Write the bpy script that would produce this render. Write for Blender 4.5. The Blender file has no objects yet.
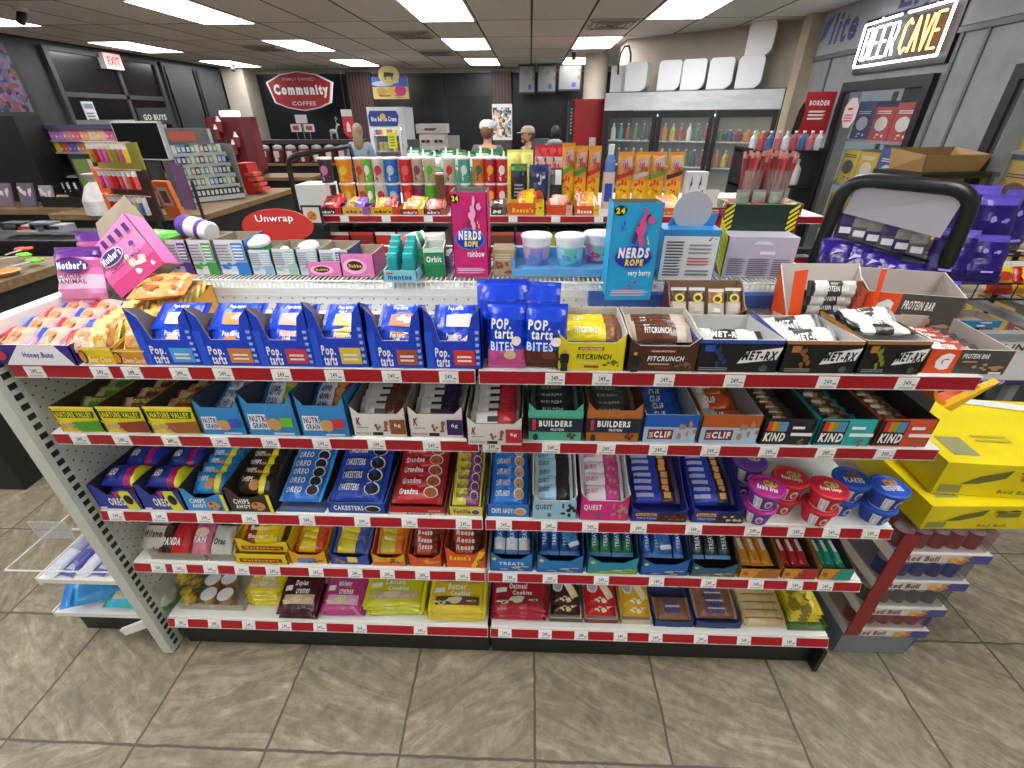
import bpy, math, random
from mathutils import Vector, Matrix
from math import sin, cos, pi, radians as R
random.seed(7)
S = bpy.context.scene
# ---------------------------------------------------------------- camera, world, light, exposure
F, PT, RL, YAW, CH = 458.5, .5272, .0046, .037, 1.70
_sp, _cp, _sy, _cy, _sr, _cr = sin(PT), cos(PT), sin(YAW), cos(YAW), sin(RL), cos(RL)
_A = Vector((_cy, _sy, 0)); _FH = Vector((-_sy, _cy, 0)); _Z = Vector((0, 0, 1))
_FW = _FH*_cp - _Z*_sp; _DN = -_FH*_sp - _Z*_cp
_R = _A*_cr + _DN*_sr; _U = _A*_sr - _DN*_cr
cam = bpy.data.cameras.new('camera'); cam.sensor_width = 36; cam.lens = F/1024*36; cam.clip_start = .02; cam.clip_end = 60
co = bpy.data.objects.new('camera', cam); S.collection.objects.link(co)
m = Matrix((( _R.x, _U.x, -_FW.x, 0), (_R.y, _U.y, -_FW.y, 0), (_R.z, _U.z, -_FW.z, CH), (0, 0, 0, 1)))
co.matrix_world = m; S.camera = co
w = bpy.data.worlds.new('world'); S.world = w; w.use_nodes = True
w.node_tree.nodes['Background'].inputs[0].default_value = (.55, .6, .65, 1); w.node_tree.nodes['Background'].inputs[1].default_value = .25
S.view_settings.view_transform = 'Standard'; S.view_settings.look = 'None'; S.view_settings.gamma = 1
S.view_settings.use_curve_mapping = False
S.view_settings.exposure = 0.42
LAMP = 12            # strength of the ceiling troffers' diffusers
S.cycles.max_bounces = 6; S.cycles.use_denoising = True
# ---------------------------------------------------------------- measuring: a photo direction to a place at a known depth / height
def ray(u, v):
    x, y = (u-512)/F, (v-384)/F
    return _R*x - _U*y + _FW
def onY(u, v, Y): r = ray(u, v); return r*(Y/r.y) + Vector((0, 0, CH))
def onZ(u, v, z): r = ray(u, v); return r*((z-CH)/r.z) + Vector((0, 0, CH))
def onX(u, v, X): r = ray(u, v); return r*(X/r.x) + Vector((0, 0, CH))
def XA(u, Y, z):
    lo, hi = -1500., 3000.
    for _ in range(40):
        md = (lo+hi)/2
        r = ray(u, md)
        if r.y <= .001 or r.z/r.y < (z-CH)/Y: hi = md
        else: lo = md
    return onY(u, lo, Y).x
# ---------------------------------------------------------------- materials
def lin(h):
    h = h.lstrip('#'); v = [int(h[i:i+2], 16)/255 for i in (0, 2, 4)]
    return tuple(c/12.92 if c <= .04045 else ((c+.055)/1.055)**2.4 for c in v) + (1,)
_M = {}
def M(c, rough=.45, metal=0, kind='', emit=0, **k):
    if isinstance(c, bpy.types.Material): return c
    if c.startswith('$'):   # '$' marks shiny film
        kind = kind or 'film'; c = c[1:]
    key = (c, rough, metal, kind, emit)
    if key in _M: return _M[key]
    mt = bpy.data.materials.new((kind or 'paint')+'_'+c.strip('#')); mt.use_nodes = True
    nt = mt.node_tree; b = nt.nodes['Principled BSDF']
    b.inputs['Base Color'].default_value = lin(c); b.inputs['Roughness'].default_value = rough; b.inputs['Metallic'].default_value = metal
    def N(t, **kw):
        n = nt.nodes.new(t)
        for a, v in kw.items(): setattr(n, a, v)
        return n
    if emit:
        b.inputs['Emission Color'].default_value = lin(c); b.inputs['Emission Strength'].default_value = emit
    if kind == 'glass':
        b.inputs['Transmission Weight'].default_value = 0; b.inputs['Alpha'].default_value = .07; b.inputs['Roughness'].default_value = .03
    elif kind == 'clear':
        b.inputs['Alpha'].default_value = .38; b.inputs['Roughness'].default_value = .15
    elif not emit:
        tc = N('ShaderNodeTexCoord'); no = N('ShaderNodeTexNoise')
        nt.links.new(tc.outputs['Object'], no.inputs['Vector'])
        if kind == 'film':
            b.inputs['Roughness'].default_value = .28; no.inputs['Scale'].default_value = 60; no.inputs['Detail'].default_value = 1.5
            bu = N('ShaderNodeBump'); bu.inputs['Strength'].default_value = .5; bu.inputs['Distance'].default_value = .004
            nt.links.new(no.outputs['Fac'], bu.inputs['Height']); nt.links.new(bu.outputs['Normal'], b.inputs['Normal'])
        else:
            no.inputs['Scale'].default_value = 9; no.inputs['Detail'].default_value = 3
            mr = N('ShaderNodeMapRange'); mr.inputs['To Min'].default_value = rough*.85; mr.inputs['To Max'].default_value = min(1, rough*1.15)
            nt.links.new(no.outputs['Fac'], mr.inputs['Value']); nt.links.new(mr.outputs['Result'], b.inputs['Roughness'])
    _M[key] = mt; return mt
def nodes_mat(name):
    mt = bpy.data.materials.new(name); mt.use_nodes = True; nt = mt.node_tree
    b = nt.nodes['Principled BSDF']
    def N(t, ins=(), **kw):
        n = nt.nodes.new(t)
        for a, v in kw.items(): setattr(n, a, v)
        for i, v in (ins.items() if isinstance(ins, dict) else enumerate(ins)):
            if v is None: continue
            if isinstance(v, bpy.types.NodeSocket): nt.links.new(v, n.inputs[i])
            else: n.inputs[i].default_value = v
        return n
    return mt, nt, b, N
# ---------------------------------------------------------------- mesh builder
class MB:
    def __init__(s): s.v = []; s.f = []; s.m = []; s.mats = []; s.sm = []
    def mi(s, m):
        m = M(m) if isinstance(m, str) else m
        if m not in s.mats: s.mats.append(m)
        return s.mats.index(m)
    def add(s, vs, fs, m, smooth=False):
        o = len(s.v); s.v += [tuple(v) for v in vs]; k = s.mi(m)
        for f in fs: s.f.append([i+o for i in f]); s.m.append(k); s.sm.append(smooth)
        return s
    def poly(s, pts, m): return s.add(pts, [list(range(len(pts)))], m)
    def box(s, x0, x1, y0, y1, z0, z1, m, mt=None):
        v = [(x, y, z) for z in (z0, z1) for y in (y0, y1) for x in (x0, x1)]
        s.add(v, [(0, 2, 3, 1), (0, 1, 5, 4), (1, 3, 7, 5), (3, 2, 6, 7), (2, 0, 4, 6)], m)
        o = len(s.v)-8; s.f.append([o+4, o+5, o+7, o+6]); s.m.append(s.mi(mt if mt is not None else m)); s.sm.append(False)
        return s
    def rbox(s, x0, x1, y0, y1, z0, z1, m, r=.01, ax='z', n=4):
        # box with rounded edges along one axis
        if ax == 'z': a0, a1, b0, b1, c0, c1 = x0, x1, y0, y1, z0, z1; f = lambda a, b, c: (a, b, c)
        elif ax == 'y': a0, a1, b0, b1, c0, c1 = x0, x1, z0, z1, y0, y1; f = lambda a, b, c: (a, c, b)
        else: a0, a1, b0, b1, c0, c1 = y0, y1, z0, z1, x0, x1; f = lambda a, b, c: (c, a, b)
        P = []
        for cx, cy, t0 in ((a1-r, b0+r, -90), (a1-r, b1-r, 0), (a0+r, b1-r, 90), (a0+r, b0+r, 180)):
            for i in range(n+1):
                t = R(t0+90*i/n); P.append((cx+r*cos(t), cy+r*sin(t)))
        k = len(P)
        v = [f(a, b, c0) for a, b in P]+[f(a, b, c1) for a, b in P]
        s.add(v, [list(range(k)), list(range(k, 2*k))[::-1]]+[(i, (i+1) % k, k+(i+1) % k, k+i) for i in range(k)], m)
        return s
    def ext(s, pts, d, m, m_in=None):
        # polygon (3D pts) extruded by vector d; m on first cap, m_in on the other cap and rim
        d = Vector(d); a = [Vector(p) for p in pts]; k = len(a)
        s.add(a, [list(range(k))], m)
        b = [p+d for p in a]; mm = m_in if m_in is not None else m
        s.add(a+b, [list(range(2*k-1, k-1, -1))]+[(i, i+k, (i+1) % k+k, (i+1) % k) for i in range(k)], mm)
        return s
    def cyl(s, p0, p1, r0, m, r1=None, n=12, cap=True, mc=None):
        p0, p1 = Vector(p0), Vector(p1); r1 = r0 if r1 is None else r1
        d = (p1-p0).normalized(); u = d.orthogonal().normalized(); w = d.cross(u)
        v = []
        for p, r in ((p0, r0), (p1, r1)):
            for i in range(n): t = 2*pi*i/n; v.append(p+(u*cos(t)+w*sin(t))*r)
        s.add(v, [(i, (i+1) % n, n+(i+1) % n, n+i) for i in range(n)], m, True)
        if cap:
            s.add(v[:n], [list(range(n))[::-1]], m); s.add(v[n:], [list(range(n))], mc if mc is not None else m)
        return s
    def tube(s, pts, r, m, n=8):
        pts = [Vector(p) for p in pts]; rings = []; u = None
        for i, p in enumerate(pts):
            d = ((pts[min(i+1, len(pts)-1)]-p).normalized()+(p-pts[max(i-1, 0)]).normalized())
            if d.length < 1e-6: d = Vector((0, 0, 1))
            d.normalize()
            if u is None: u = d.orthogonal().normalized()
            else: u = (u-d*u.dot(d)).normalized()
            w = d.cross(u); rings.append([p+(u*cos(2*pi*k/n)+w*sin(2*pi*k/n))*r for k in range(n)])
        v = [q for g in rings for q in g]; f = []
        for i in range(len(rings)-1):
            for k in range(n): f.append((i*n+k, i*n+(k+1) % n, (i+1)*n+(k+1) % n, (i+1)*n+k))
        f += [list(range(n))[::-1], [len(v)-n+k for k in range(n)]]
        return s.add(v, f, m, True)
    def lathe(s, prof, m, c=(0, 0, 0), n=16, mats=None, sx=1, sy=1):
        v = []; 
        for r, z in prof:
            for k in range(n): t = 2*pi*k/n; v.append((c[0]+r*cos(t)*sx, c[1]+r*sin(t)*sy, c[2]+z))
        for i in range(len(prof)-1):
            s.add([v[i*n+k] for k in range(n)]+[v[(i+1)*n+k] for k in range(n)], [(k, (k+1) % n, n+(k+1) % n, n+k) for k in range(n)], mats[i] if mats else m, True)
        s.add(v[:n], [list(range(n))[::-1]], mats[0] if mats else m); s.add(v[-n:], [list(range(n))], mats[-1] if mats else m)
        return s
    def ball(s, c, r, m, sc=(1, 1, 1), nu=12, nv=8):
        v = []
        for j in range(nv+1):
            a = pi*j/nv
            for i in range(nu): t = 2*pi*i/nu; v.append((c[0]+r*sc[0]*sin(a)*cos(t), c[1]+r*sc[1]*sin(a)*sin(t), c[2]+r*sc[2]*cos(a)))
        return s.add(v, [(j*nu+i, (j+1)*nu+i, (j+1)*nu+(i+1) % nu, j*nu+(i+1) % nu) for j in range(nv) for i in range(nu)], m, True)
    def xf(s, mat, i0=0):
        s.v = s.v[:i0]+[tuple(mat @ Vector(p)) for p in s.v[i0:]]; return s
    def build(s, name, parent=None, loc=(0, 0, 0), rot=(0, 0, 0), **props):
        me = bpy.data.meshes.new(name); me.from_pydata([tuple(v) for v in s.v], [], s.f)
        for q in s.mats: me.materials.append(q)
        me.polygons.foreach_set('material_index', s.m); me.polygons.foreach_set('use_smooth', s.sm); me.update()
        o = bpy.data.objects.new(name, me); S.collection.objects.link(o)
        o.location = loc; o.rotation_euler = rot
        if parent: o.parent = parent
        for k, v in props.items():
            if v: o[k] = v
        return o
# text outlines
_T = {}
def glyphs(t, bold=0.0, shear=0.0):
    key = (t, bold, shear)
    if key not in _T:
        c = bpy.data.curves.new('t', 'FONT'); c.body = t; c.resolution_u = 2; c.offset = bold; c.shear = shear; c.align_x = 'LEFT'; c.space_character = 1+bold*6
        o = bpy.data.objects.new('t', c); S.collection.objects.link(o)
        dg = bpy.context.evaluated_depsgraph_get(); me = bpy.data.meshes.new_from_object(o.evaluated_get(dg))
        vs = [tuple(v.co) for v in me.vertices]; fs = [list(p.vertices) for p in me.polygons]
        bpy.data.objects.remove(o); bpy.data.curves.remove(c); bpy.data.meshes.remove(me)
        xs = [v[0] for v in vs] or [0, 1]; ys = [v[1] for v in vs] or [0, 1]
        x0, x1, y0, y1 = min(xs), max(xs), min(ys), max(ys)
        _T[key] = ([((v[0]-x0)/(x1-x0 or 1), (v[1]-y0)/(y1-y0 or 1)) for v in vs], fs)
    return _T[key]
def art(mb, O, U, V, ops, only=None, fn=None, lift=.0006):
    """print shapes on the face with origin O, full width U, full height V (vectors); shapes in 0..1 face units"""
    O, U, V = Vector(O), Vector(U), Vector(V); n = U.cross(V).normalized()
    for i, op in enumerate(ops):
        k = op[0]
        if only and k not in only: continue
        h = n*lift*(i+1)
        P = (lambda x, y: O+U*x+V*y+h) if fn is None else (lambda x, y: fn(x, y)+h)
        if k == 'r': _, x0, y0, x1, y1, c = op; q4 = [(x0, y0), (x1, y0), (x1, y1), (x0, y1)]
        if k == 'p': q4, c = op[1], op[2]
        if k in 'rp':
            if fn is None or len(q4) != 4: mb.poly([P(x, y) for x, y in q4], c)
            else:   # follow the curved face
                a_, b_, c_, d_ = [Vector(q) for q in q4]; na, nb = 8, 5
                g = [a_.lerp(b_, i_/na).lerp(d_.lerp(c_, i_/na), j_/nb) for i_ in range(na+1) for j_ in range(nb+1)]
                mb.add([P(q.x, q.y) for q in g], [(i_*(nb+1)+j_, (i_+1)*(nb+1)+j_, (i_+1)*(nb+1)+j_+1, i_*(nb+1)+j_+1) for i_ in range(na) for j_ in range(nb)], c)
        elif k == 'e':
            _, cx, cy, rx, ry, c = op; mb.poly([P(cx+rx*cos(2*pi*q/18), cy+ry*sin(2*pi*q/18)) for q in range(18)], c)
        elif k == 'b':   # cluster of blobs: food pictures and crumbs
            _, x0, y0, x1, y1, c, nn = op; rr = random.Random(int(x0*1000+y0*77+nn))
            for _ in range(nn):
                cx, cy = rr.uniform(x0, x1), rr.uniform(y0, y1); a = (x1-x0)*rr.uniform(.07, .2); b = (y1-y0)*rr.uniform(.1, .26); g = [rr.uniform(.7, 1.15) for _ in range(9)]; ph = rr.uniform(0, 3); lf = n*rr.uniform(0, .00015)
                mb.poly([P(cx+a*g[q]*cos(q*pi/4.5+ph), cy+b*g[q]*sin(q*pi/4.5+ph))+lf for q in range(9)], c)
        elif k == 't':
            _, t, x0, y0, x1, y1, c = op[:7]; bold, sh = (op[7] if len(op) > 7 else .02), (op[8] if len(op) > 8 else 0)
            rot = op[9] if len(op) > 9 else 0
            vs, fs = glyphs(t, bold, sh)
            if rot: vs = [(.5-(y-.5), x) for x, y in vs] if rot == 90 else [(y, 1-x) for x, y in vs] if rot == -90 else [(1-x, 1-y) for x, y in vs]
            mb.add([P(x0+(x1-x0)*a, y0+(y1-y0)*b) for a, b in vs], fs, c)
        elif k == 'l':   # lines of fine print
            _, x0, y0, x1, y1, c, nn = op; rr = random.Random(nn)
            dy = (y1-y0)/(2*nn)
            for q in range(nn):
                mb.poly([P(x0, y0+2*q*dy), P(x0+(x1-x0)*rr.uniform(.7, 1), y0+2*q*dy), P(x0+(x1-x0)*.98, y0+(2*q+1)*dy), P(x0, y0+(2*q+1)*dy)], c)
def has_text(ops): return any(o[0] == 't' for o in ops)
def tag(o, label=None, cat=None, group=None, kind=None):
    if label: o['label'] = label
    if cat: o['category'] = cat
    if group: o['group'] = group
    if kind: o['kind'] = kind
    return o
def root(name, loc, label, cat, group=None, rz=0):
    o = bpy.data.objects.new(name, None); S.collection.objects.link(o); o.location = loc; o.rotation_euler = (0, 0, rz); o.empty_display_size = .02
    return tag(o, label, cat, group)
def clone(o, loc=None, rot=None, label=None, group=None, parent=None):
    c = o.copy(); S.collection.objects.link(c)
    if loc is not None: c.location = loc
    if rot is not None: c.rotation_euler = rot
    if label: c['label'] = label
    if group: c['group'] = group
    c.parent = parent
    for k in o.children:
        d = clone(k); d.parent = c
    return c
ORD = ['front', 'second', 'third', 'fourth', 'fifth', 'sixth', 'seventh', 'eighth', 'ninth', 'tenth', 'eleventh', 'twelfth', 'thirteenth', 'fourteenth']
def nth(i, n, a='front'):
    if n == 1: return 'only one'
    if i == 0: return a+'most' if a in ('front', 'left', 'right', 'top') else 'lowest'
    if i == n-1: return {'front': 'rearmost', 'left': 'rightmost', 'top': 'lowest', 'bottom': 'topmost'}[a]
    return ORD[i]+' from '+a
# ================================================================ THE SETTING
CZ = 2.617
def struct(o): o['kind'] = 'structure'; return o
def ceiling_mat():
    mt, nt, b, N = nodes_mat('ceiling_tile')
    g = N('ShaderNodeNewGeometry'); s = N('ShaderNodeSeparateXYZ', [g.outputs['Position']])
    def cell(sock, o, w):
        a = N('ShaderNodeMath', [sock, o], operation='SUBTRACT'); d = N('ShaderNodeMath', [a.outputs[0], w], operation='DIVIDE')
        fl = N('ShaderNodeMath', [d.outputs[0]], operation='FLOOR'); fr = N('ShaderNodeMath', [d.outputs[0]], operation='FRACT')
        c = N('ShaderNodeMath', [fr.outputs[0], .5], operation='SUBTRACT'); ab = N('ShaderNodeMath', [c.outputs[0]], operation='ABSOLUTE')
        return fl, N('ShaderNodeMath', [ab.outputs[0], .5-.012/w], operation='GREATER_THAN')
    fx, lx = cell(s.outputs[0], -.611, .6096); fy, ly = cell(s.outputs[1], 6.32, 1.219)
    ln = N('ShaderNodeMath', [lx.outputs[0], ly.outputs[0]], operation='MAXIMUM')
    cb = N('ShaderNodeCombineXYZ', [fx.outputs[0], fy.outputs[0]]); wn = N('ShaderNodeTexWhiteNoise', [cb.outputs[0]])
    no = N('ShaderNodeTexNoise', {'Vector': g.outputs['Position'], 'Scale': 90.0, 'Detail': 3.0})
    r1 = N('ShaderNodeMapRange', {'Value': no.outputs['Fac'], 'From Min': .35, 'From Max': .65, 'To Min': .8, 'To Max': 1.0})
    r2 = N('ShaderNodeMapRange', {'Value': wn.outputs['Value'], 'To Min': .82, 'To Max': 1.0})
    mu = N('ShaderNodeMath', [r1.outputs[0], r2.outputs[0]], operation='MULTIPLY')
    base = N('ShaderNodeMix', {'Factor': 1.0, 'A': lin('#c3bcb2'), 'B': None}, data_type='RGBA', blend_type='MULTIPLY')
    base.inputs[6].default_value = lin('#e0e0dd'); nt.links.new(mu.outputs[0], base.inputs[7])
    mx = N('ShaderNodeMix', data_type='RGBA'); nt.links.new(ln.outputs[0], mx.inputs[0]); nt.links.new(base.outputs[2], mx.inputs[6]); mx.inputs[7].default_value = lin('#33302c')
    nt.links.new(mx.outputs[2], b.inputs['Base Color']); b.inputs['Roughness'].default_value = .85
    return mt
def floor_mat():
    mt, nt, b, N = nodes_mat('stone_floor_tile')
    g = N('ShaderNodeNewGeometry'); s = N('ShaderNodeSeparateXYZ', [g.outputs['Position']])
    T = .4181
    def cell(sock, o):
        a = N('ShaderNodeMath', [sock, o], operation='SUBTRACT'); d = N('ShaderNodeMath', [a.outputs[0], T], operation='DIVIDE')
        fl = N('ShaderNodeMath', [d.outputs[0]], operation='FLOOR'); fr = N('ShaderNodeMath', [d.outputs[0]], operation='FRACT')
        c = N('ShaderNodeMath', [fr.outputs[0], .5], operation='SUBTRACT'); ab = N('ShaderNodeMath', [c.outputs[0]], operation='ABSOLUTE')
        return fl, ab
    wob = N('ShaderNodeTexNoise', {'Vector': g.outputs['Position'], 'Scale': 14.0, 'Detail': 2.0})
    wm = N('ShaderNodeMapRange', {'Value': wob.outputs['Fac'], 'To Min': -.006, 'To Max': .006})
    px = N('ShaderNodeMath', [s.outputs[0], wm.outputs[0]]); py = N('ShaderNodeMath', [s.outputs[1], wm.outputs[0]])
    fx, ax = cell(px.outputs[0], -2.049); fy, ay = cell(py.outputs[0], .633)
    mxx = N('ShaderNodeMath', [ax.outputs[0], ay.outputs[0]], operation='MAXIMUM')
    gr = N('ShaderNodeMapRange', {'Value': mxx.outputs[0], 'From Min': .4885, 'From Max': .4925})
    cb = N('ShaderNodeCombineXYZ', [fx.outputs[0], fy.outputs[0]]); wn = N('ShaderNodeTexWhiteNoise', [cb.outputs[0]])
    off = N('ShaderNodeVectorMath', [wn.outputs['Color'], (9, 9, 9)], operation='MULTIPLY')
    pv = N('ShaderNodeVectorMath', [g.outputs['Position'], off.outputs[0]], operation='ADD')
    # streaks run across some tiles, along others
    rot = N('ShaderNodeMapRange', {'Value': wn.outputs['Value'], 'To Min': -.5, 'To Max': 1.3})
    vr = N('ShaderNodeVectorRotate', {'Vector': pv.outputs[0], 'Angle': rot.outputs[0]})
    mp = N('ShaderNodeMapping', {'Vector': vr.outputs[0], 'Scale': (2.2, 9.0, 1.0)})
    n1 = N('ShaderNodeTexNoise', {'Vector': mp.outputs[0], 'Scale': 2.2, 'Detail': 8.0, 'Roughness': .66, 'Distortion': 1.2})
    n2 = N('ShaderNodeTexNoise', {'Vector': pv.outputs[0], 'Scale': 26.0, 'Detail': 6.0, 'Roughness': .7})
    n3 = N('ShaderNodeTexNoise', {'Vector': pv.outputs[0], 'Scale': 3.0, 'Detail': 4.0})
    cr = N('ShaderNodeValToRGB', [n1.outputs['Fac']]); e = cr.color_ramp.elements
    e[0].position = .3; e[0].color = lin('#7b7362'); e[1].position = .7; e[1].color = lin('#b9af99')
    x = cr.color_ramp.elements.new(.5); x.color = lin('#968d79')
    c2 = N('ShaderNodeValToRGB', [n2.outputs['Fac']]); c2.color_ramp.elements[0].position = .35; c2.color_ramp.elements[0].color = lin('#c6c5bf'); c2.color_ramp.elements[1].position = .68; c2.color_ramp.elements[1].color = (1, 1, 1, 1)
    m1 = N('ShaderNodeMix', data_type='RGBA', blend_type='MULTIPLY'); m1.inputs[0].default_value = .85; nt.links.new(cr.outputs[0], m1.inputs[6]); nt.links.new(c2.outputs[0], m1.inputs[7])
    c3 = N('ShaderNodeValToRGB', [n3.outputs['Fac']]); c3.color_ramp.elements[0].position = .4; c3.color_ramp.elements[0].color = lin('#a8a78f'); c3.color_ramp.elements[1].position = .62; c3.color_ramp.elements[1].color = lin('#c0ad96')
    m2 = N('ShaderNodeMix', data_type='RGBA', blend_type='OVERLAY'); m2.inputs[0].default_value = .22; nt.links.new(m1.outputs[2], m2.inputs[6]); nt.links.new(c3.outputs[0], m2.inputs[7])
    m3 = N('ShaderNodeMix', data_type='RGBA'); nt.links.new(gr.outputs[0], m3.inputs[0]); nt.links.new(m2.outputs[2], m3.inputs[6]); m3.inputs[7].default_value = lin('#544c3c')
    nt.links.new(m3.outputs[2], b.inputs['Base Color']); b.inputs['Roughness'].default_value = .5
    h = N('ShaderNodeMath', [n1.outputs['Fac'], gr.outputs[0]], operation='SUBTRACT')
    bu = N('ShaderNodeBump', {'Strength': .25, 'Distance': .004, 'Height': h.outputs[0]}); nt.links.new(bu.outputs[0], b.inputs['Normal'])
    return mt
def peg_mat(name, ax1, ax2, hole='#55554f', base='#c9cbc2', pitch=.0254, r=.0032, stagger=True):
    mt, nt, b, N = nodes_mat(name)
    g = N('ShaderNodeTexCoord'); s = N('ShaderNodeSeparateXYZ', [g.outputs['Object']])
    def fr(sock, off, p):
        d = N('ShaderNodeMath', [sock, p], operation='DIVIDE'); a = N('ShaderNodeMath', [d.outputs[0], off])
        f = N('ShaderNodeMath', [a.outputs[0]], operation='FRACT'); c = N('ShaderNodeMath', [f.outputs[0], .5], operation='SUBTRACT')
        return N('ShaderNodeMath', [c.outputs[0], p], operation='MULTIPLY')
    outs = []
    for off in ((0, .5) if stagger else (0,)):
        a = fr(s.outputs[ax1], off, pitch*2); c = fr(s.outputs[ax2], off, pitch*2 if stagger else pitch)
        cv = N('ShaderNodeCombineXYZ', [a.outputs[0], c.outputs[0]]); L = N('ShaderNodeVectorMath', [cv.outputs[0]], operation='LENGTH')
        outs.append(N('ShaderNodeMath', [L.outputs['Value'], r], operation='LESS_THAN'))
    h = outs[0] if len(outs) == 1 else N('ShaderNodeMath', [outs[0].outputs[0], outs[1].outputs[0]], operation='MAXIMUM')
    mx = N('ShaderNodeMix', data_type='RGBA'); nt.links.new(h.outputs[0], mx.inputs[0]); mx.inputs[6].default_value = lin(base); mx.inputs[7].default_value = lin(hole)
    nt.links.new(mx.outputs[2], b.inputs['Base Color']); b.inputs['Roughness'].default_value = .45
    return mt
def stripes_mat(name, c1, c2, ax, pitch, duty=.5, rough=.6):
    mt, nt, b, N = nodes_mat(name)
    g = N('ShaderNodeTexCoord'); s = N('ShaderNodeSeparateXYZ', [g.outputs['Object']])
    d = N('ShaderNodeMath', [s.outputs[ax], pitch], operation='DIVIDE'); f = N('ShaderNodeMath', [d.outputs[0]], operation='FRACT')
    l = N('ShaderNodeMath', [f.outputs[0], duty], operation='LESS_THAN')
    mx = N('ShaderNodeMix', data_type='RGBA'); nt.links.new(l.outputs[0], mx.inputs[0]); mx.inputs[6].default_value = lin(c1); mx.inputs[7].default_value = lin(c2)
    nt.links.new(mx.outputs[2], b.inputs['Base Color']); b.inputs['Roughness'].default_value = rough
    return mt
def noisy_mat(name, c1, c2, scale=6, detail=6, rough=.6, vec=None, bump=0):
    mt, nt, b, N = nodes_mat(name)
    g = N('ShaderNodeTexCoord'); mp = N('ShaderNodeMapping', {'Vector': g.outputs['Object'], 'Scale': vec or (1, 1, 1)})
    no = N('ShaderNodeTexNoise', {'Vector': mp.outputs[0], 'Scale': float(scale), 'Detail': float(detail), 'Roughness': .6})
    cr = N('ShaderNodeValToRGB', [no.outputs['Fac']]); cr.color_ramp.elements[0].position = .35; cr.color_ramp.elements[0].color = lin(c1)
    cr.color_ramp.elements[1].position = .65; cr.color_ramp.elements[1].color = lin(c2)
    nt.links.new(cr.outputs[0], b.inputs['Base Color']); b.inputs['Roughness'].default_value = rough
    if bump:
        bu = N('ShaderNodeBump', {'Strength': bump, 'Distance': .01, 'Height': no.outputs['Fac']}); nt.links.new(bu.outputs[0], b.inputs['Normal'])
    return mt
def voro_mat(name, cols, scale=30, rough=.4, vec=None):
    """patchwork of small coloured packets"""
    mt, nt, b, N = nodes_mat(name)
    g = N('ShaderNodeTexCoord'); mp = N('ShaderNodeMapping', {'Vector': g.outputs['Object'], 'Scale': vec or (1, 1, 1)})
    vo = N('ShaderNodeTexVoronoi', {'Vector': mp.outputs[0], 'Scale': float(scale)}); s = N('ShaderNodeSeparateColor', [vo.outputs['Color']])
    cr = N('ShaderNodeValToRGB', [s.outputs[0]]); cr.color_ramp.interpolation = 'CONSTANT'
    e = cr.color_ramp.elements; e[0].color = lin(cols[0]); e[1].position = 1/len(cols); e[1].color = lin(cols[1])
    for i, c in enumerate(cols[2:]): x = e.new((i+2)/len(cols)); x.color = lin(c)
    nt.links.new(cr.outputs[0], b.inputs['Base Color']); b.inputs['Roughness'].default_value = rough
    return mt
DARKW = noisy_mat('charcoal_wall', '#2b2d2e', '#36393a', 3, 4, .55)
BEIGE = noisy_mat('beige_wall_paint', '#a89f90', '#b3aa9b', 4, 5, .7)
GREYW = noisy_mat('grey_panel_paint', '#7c7f80', '#8e9191', 5, 8, .5)
WOOD = noisy_mat('counter_wood', '#6b5436', '#8a6f4a', 5, 8, .45, (1, 8, 8))
def sbox(name, x0, x1, y0, y1, z0, z1, mat): return struct(MB().box(x0, x1, y0, y1, z0, z1, mat).build(name))
sbox('floor', -6.6, 3.2, -4, 12.1, -.08, 0, floor_mat())
sbox('ceiling', -6.6, 3.2, -4, 12.1, CZ, CZ+.06, ceiling_mat())
sbox('wall_left', -6.62, -6.5, -4, 12.1, 0, CZ, DARKW)
sbox('wall_back', -6.5, 3.03, 11.9, 12.02, 0, CZ, noisy_mat('dark_back_wall', '#17191b', '#212427', 3, 4, .4))
sbox('wall_rear', -6.5, 3.03, -4.1, -4, 0, CZ, BEIGE)
sbox('wall_right', 3.03, 3.15, -4, 12.1, 0, CZ, GREYW)
# light band where the far wall meets the ceiling
sbox('trim_1', -6.49, 3.02, 11.8, 11.9, CZ-.09, CZ, '#8f8b84')
# angled wall over the coolers
p = [Vector((1.32, 7.85, 0)), Vector((3.03, 6.48, 0)), Vector((3.03, 8.4, 0)), Vector((1.32, 8.4, 0))]
struct(MB().ext([(q.x, q.y, 0) for q in p[::-1]], (0, 0, CZ), BEIGE).build('wall_cooler'))
sbox('trim_2', 2.9, 3.03, 6.1, 6.28, 0, CZ, noisy_mat('beige_trim', '#a39682', '#b5a993', 4, 4, .6))
# ribbed brown columns on the far wall
RIB = stripes_mat('ribbed_brown', '#4d3330', '#2c1d1c', 0, .07, .35)
for i, (a, b_) in enumerate(((-3.98, -3.45), (-.84, -.42))): sbox('trim_%d' % (3+i), a, b_, 11.72, 11.9, 0, CZ-.07, RIB)
sbox('column_beige', -6.48, -6.0, 11.3, 11.85, 0, CZ, BEIGE)['kind'] = 'structure'
struct(MB().cyl((1.12, 9.6, 0), (1.12, 9.6, CZ), .2, noisy_mat('cream_column', '#c9c0ae', '#d6cebf', 4, 3, .5), n=24).build('column_round'))
# dark window panes on the far wall
for i, (a, b_, z0, z1) in enumerate(((-6.0, -4.05, .9, 2.5), (-3.4, -1.95, .9, 2.5), (-1.85, -.9, .9, 2.1), (-.38, 1.0, .9, 2.45))):
    f = struct(MB().box(a-.05, a, 11.84, 11.9, z0, z1, '#1b1c1e').box(b_, b_+.05, 11.84, 11.9, z0, z1, '#1b1c1e').box(a, b_, 11.84, 11.9, z1, z1+.05, '#1b1c1e').box(a, b_, 11.84, 11.9, z0-.05, z0, '#1b1c1e').build('window_%d' % (i+1)))
    MB().box(a, b_, 11.86, 11.88, z0, z1, M('#0b0e12', .3)).build('pane', f)
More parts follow.
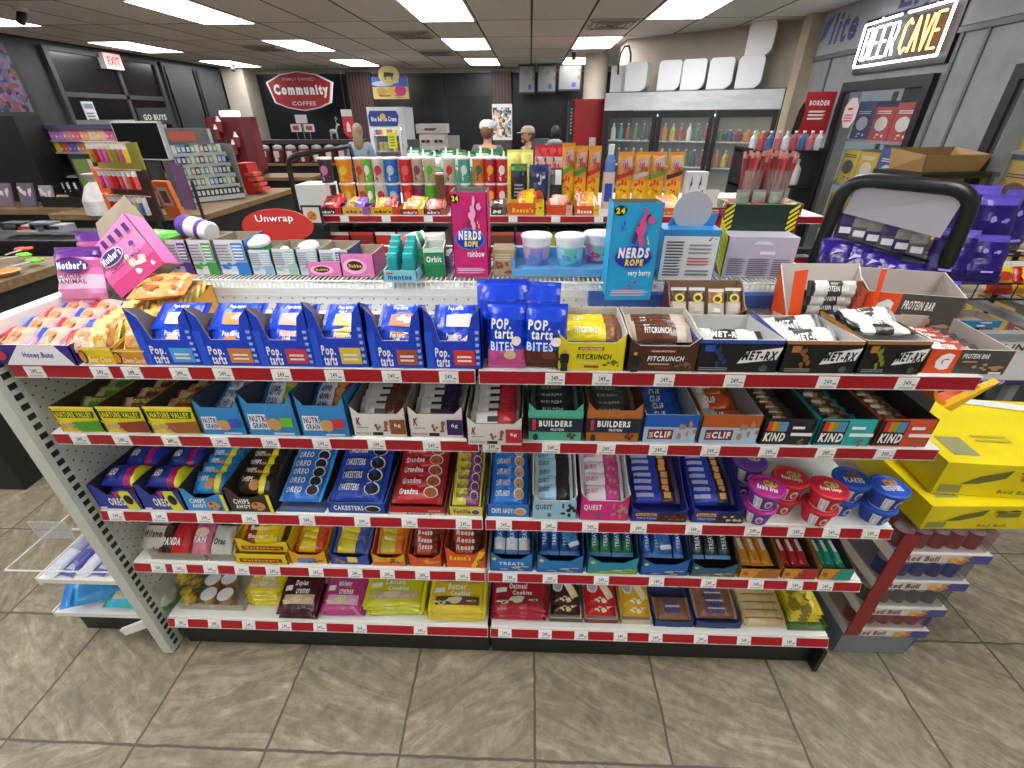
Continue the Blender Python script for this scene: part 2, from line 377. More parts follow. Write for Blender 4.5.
# dark shopfront windows on the left wall (framed; they mirror the ceiling lights)
def side_win(n, y0, y1, z0, z1, bars_y=(), bars_z=()):
    mb = MB(); fr = '#3a3c3d'
    mb.box(-6.5, -6.44, y0-.07, y0, z0-.07, z1+.05, fr).box(-6.5, -6.44, y1, y1+.07, z0-.07, z1+.05, fr).box(-6.5, -6.44, y0, y1, z1, z1+.05, fr).box(-6.5, -6.44, y0, y1, z0-.07, z0, fr)
    for y in bars_y: mb.box(-6.5, -6.45, y-.03, y+.03, z0, z1, fr)
    for z in bars_z: mb.box(-6.5, -6.45, y0, y1, z-.03, z+.03, fr)
    o = struct(mb.build('window_%d' % n)); MB().box(-6.49, -6.475, y0, y1, z0, z1, M('#0a0c0e', .22)).build('pane', o)
side_win(5, 7.3, 9.3, .9, 2.5, (8.45,), (2.0,))
side_win(6, 9.55, 10.3, .3, 2.5); side_win(7, 10.45, 11.2, .3, 2.5)
for a, b_ in ((9.5, 10.36), (10.4, 11.26)): MB().box(-6.47, -6.44, a, b_, .3, 2.5, noisy_mat('charcoal_board', '#34373a', '#3b3f41', 3, 3, .5)).build('shutter', bpy.data.objects['window_6' if a < 10 else 'window_7'])
# grey panelling seams and the lite mural band on the right wall
SEAM = '#5d6365'
for i, y in enumerate((5.75, 4.12, 3.9)): sbox('trim_%d' % (5+i), 3.018, 3.032, y-.012, y+.012, 0, 2.2, SEAM)
sbox('trim_8', 3.005, 3.03, 2.2, 6.08, 2.2, 2.235, SEAM)
# ================================================================ CEILING FITTINGS
def gx(c): return -.611+.6096*c
def gy(r): return 6.32+1.219*r
proto_light = None
LIGHTS = [(-1, -1, 'ceiling light in the middle column, cut by the top edge of the photo'), (-1, 1, 'ceiling light in the middle column behind the cut-off one'), (-1, 3, 'farthest ceiling light in the middle column'),
    (3, -1, 'large ceiling light nearest the angled cooler wall'), (2, 1, 'second ceiling light in the column before the menu boards'), (2, 3, 'farthest ceiling light in the column before the menu boards'),
    (-5, -1, 'long ceiling light at the top left of the photo'), (-5, 1, 'ceiling light in front of the red oval coffee sign'), (-5, 3, 'small far ceiling light above the ice cream poster'),
    (-9, -1, 'ceiling light cut by the left edge beside the camera dome'), (-9, 1, 'ceiling light above the exit sign'), (-9, 3, 'far ceiling light behind a camera stub near the beige column')]
LIGHTS += [(c, r, 'ceiling light over the shopper side, outside the frame') for r in (-3, -5, -7) for c in (-9, -5, -1, 3)]
for c, r, lab in LIGHTS:
    if proto_light is None:
        t = root('ceiling_light', (0, 0, CZ), lab, 'ceiling light', 'ceiling lights')
        w_, h_ = .6096, 1.219
        mb = MB()
        for a in ((0, w_, 0, .02), (0, w_, h_-.02, h_), (0, .02, .02, h_-.02), (w_-.02, w_, .02, h_-.02)): mb.box(a[0], a[1], a[2], a[3], -.012, -.001, '#d9d9d6')
        mb.build('frame', t)
        MB().box(.02, w_-.02, .02, h_-.02, -.009, -.002, M('#fdfdff', emit=LAMP)).build('diffuser', t)
        proto_light = t
    else: t = clone(proto_light, label=lab)
    t.location = (gx(c), gy(r), CZ)
# air vents
def vent(c, r, d, lab):
    t = root('ceiling_vent', (gx(c)+.3, gy(r)+d, CZ), lab, 'vent', 'square ceiling vents')
    MB().box(-.27, .27, -.27, .27, -.014, -.001, '#b5b2ac').build('frame', t)
    mb = MB()
    for q in range(4):
        s_ = .24-.06*q
        for a in ((-s_, s_, -s_, -s_+.022), (-s_, s_, s_-.022, s_), (-s_, -s_+.022, -s_, s_), (s_-.022, s_, -s_, s_)): mb.box(*a, -.026, -.014, '#8d8a85')
    mb.build('louvre', t)
vent(2, 0, .3, 'square ceiling vent beside the middle light column, above the stacked tubs'); vent(-2, 0, .9, 'ceiling vent between the middle lights and the long left light')
vent(-2, 2, .4, 'ceiling vent above the ice cream freezer'); vent(-6, 1, .8, 'ceiling vent left of the red coffee sign light')
def camera_dome(x, y, lab):
    t = root('security_camera', (x, y, CZ), lab, 'security camera')
    MB().cyl((0, 0, 0), (0, 0, -.03), .06, '#d8d8d5', n=16).build('mount', t)
    MB().cyl((0, 0, -.03), (0, -.06, -.12), .035, '#2a2a2c').build('camera_body', t)
p = onZ(20, 8, CZ); camera_dome(p.x, p.y, 'dark security camera on the ceiling at the top left corner')
p = onZ(233, 63, CZ); camera_dome(p.x, p.y, 'small dark ceiling camera in front of the far left light')
p = onZ(574, 50, CZ); camera_dome(p.x, p.y, 'small white ceiling camera in front of the light by the menu boards')
# exit sign
t = root('exit_sign', (-6.4, 8.32, 2.36), 'lit red and white exit sign above the left shopfront window', 'exit sign')
mb = MB().box(-.08, .02, -.17, .17, 0, .2, '#d9d5d0'); mb.build('housing', t)
f = MB().box(.02, .026, -.15, .15, .02, .18, M('#ff8a80', emit=1.1)); f.build('face', t)
mb = MB(); art(mb, (.0265, -.15, .02), (0, .3, 0), (0, 0, .16), [('t', 'EXIT', .1, .18, .9, .85, M('#d81824', emit=1.0), .03)]); mb.build('lettering', t)
# ================================================================ THE MAIN GONDOLA
YF, YB = .945, 1.32
XL, XM, XR = -1.262, -.118, 1.035
SH = {1: 1.187, 2: .981, 3: .700, 4: .468, 5: .176}          # top face of each shelf
TILT = {1: 0, 2: 0, 3: 12, 4: 14, 5: 22}
WHITE = '#dcdcd6'; SHELFW = M('#e4e4de', .35); RED = M('#a30f22', .3)
PEGY = peg_mat('white_pegboard', 0, 2, base='#d9dad4', pitch=.018, r=.0025)
gon = root('gondola_shelving', (0, 1.32, 0), 'double sided white store shelving with red price strips, stocked with snacks', 'store shelving')
def gp(mb, name, parent=gon, **k):
    o = mb.build(name, parent, **k)
    if parent is gon: o.location = (0, -1.32, 0)
    return o
gp(MB().box(XL, XR, YB, YB+.03, .12, 1.235, PEGY), 'back_panel')
gp(MB().rbox(XL, XR, YB-.012, YB+.042, 1.235, 1.268, M('#e6e6e0', .3), .008, 'x'), 'top_rail')
gp(MB().box(XL+.01, XM-.006, .962, .975, .002, .125, '#141413').box(XM+.006, XR-.01, .962, .975, .002, .125, '#141413'), 'kick_plate')
gp(MB().box(XL+.01, XR-.01, .98, 1.66, .01, .125, '#1a1a19'), 'base')
gp(MB().box(XM-.02, XM+.02, YB-.004, YB+.034, .12, 1.23, '#cfcfc9'), 'upright')
TAGS = {1: [(181, 1), (224, 1), (282, 1), (335, 1), (392, 1), (449, 1), (555, 2), (602, 2), (664, 2), (734, 2), (827, 2), (906, 2), (102, 1), (133, 1), (36, 1)],
    2: [(81, 1), (123, 1), (172, 1), (221, 1), (271, 1), (322, 1), (377, 1), (432, 1), (492, 2), (551, 2), (606, 2), (658, 2), (710, 2), (768, 2), (825, 2), (884, 2)],
    3: [(118, 1), (161, 1), (206, 1), (251, 1), (308, 1), (363, 1), (410, 1), (464, 1), (504, 2), (549, 2), (590, 2), (638, 2), (693, 2), (752, 2), (795, 2), (830, 2), (869, 2)],
    4: [(160, 1), (181, 1), (212, 1), (243, 1), (274, 1), (317, 1), (356, 1), (388, 1), (423, 1), (463, 1), (510, 2), (550, 2), (601, 2), (656, 2), (708, 2), (755, 2), (794, 2), (824, 2)],
    5: [(183, 1), (216, 1), (250, 1), (286, 1), (321, 1), (361, 1), (421, 1), (505, 2), (545, 2), (581, 2), (620, 2), (655, 2), (700, 2), (743, 2), (788, 2)]}
proto_tag = None
for k, z in SH.items():
    for sec, (a, b_) in ((1, (XL, XM-.004)), (2, (XM+.004, XR))):
        t = R(TILT[k]); sh = gp(MB().rbox(a+.003, b_-.003, YF+.004, YB, z-.028, z, SHELFW, .004, 'x'), 'shelf')
        sh['label'] = 'white steel shelf with a red price strip'
        H = .037 if k == 1 else .035
        # price channel: white lips above and below a red insert, tilted up on the low shelves
        def cp(y, h): return (0, YF+y*cos(t)+(h-H)*sin(t), z-.038+h*cos(t)-y*sin(t))
        def bar(mb, x0, x1, y0, y1, h0, h1, m):
            i = len(mb.v); mb.box(x0, x1, y0, y1, h0, h1, m)
            mb.v = mb.v[:i]+[(p[0], cp(p[1], p[2])[1], cp(p[1], p[2])[2]) for p in mb.v[i:]]
        mb = MB(); bar(mb, a, b_, 0, .006, 0, H, '#d9d6d2'); bar(mb, a, b_, -.002, 0, 0, .0015, '#cfccc8'); bar(mb, a, b_, -.002, 0, H-.0015, H, '#dddbd7')
        st = mb.build('price_strip', sh); mb = MB(); bar(mb, a+.002, b_-.002, -.0012, 0, .002, H-.002, RED); mb.build('red_insert', sh)
        for u, s_ in TAGS[k]:
            if s_ != sec: continue
            x = XA(u, YF, z-.02)
            x = min(max(x, a+.026), b_-.026)
            if proto_tag is None:
                mb = MB().box(-.023, .023, -.0035, -.001, 0, .031, '#eeeeec'); art(mb, (-.023, -.0036, 0), (.046, 0, 0), (0, 0, .031), [('t', '249', .3, .38, .66, .78, '#444444', .01), ('l', .12, .12, .88, .3, '#8a8a88', 2), ('r', .7, .4, .9, .5, '#777777')])
                tg = mb.build('price_tag', sh); proto_tag = tg
            else:
                tg = proto_tag.copy(); S.collection.objects.link(tg); tg.parent = sh
            q = cp(0, .002); tg.location = (x, q[1], q[2]); tg.rotation_euler = (-t, 0, 0)
# back half of the gondola (seen through the wire rack): plain shelves facing the other aisle
for z in (1.0, .75, .47, .18): gp(MB().box(XL+.01, XR-.01, YB+.034, 1.68, z-.025, z, SHELFW), 'shelf')
# end foot at the right corner
gp(MB().poly([(XR-.005, .95, .004), (XR-.005, .95, .12), (XR-.005, 1.66, .12), (XR-.005, 1.66, .004)], '#101010').box(XR-.012, XR+.002, .925, 1.66, .002, .12, '#0f0f0f'), 'end_foot')
# ---- wire rack on top
t = root('wire_rack', (0, 1.47, 1.268), 'white wire shelf along the top of the shelving, holding gum and candy', 'wire rack')
WIRE = M('#e2e2dc', .3)
ZR = 1.285
wa, wb, y0, y1 = -1.235, .86, 1.30, 1.55
mb = MB()
for y, z in ((y0, ZR), (y0, ZR-.022), (y1, ZR), ((y0+y1)/2, ZR-.004)): mb.cyl((wa, y, z-ZR+.017), (wb, y, z-ZR+.017), .0035, WIRE, n=6)
mb.cyl((wa, y1, .06), (wb, y1, .06), .003, WIRE, n=6)
mb.xf(Matrix.Translation((0, -1.47, 0))); mb.build('frame_wire', t)
mb = MB(); n = 150
for i in range(n+1):
    x = wa+(wb-wa)*i/n; mb.box(x-.0014, x+.0014, y0-1.47, y1-1.47, .0185, .0215, WIRE); mb.box(x-.0014, x+.0014, y0-1.4735, y0-1.4705, -.005, .0205, WIRE)
mb.build('cross_wire', t, kind='stuff')
# ================================================================ END UNIT (left): slotted post, pegboard seen from behind, side shelves
eu = root('end_shelving_unit', (-1.3, 1.3, 0), 'white pegboard end unit with a slotted steel post at the left end', 'store shelving')
PEGX = peg_mat('pegboard_end', 1, 2, base='#cfd1c8', hole='#4e4e48', pitch=.018, r=.0027)
def ep(mb, name, **k): o = mb.build(name, eu, **k); o.location = (1.3, -1.3, 0); return o
PX = -1.282
ep(MB().box(PX-.012, PX, .965, 1.68, .3, 1.245, PEGX).box(PX-.012, PX, .965, 1.68, .06, .296, '#bfc1b8'), 'pegboard')
mb = MB().rbox(PX-.028, PX+.006, .965, 1.7, 1.245, 1.285, M('#e4e4de', .3), .006, 'y'); ep(mb, 'top_rail')
for y0 in (.912, 1.685):
    mb = MB().box(PX-.035, PX+.002, y0, y0+.055, .008, 1.285, '#c6c9c0'); post = ep(mb, 'slotted_post')
    mb = MB()
    for i in range(42):
        z = .03+i*.0302
        mb.box(PX+.0005, PX+.0028, y0+.018, y0+.038, z, z+.016, '#20211f')
    o = mb.build('slots', post); o['label'] = 'row of dark slots'
ep(MB().cyl((PX-.017, .935, 0), (PX-.017, .935, .012), .018, '#3a2f28'), 'levelling_foot')
ep(MB().box(PX+.001, PX+.003, 1.0, 1.66, .297, .302, '#8e9087'), 'seam')
# side shelves facing left
for z, d, lab in ((.33, .36, None), (.14, .4, 'lowest side shelf')):
    sh = ep(MB().box(PX-.035-d, PX-.036, .97, 1.66, z-.02, z, SHELFW), 'side_shelf')
    MB().box(PX-.042-d, PX-.035-d, .97, 1.66, z-.03, z+.005, '#d9d9d4').build('shelf_lip', sh)
ep(MB().ext([(PX-.2, .955, .035), (PX-.03, .955, .12), (PX-.05, .955, .15), (PX-.21, .955, .065)], (0, .012, 0), '#e8e8e4'), 'bracket')
ep(MB().box(PX-.4, PX-.04, 1.0, 1.64, .0, .118, '#131312'), 'base')
ep(MB().tube([(PX-.45, .95, .40), (PX-.04, .95, .405)], .003, WIRE, 6).tube([(PX-.45, .95, .40), (PX-.45, 1.6, .40)], .003, WIRE, 6), 'guard_wire')
# ================================================================ PACKAGING BUILDERS
CARD = '#8b8072'
_P = {}
def hump(u, v, t, crimp=.07):
    """height of a pillow pack's top skin; u, v in 0..1"""
    e = min(u, 1-u)
    a = max(0, min(1, (e-crimp)/.16)) ** .55 if e > crimp else 0
    b = max(0, 1-abs(2*v-1)**3.2) ** .6
    return t/2*a*b
def pouch(L, W, t, bands, ops=(), seed=0, crimp=.07, rough=0):
    """pillow pack: long side X, short side Y, centred, printed on top. bands: [(u_end, colour)]"""
    key = (round(L, 4), round(W, 4), round(t, 4), tuple(bands), tuple(map(str, ops)), seed)
    if key in _P: return _P[key]
    bands = tuple((e, c if isinstance(c, bpy.types.Material) else M('$'+c)) for e, c in bands)
    us = [0, crimp*.5, crimp, crimp+.03, .16, .25, .38, .5, .62, .75, .84, 1-crimp-.03, 1-crimp, 1-crimp*.5, 1]
    for b in bands[:-1]: us.append(b[0])
    us = sorted(set(us)); vs = [0, .06, .2, .4, .6, .8, .94, 1]
    rr = random.Random(seed); mb = MB(); nu, nv = len(us), len(vs)
    wob = [[rr.uniform(-.13, .13)*t if 0 < j < nv-1 and crimp < us[i] < 1-crimp else 0 for j in range(nv)] for i in range(nu)]
    def pt(i, j, s):
        u, v = us[i], vs[j]; y = (v-.5)*W
        if u in (0, 1): y += 0
        return ((u-.5)*L, y, s*(hump(u, v, t, crimp)+.0006)+wob[i][j]*(1 if s > 0 else 0))
    g = [pt(i, j, 1) for i in range(nu) for j in range(nv)]; h = [pt(i, j, -1) for i in range(nu) for j in range(nv)]
    for i in range(nu-1):
        um = (us[i]+us[i+1])/2; c = next(c for e, c in bands if um <= e)
        a = g[i*nv:(i+2)*nv]; mb.add(a, [(j, nv+j, nv+j+1, j+1) for j in range(nv-1)], c, True)
        b = h[i*nv:(i+2)*nv]; mb.add(b, [(j, j+1, nv+j+1, nv+j) for j in range(nv-1)], c, True)
        for j in (0, nv-1):
            q = [g[i*nv+j], g[(i+1)*nv+j], h[(i+1)*nv+j], h[i*nv+j]]; mb.poly(q if j else q[::-1], c)
    for i in (0, nu-1):
        for j in range(nv-1): mb.poly([g[i*nv+j], g[i*nv+j+1], h[i*nv+j+1], h[i*nv+j]], bands[0][1] if i == 0 else bands[-1][1])
    def sm(o):
        if o[0] != 't': return o
        _, s_, x0, y0, x1, y1 = o[:6]; cx, cy = (x0+x1)/2, (y0+y1)/2; q = .78
        return ('t', s_, cx-(cx-x0)*q-.03, cy-(cy-y0)*q, cx+(x1-cx)*q-.03, cy+(y1-cy)*q)+tuple(o[6:])
    ops = [sm(o) for o in ops]
    if ops: art(mb, (0, 0, 0), (1, 0, 0), (0, 1, 0), ops, fn=lambda x, y: Vector(((x-.5)*L, (y-.5)*W, hump(min(max(x, 0), 1), min(max(y, 0), 1), t, crimp)+.0018+.05*t)), lift=.0004)
    me = mb.build('proto'); data = me.data; bpy.data.objects.remove(me)
    _P[key] = data; return data
def put(name, data, loc, rot, label, cat, group=None, parent=None):
    o = bpy.data.objects.new(name, data); S.collection.objects.link(o); o.location = loc; o.rotation_euler = rot
    if parent: o.parent = parent; return o
    return tag(o, label, cat, group)
def carton(x0, x1, y0, y1, z, hf, hb, outer, inner=CARD, ops=(), cut='flat', side_ops=(), flap=None, rot=0, label='', name='display_carton', cat='carton', skew=0, top=None):
    """open display carton. front height hf, back height hb, cut = shape of the front edge and sides"""
    W, D = x1-x0, y1-y0; T = .003; mb = MB(); y = 0
    if cut == 'flat': fp = [(0, 0), (W, 0), (W, hf), (0, hf)]
    elif cut == 'dip': fp = [(0, 0), (W, 0), (W, hf*1.35), (W*.84, hf), (W*.16, hf), (0, hf*1.35)]
    elif cut == 'poc': fp = [(0, 0), (W, 0), (W, hf*1.3), (W*.84, hf*1.1), (W*.74, hf*.6), (W*.26, hf*.6), (W*.16, hf*1.1), (0, hf*1.3)]
    elif cut == 'vee': fp = [(0, 0), (W, 0), (W, hf*1.25), (W*.72, hf*.78), (W*.28, hf*.78), (0, hf*1.25)]
    elif cut == 'swoop': fp = [(0, 0), (W, 0), (W, hf), (W*.85, hf), (W*.55, hf*.75), (W*.3, hf*.75), (W*.12, hf*1.25), (0, hf*1.3)]
    c = (W/2, D/2)
    fh = fp[-1][1]; rh = fp[2][1]
    mb.ext([(a, 0, b) for a, b in fp], (0, T, 0), outer, inner)
    sd = lambda h: [(0, 0), (D, 0), (D, hb), (D*.62, hb), (D*.22, h+(hb-h)*.18), (0, h)] if cut != 'flat' else [(0, 0), (D, 0), (D, hb), (0, h)]
    mb.ext([(0, a, b) for a, b in sd(fh)][::-1], (T, 0, 0), outer, inner)
    mb.ext([(W, a, b) for a, b in sd(rh)], (-T, 0, 0), outer, inner)
    mb.ext([(W, D, 0), (0, D, 0), (0, D, hb), (W, D, hb)], (0, -T, 0), outer, inner)
    mb.box(T, W-T, T, D-T, 0, T, inner)
    if flap: mb.ext([(0, D, hb), (W, D, hb), (W*.93, D+flap*.35, hb+flap), (W*.07, D+flap*.35, hb+flap)], (0, T, 0), inner, outer)
    mb.xf(Matrix.Translation((-c[0], -c[1], 0)))
    if skew: mb.v = [(v[0]+v[2]*skew, v[1], v[2]) for v in mb.v]
    o = mb.build(name, None, ((x0+x1)/2, (y0+y1)/2, z), (0, 0, rot), label=label, category=cat)
    O = (-c[0]+.001, -c[1]-.0006, 0)
    if ops:
        m2 = MB(); art(m2, O, (W-.002, 0, 0), (0, 0, hf), ops, only='rpebl')
        if m2.v: m2.build('printed_front', o)
        m2 = MB(); art(m2, O, (W-.002, 0, 0), (0, 0, hf), ops, only='t')
        if m2.v: m2.build('lettering', o)
    if side_ops:
        for sgn, nm in ((1, 'R'), (-1, 'L')):
            m2 = MB()
            if sgn > 0: art(m2, (c[0]+.0006, -c[1], 0), (0, D, 0), (0, 0, hf), side_ops)
            else: art(m2, (-c[0]-.0006, c[1], 0), (0, -D, 0), (0, 0, hf), side_ops)
            m2.build('printed_side', o)
    return o
def rows(x0, x1, y0, y1, z, n, bands, ops, t=.02, w=.05, tilt=35, short='', bar='bar', color='', cat='snack bar', jit=1, name=None, gap=.004, grp=None, rise=0):
    """bars lying across, front to back"""
    L = x1-x0-gap*2; rr = random.Random(int(x0*9999)); d = pouch(L, w, t, bands, ops, seed=n)
    cw = w*cos(R(tilt))/2
    for i in range(n):
        f = i/(n-1) if n > 1 else 0; yc = y0+cw+.006+(y1-y0-2*cw-.014)*f
        loc = ((x0+x1)/2+rr.uniform(-1, 1)*.002*jit, yc, z+w/2*sin(R(tilt))+t/2+rise*f)
        put(name or 'snack_bar', d, loc, (R(tilt+rr.uniform(-4, 4)*jit), rr.uniform(-.03, .03)*jit, rr.uniform(-.03, .03)*jit),
            f'{color} {bar}, {nth(i, n)} in the {short}', cat, grp or f'{bar}s in the {short}')
def cols(x0, x1, y0, y1, z, n, bands, ops, t=.018, tilt=14, short='', bar='bar', color='', cat='snack bar', jit=1, name=None, grp=None, hs=()):
    """bars standing side by side, long side front to back"""
    W = (x1-x0-.008)/n; L = (y1-y0)*.92; d = pouch(L, W*.94, t, bands, ops, seed=n); rr = random.Random(int(x0*9999))
    for i in range(n):
        up = hs[i] if i < len(hs) else 0
        loc = (x0+.004+W*(i+.5), (y0+y1)/2, z+L/2*sin(R(tilt))+t/2+up)
        put(name or 'snack_bar', d, loc, (0, -R(tilt+rr.uniform(-2, 2)*jit), R(90)+rr.uniform(-.03, .03)*jit),
            f'{color} {bar}, {nth(i, n, "left")} in the {short}', cat, grp or f'{bar}s in the {short}')
def pile(xc, yc, z, L, W, t, n, bands, ops, tilt=8, short='', bar='pack', color='', cat='cookie pack', jit=1, name='cookie_pack', rz=0, back=0, squash=.86):
    d = pouch(L, W, t, bands, ops, seed=n, crimp=.05); rr = random.Random(int(xc*9999))
    for i in range(n):
        loc = (xc+rr.uniform(-1, 1)*.004*jit, yc+back*i, z+t/2*squash+W/2*sin(R(tilt))+t*squash*i)
        k = {0: 'bottom'}.get(i, 'middle') if i < n-1 else 'top'
        if n > 3 and k == 'middle': k = ORD[i]+' from the bottom'
        lb = f'{color} {bar} {short}' if n == 1 else f'{color} {bar}, {k} of the stack {short}'
        put(name, d, loc, (R(tilt), 0, rz+rr.uniform(-.04, .04)*jit), lb, cat, None if n == 1 else f'{color} {bar}s {short}')
# ================================================================ STOCK ON THE MAIN SHELVES
def C(k, xl, xr, ytop, d, hb, outer, inner=CARD, ops=(), yf=.948, **kw):
    z = SH[k]+.001; a, b_ = XA(xl, yf, z), XA(xr, yf, z)
    hf = onY((xl+xr)/2, ytop, yf).z-z
    return carton(a+.001, b_-.001, yf, yf+d, z, hf, hb, outer, inner, ops, **kw), (a+.005, b_-.005, yf+.005, yf+d-.005, z+.004, hf)
# ---------- top shelf
BL = '#1740c4'; WH = '#f0f0ee'
def poptart(xl, xr, ytop, fl, c1, c2, n, lab, short, over=0):
    ops = [('r', .0, 0, .14, .8, '#2354d8'), ('t', 'Pop.', .16, .2, .42, .46, WH, .03, .1), ('t', 'tarts', .18, .04, .42, .24, WH, .03, .1), ('r', .5, .08, .88, .42, fl), ('l', .56, .16, .82, .34, '#e6e0da', 2), ('l', .9, .1, .97, .9, '#9db6f0', 6)]
    o, (a, b_, y0, y1, z, hf) = C(1, xl, xr, ytop, .15, .075, BL, CARD, ops, cut='poc', side_ops=[('r', .1, .2, .9, .35, '#3f6be6')], label=lab)
    bd = (( .1, '#12309c'), (.85, '#1b46cf'), (1, '#12309c'))
    po = (('t', 'Pop.tarts', .3, .62, .72, .86, WH, .03, .1), ('p', ((.3, .12), (.84, .1), (.84, .56), (.3, .5)), c2), ('b', .35, .15, .8, .5, '#f0e6d8', 7))
    for i in range(n):
        f = i/max(1, n-1); z_ = z+.042+.05*f; y_ = y0+.012+.045*f
        put('pastry_packet', pouch(b_-a-.014, .085, .018, bd, po, seed=2), ((a+b_)/2, y_+.012, z_), (R(62-34*f), 0, R((-1)**i*2)), f'blue toaster pastry packet, {nth(i, n, "bottom") if i<n-1 else "topmost"} in the {short}', 'pastry packet', f'packets in the {short}')
poptart(147, 206, 322, '#4aa3d8', '#3f9fd8', '#e8d2c0', 3, 'blue pastry carton with a light blue flash, beside the orange Danish carton', 'leftmost blue pastry carton')
poptart(204, 264, 322, '#d27d2c', '#c46a28', '#d98b4a', 3, 'blue pastry carton with an orange-brown flash, second from the left', 'second blue pastry carton')
poptart(262, 318, 322, '#c33b4e', '#c23a4d', '#e9a9a0', 4, 'blue pastry carton with a red flash in the middle of the row', 'third blue pastry carton')
poptart(316, 371, 318, '#d6bf45', '#3f66d8', '#e8cf62', 7, 'overfilled blue pastry carton with yellow pastries heaped above its rim', 'overfilled blue pastry carton')
poptart(372, 426, 322, '#a8542e', '#2f60d0', '#b9744a', 4, 'blue pastry carton with brown pastries, second from the section joint', 'fifth blue pastry carton')
poptart(427, 483, 322, '#d8362f', '#2f60d0', '#e6d9d4', 3, 'blue pastry carton with a red flash, nearest the section joint', 'sixth blue pastry carton')
# danish trays and honey buns
def danish(xl, xr, ytop, c, c2, txt, lab, col, short, n):
    ops = [('r', 0, .1, 1, .48, c2), ('e', .06, .45, .12, .42, '#5e2410'), ('e', .05, .45, .09, .34, '#d58a2a'), ('t', txt, .2, .14, .9, .5, '#fbe7b8', .02, .1), ('r', 0, .9, 1, 1, '#f0d46a')]
    o, (a, b_, y0, y1, z, hf) = C(1, xl, xr, ytop, .3, .1, c, '#a87a34', ops, cut='flat', label=lab, side_ops=[('t', txt, .2, .2, .7, .6, '#fbe7b8')])
    bd = ((.1, '#d9c774'), (.3, '#e3cf6c' if c2 == '#e0b41c' else '#d9a05a'), (.72, '#dfb05c' if c2 != '#e0b41c' else '#ead47c'), (.9, '#b97838'), (1, '#d9c774'))
    L = b_-a-.006
    for i in range(n):
        f = i/(n-1)
        put('danish_packet', pouch(L, .075, .03, bd, (('b', .2, .2, .8, .8, '#c98a3c', 6), ('t', txt, .2, .4, .8, .62, '#fff4cf', .01)), seed=4, rough=1), ((a+b_)/2, y0+.04+.22*f, z+.052+.03*f), (R(48), 0, 0), f'{col} packet, {nth(i, n)} in the {short}', 'pastry packet', f'packets in the {short}')
danish(85, 119, 348, '#e8cc22', '#e0b41c', 'Bear Claw', 'yellow pastry carton with a row of yellow-wrapped bear claws going back', 'yellow-wrapped bear claw', 'yellow pastry carton', 10)
danish(119, 152, 350, '#d8942c', '#cf8a24', 'Cheese Danish', 'orange pastry carton full of cheese Danish, left of the blue cartons', 'orange-wrapped Danish', 'orange Danish carton', 9)
_z = SH[1]
for i, (x, y, r_) in enumerate(((XA(166, 1.19, _z+.13)+.03, 1.19, .15), (XA(160, 1.12, _z+.13)+.03, 1.12, .3))):
    put('danish_packet', pouch(.13, .08, .03, ((.1, '#c98a4a'), (.9, '#dca262'), (1, '#c98a4a')), (('b', .15, .2, .85, .8, '#a8622c', 7),), seed=9), (x-.03, y, _z+.128+i*.0), (R(8), 0, r_), ('flat Danish packet lying across the orange carton, rear one', 'flat Danish packet lying across the orange carton, front one')[i], 'pastry packet')
a, b_ = XA(-4, .945, _z), XA(80, .945, _z)
hb = carton(a, b_, .94, 1.2, _z+.001, .052, .055, '#3a2a86', '#c9c4bc', [('p', [(.17, 0), (.98, 0), (.84, 1), (.42, 1)], '#e9e6ec'), ('t', 'Honey Buns', .42, .3, .78, .66, '#3c2c8a', .03, .15), ('e', .1, .5, .13, .3, '#b8354a')], side_ops=[('e', .3, .5, .2, .3, '#c43a3e')], label='white and purple honey bun tray hanging over the left end of the top shelf')
for i in range(12):
    r_, c_ = divmod(i, 3)
    put('honey_bun', pouch(.085, .075, .034, ((.12, '#d8b3ac'), (.36, '#2f55b8' if i % 2 else '#c9333c'), (.6, '#d9a68c'), (.88, '#d7b49c'), (1, '#c9a8b8')), (('b', .2, .2, .9, .8, '#c98a5c', 5),), seed=i % 3), (a+.045+c_*.083, .985+r_*.056, _z+.045+.004*r_), (R(26), 0, (i % 3-1)*.12), f'clear-wrapped honey bun, {["front", "second", "third", "rear"][r_]} row, {["left", "middle", "right"][c_]} in the honey bun tray', 'honey bun', 'honey buns in the tray')
# pastry bites bags standing at the section joint
def bag(name, xc, yc, z, W, H, T, bands, ops, label, cat, tilt=12, rz=0, group=None, seed=1):
    """standing bag: bands bottom to top"""
    d = pouch(H, W, T, bands, [('x',)] and (), seed=seed, crimp=.05)
    o = put(name, d, (xc, yc, z+H/2*cos(R(tilt))), (0, 0, 0), label, cat, group)
    up = Vector((0, sin(R(tilt)), cos(R(tilt)))); rt = Vector((cos(rz), sin(rz), 0)); up = Matrix.Rotation(rz, 3, 'Z') @ up; nr = rt.cross(up)
    # pouch X -> up, Y -> -right, Z -> normal (front)
    o.matrix_world = Matrix(((up.x, -rt.x, nr.x, xc), (up.y, -rt.y, nr.y, yc), (up.z, -rt.z, nr.z, z+H/2*cos(R(tilt))), (0, 0, 0, 1)))
    if ops:
        m2 = MB(); art(m2, (0, 0, 0), (1, 0, 0), (0, 1, 0), ops, fn=lambda x, y: Vector(((y-.5)*H, (.5-x)*W, hump(min(max(y, 0), 1), min(max(1-x, 0), 1), T, .05)+.003+.1*T)), lift=.0005)
        m2.build('printed_design', o)
    return o
pb = lambda c: ((.3, c), (.36, '#2a55cc'), (1, BL))
po = lambda c: [('t', 'POP.', .12, .62, .62, .78, WH, .04, .08), ('t', 'tarts', .2, .48, .68, .62, WH, .03, .08), ('t', 'BITES', .1, .3, .7, .44, '#c9dcf8', .03), ('e', .76, .45, .12, .07, '#e9e2da'), ('e', .6, .24, .16, .07, c)]
xa = XA(507, .97, _z); xb = XA(543, .97, _z)
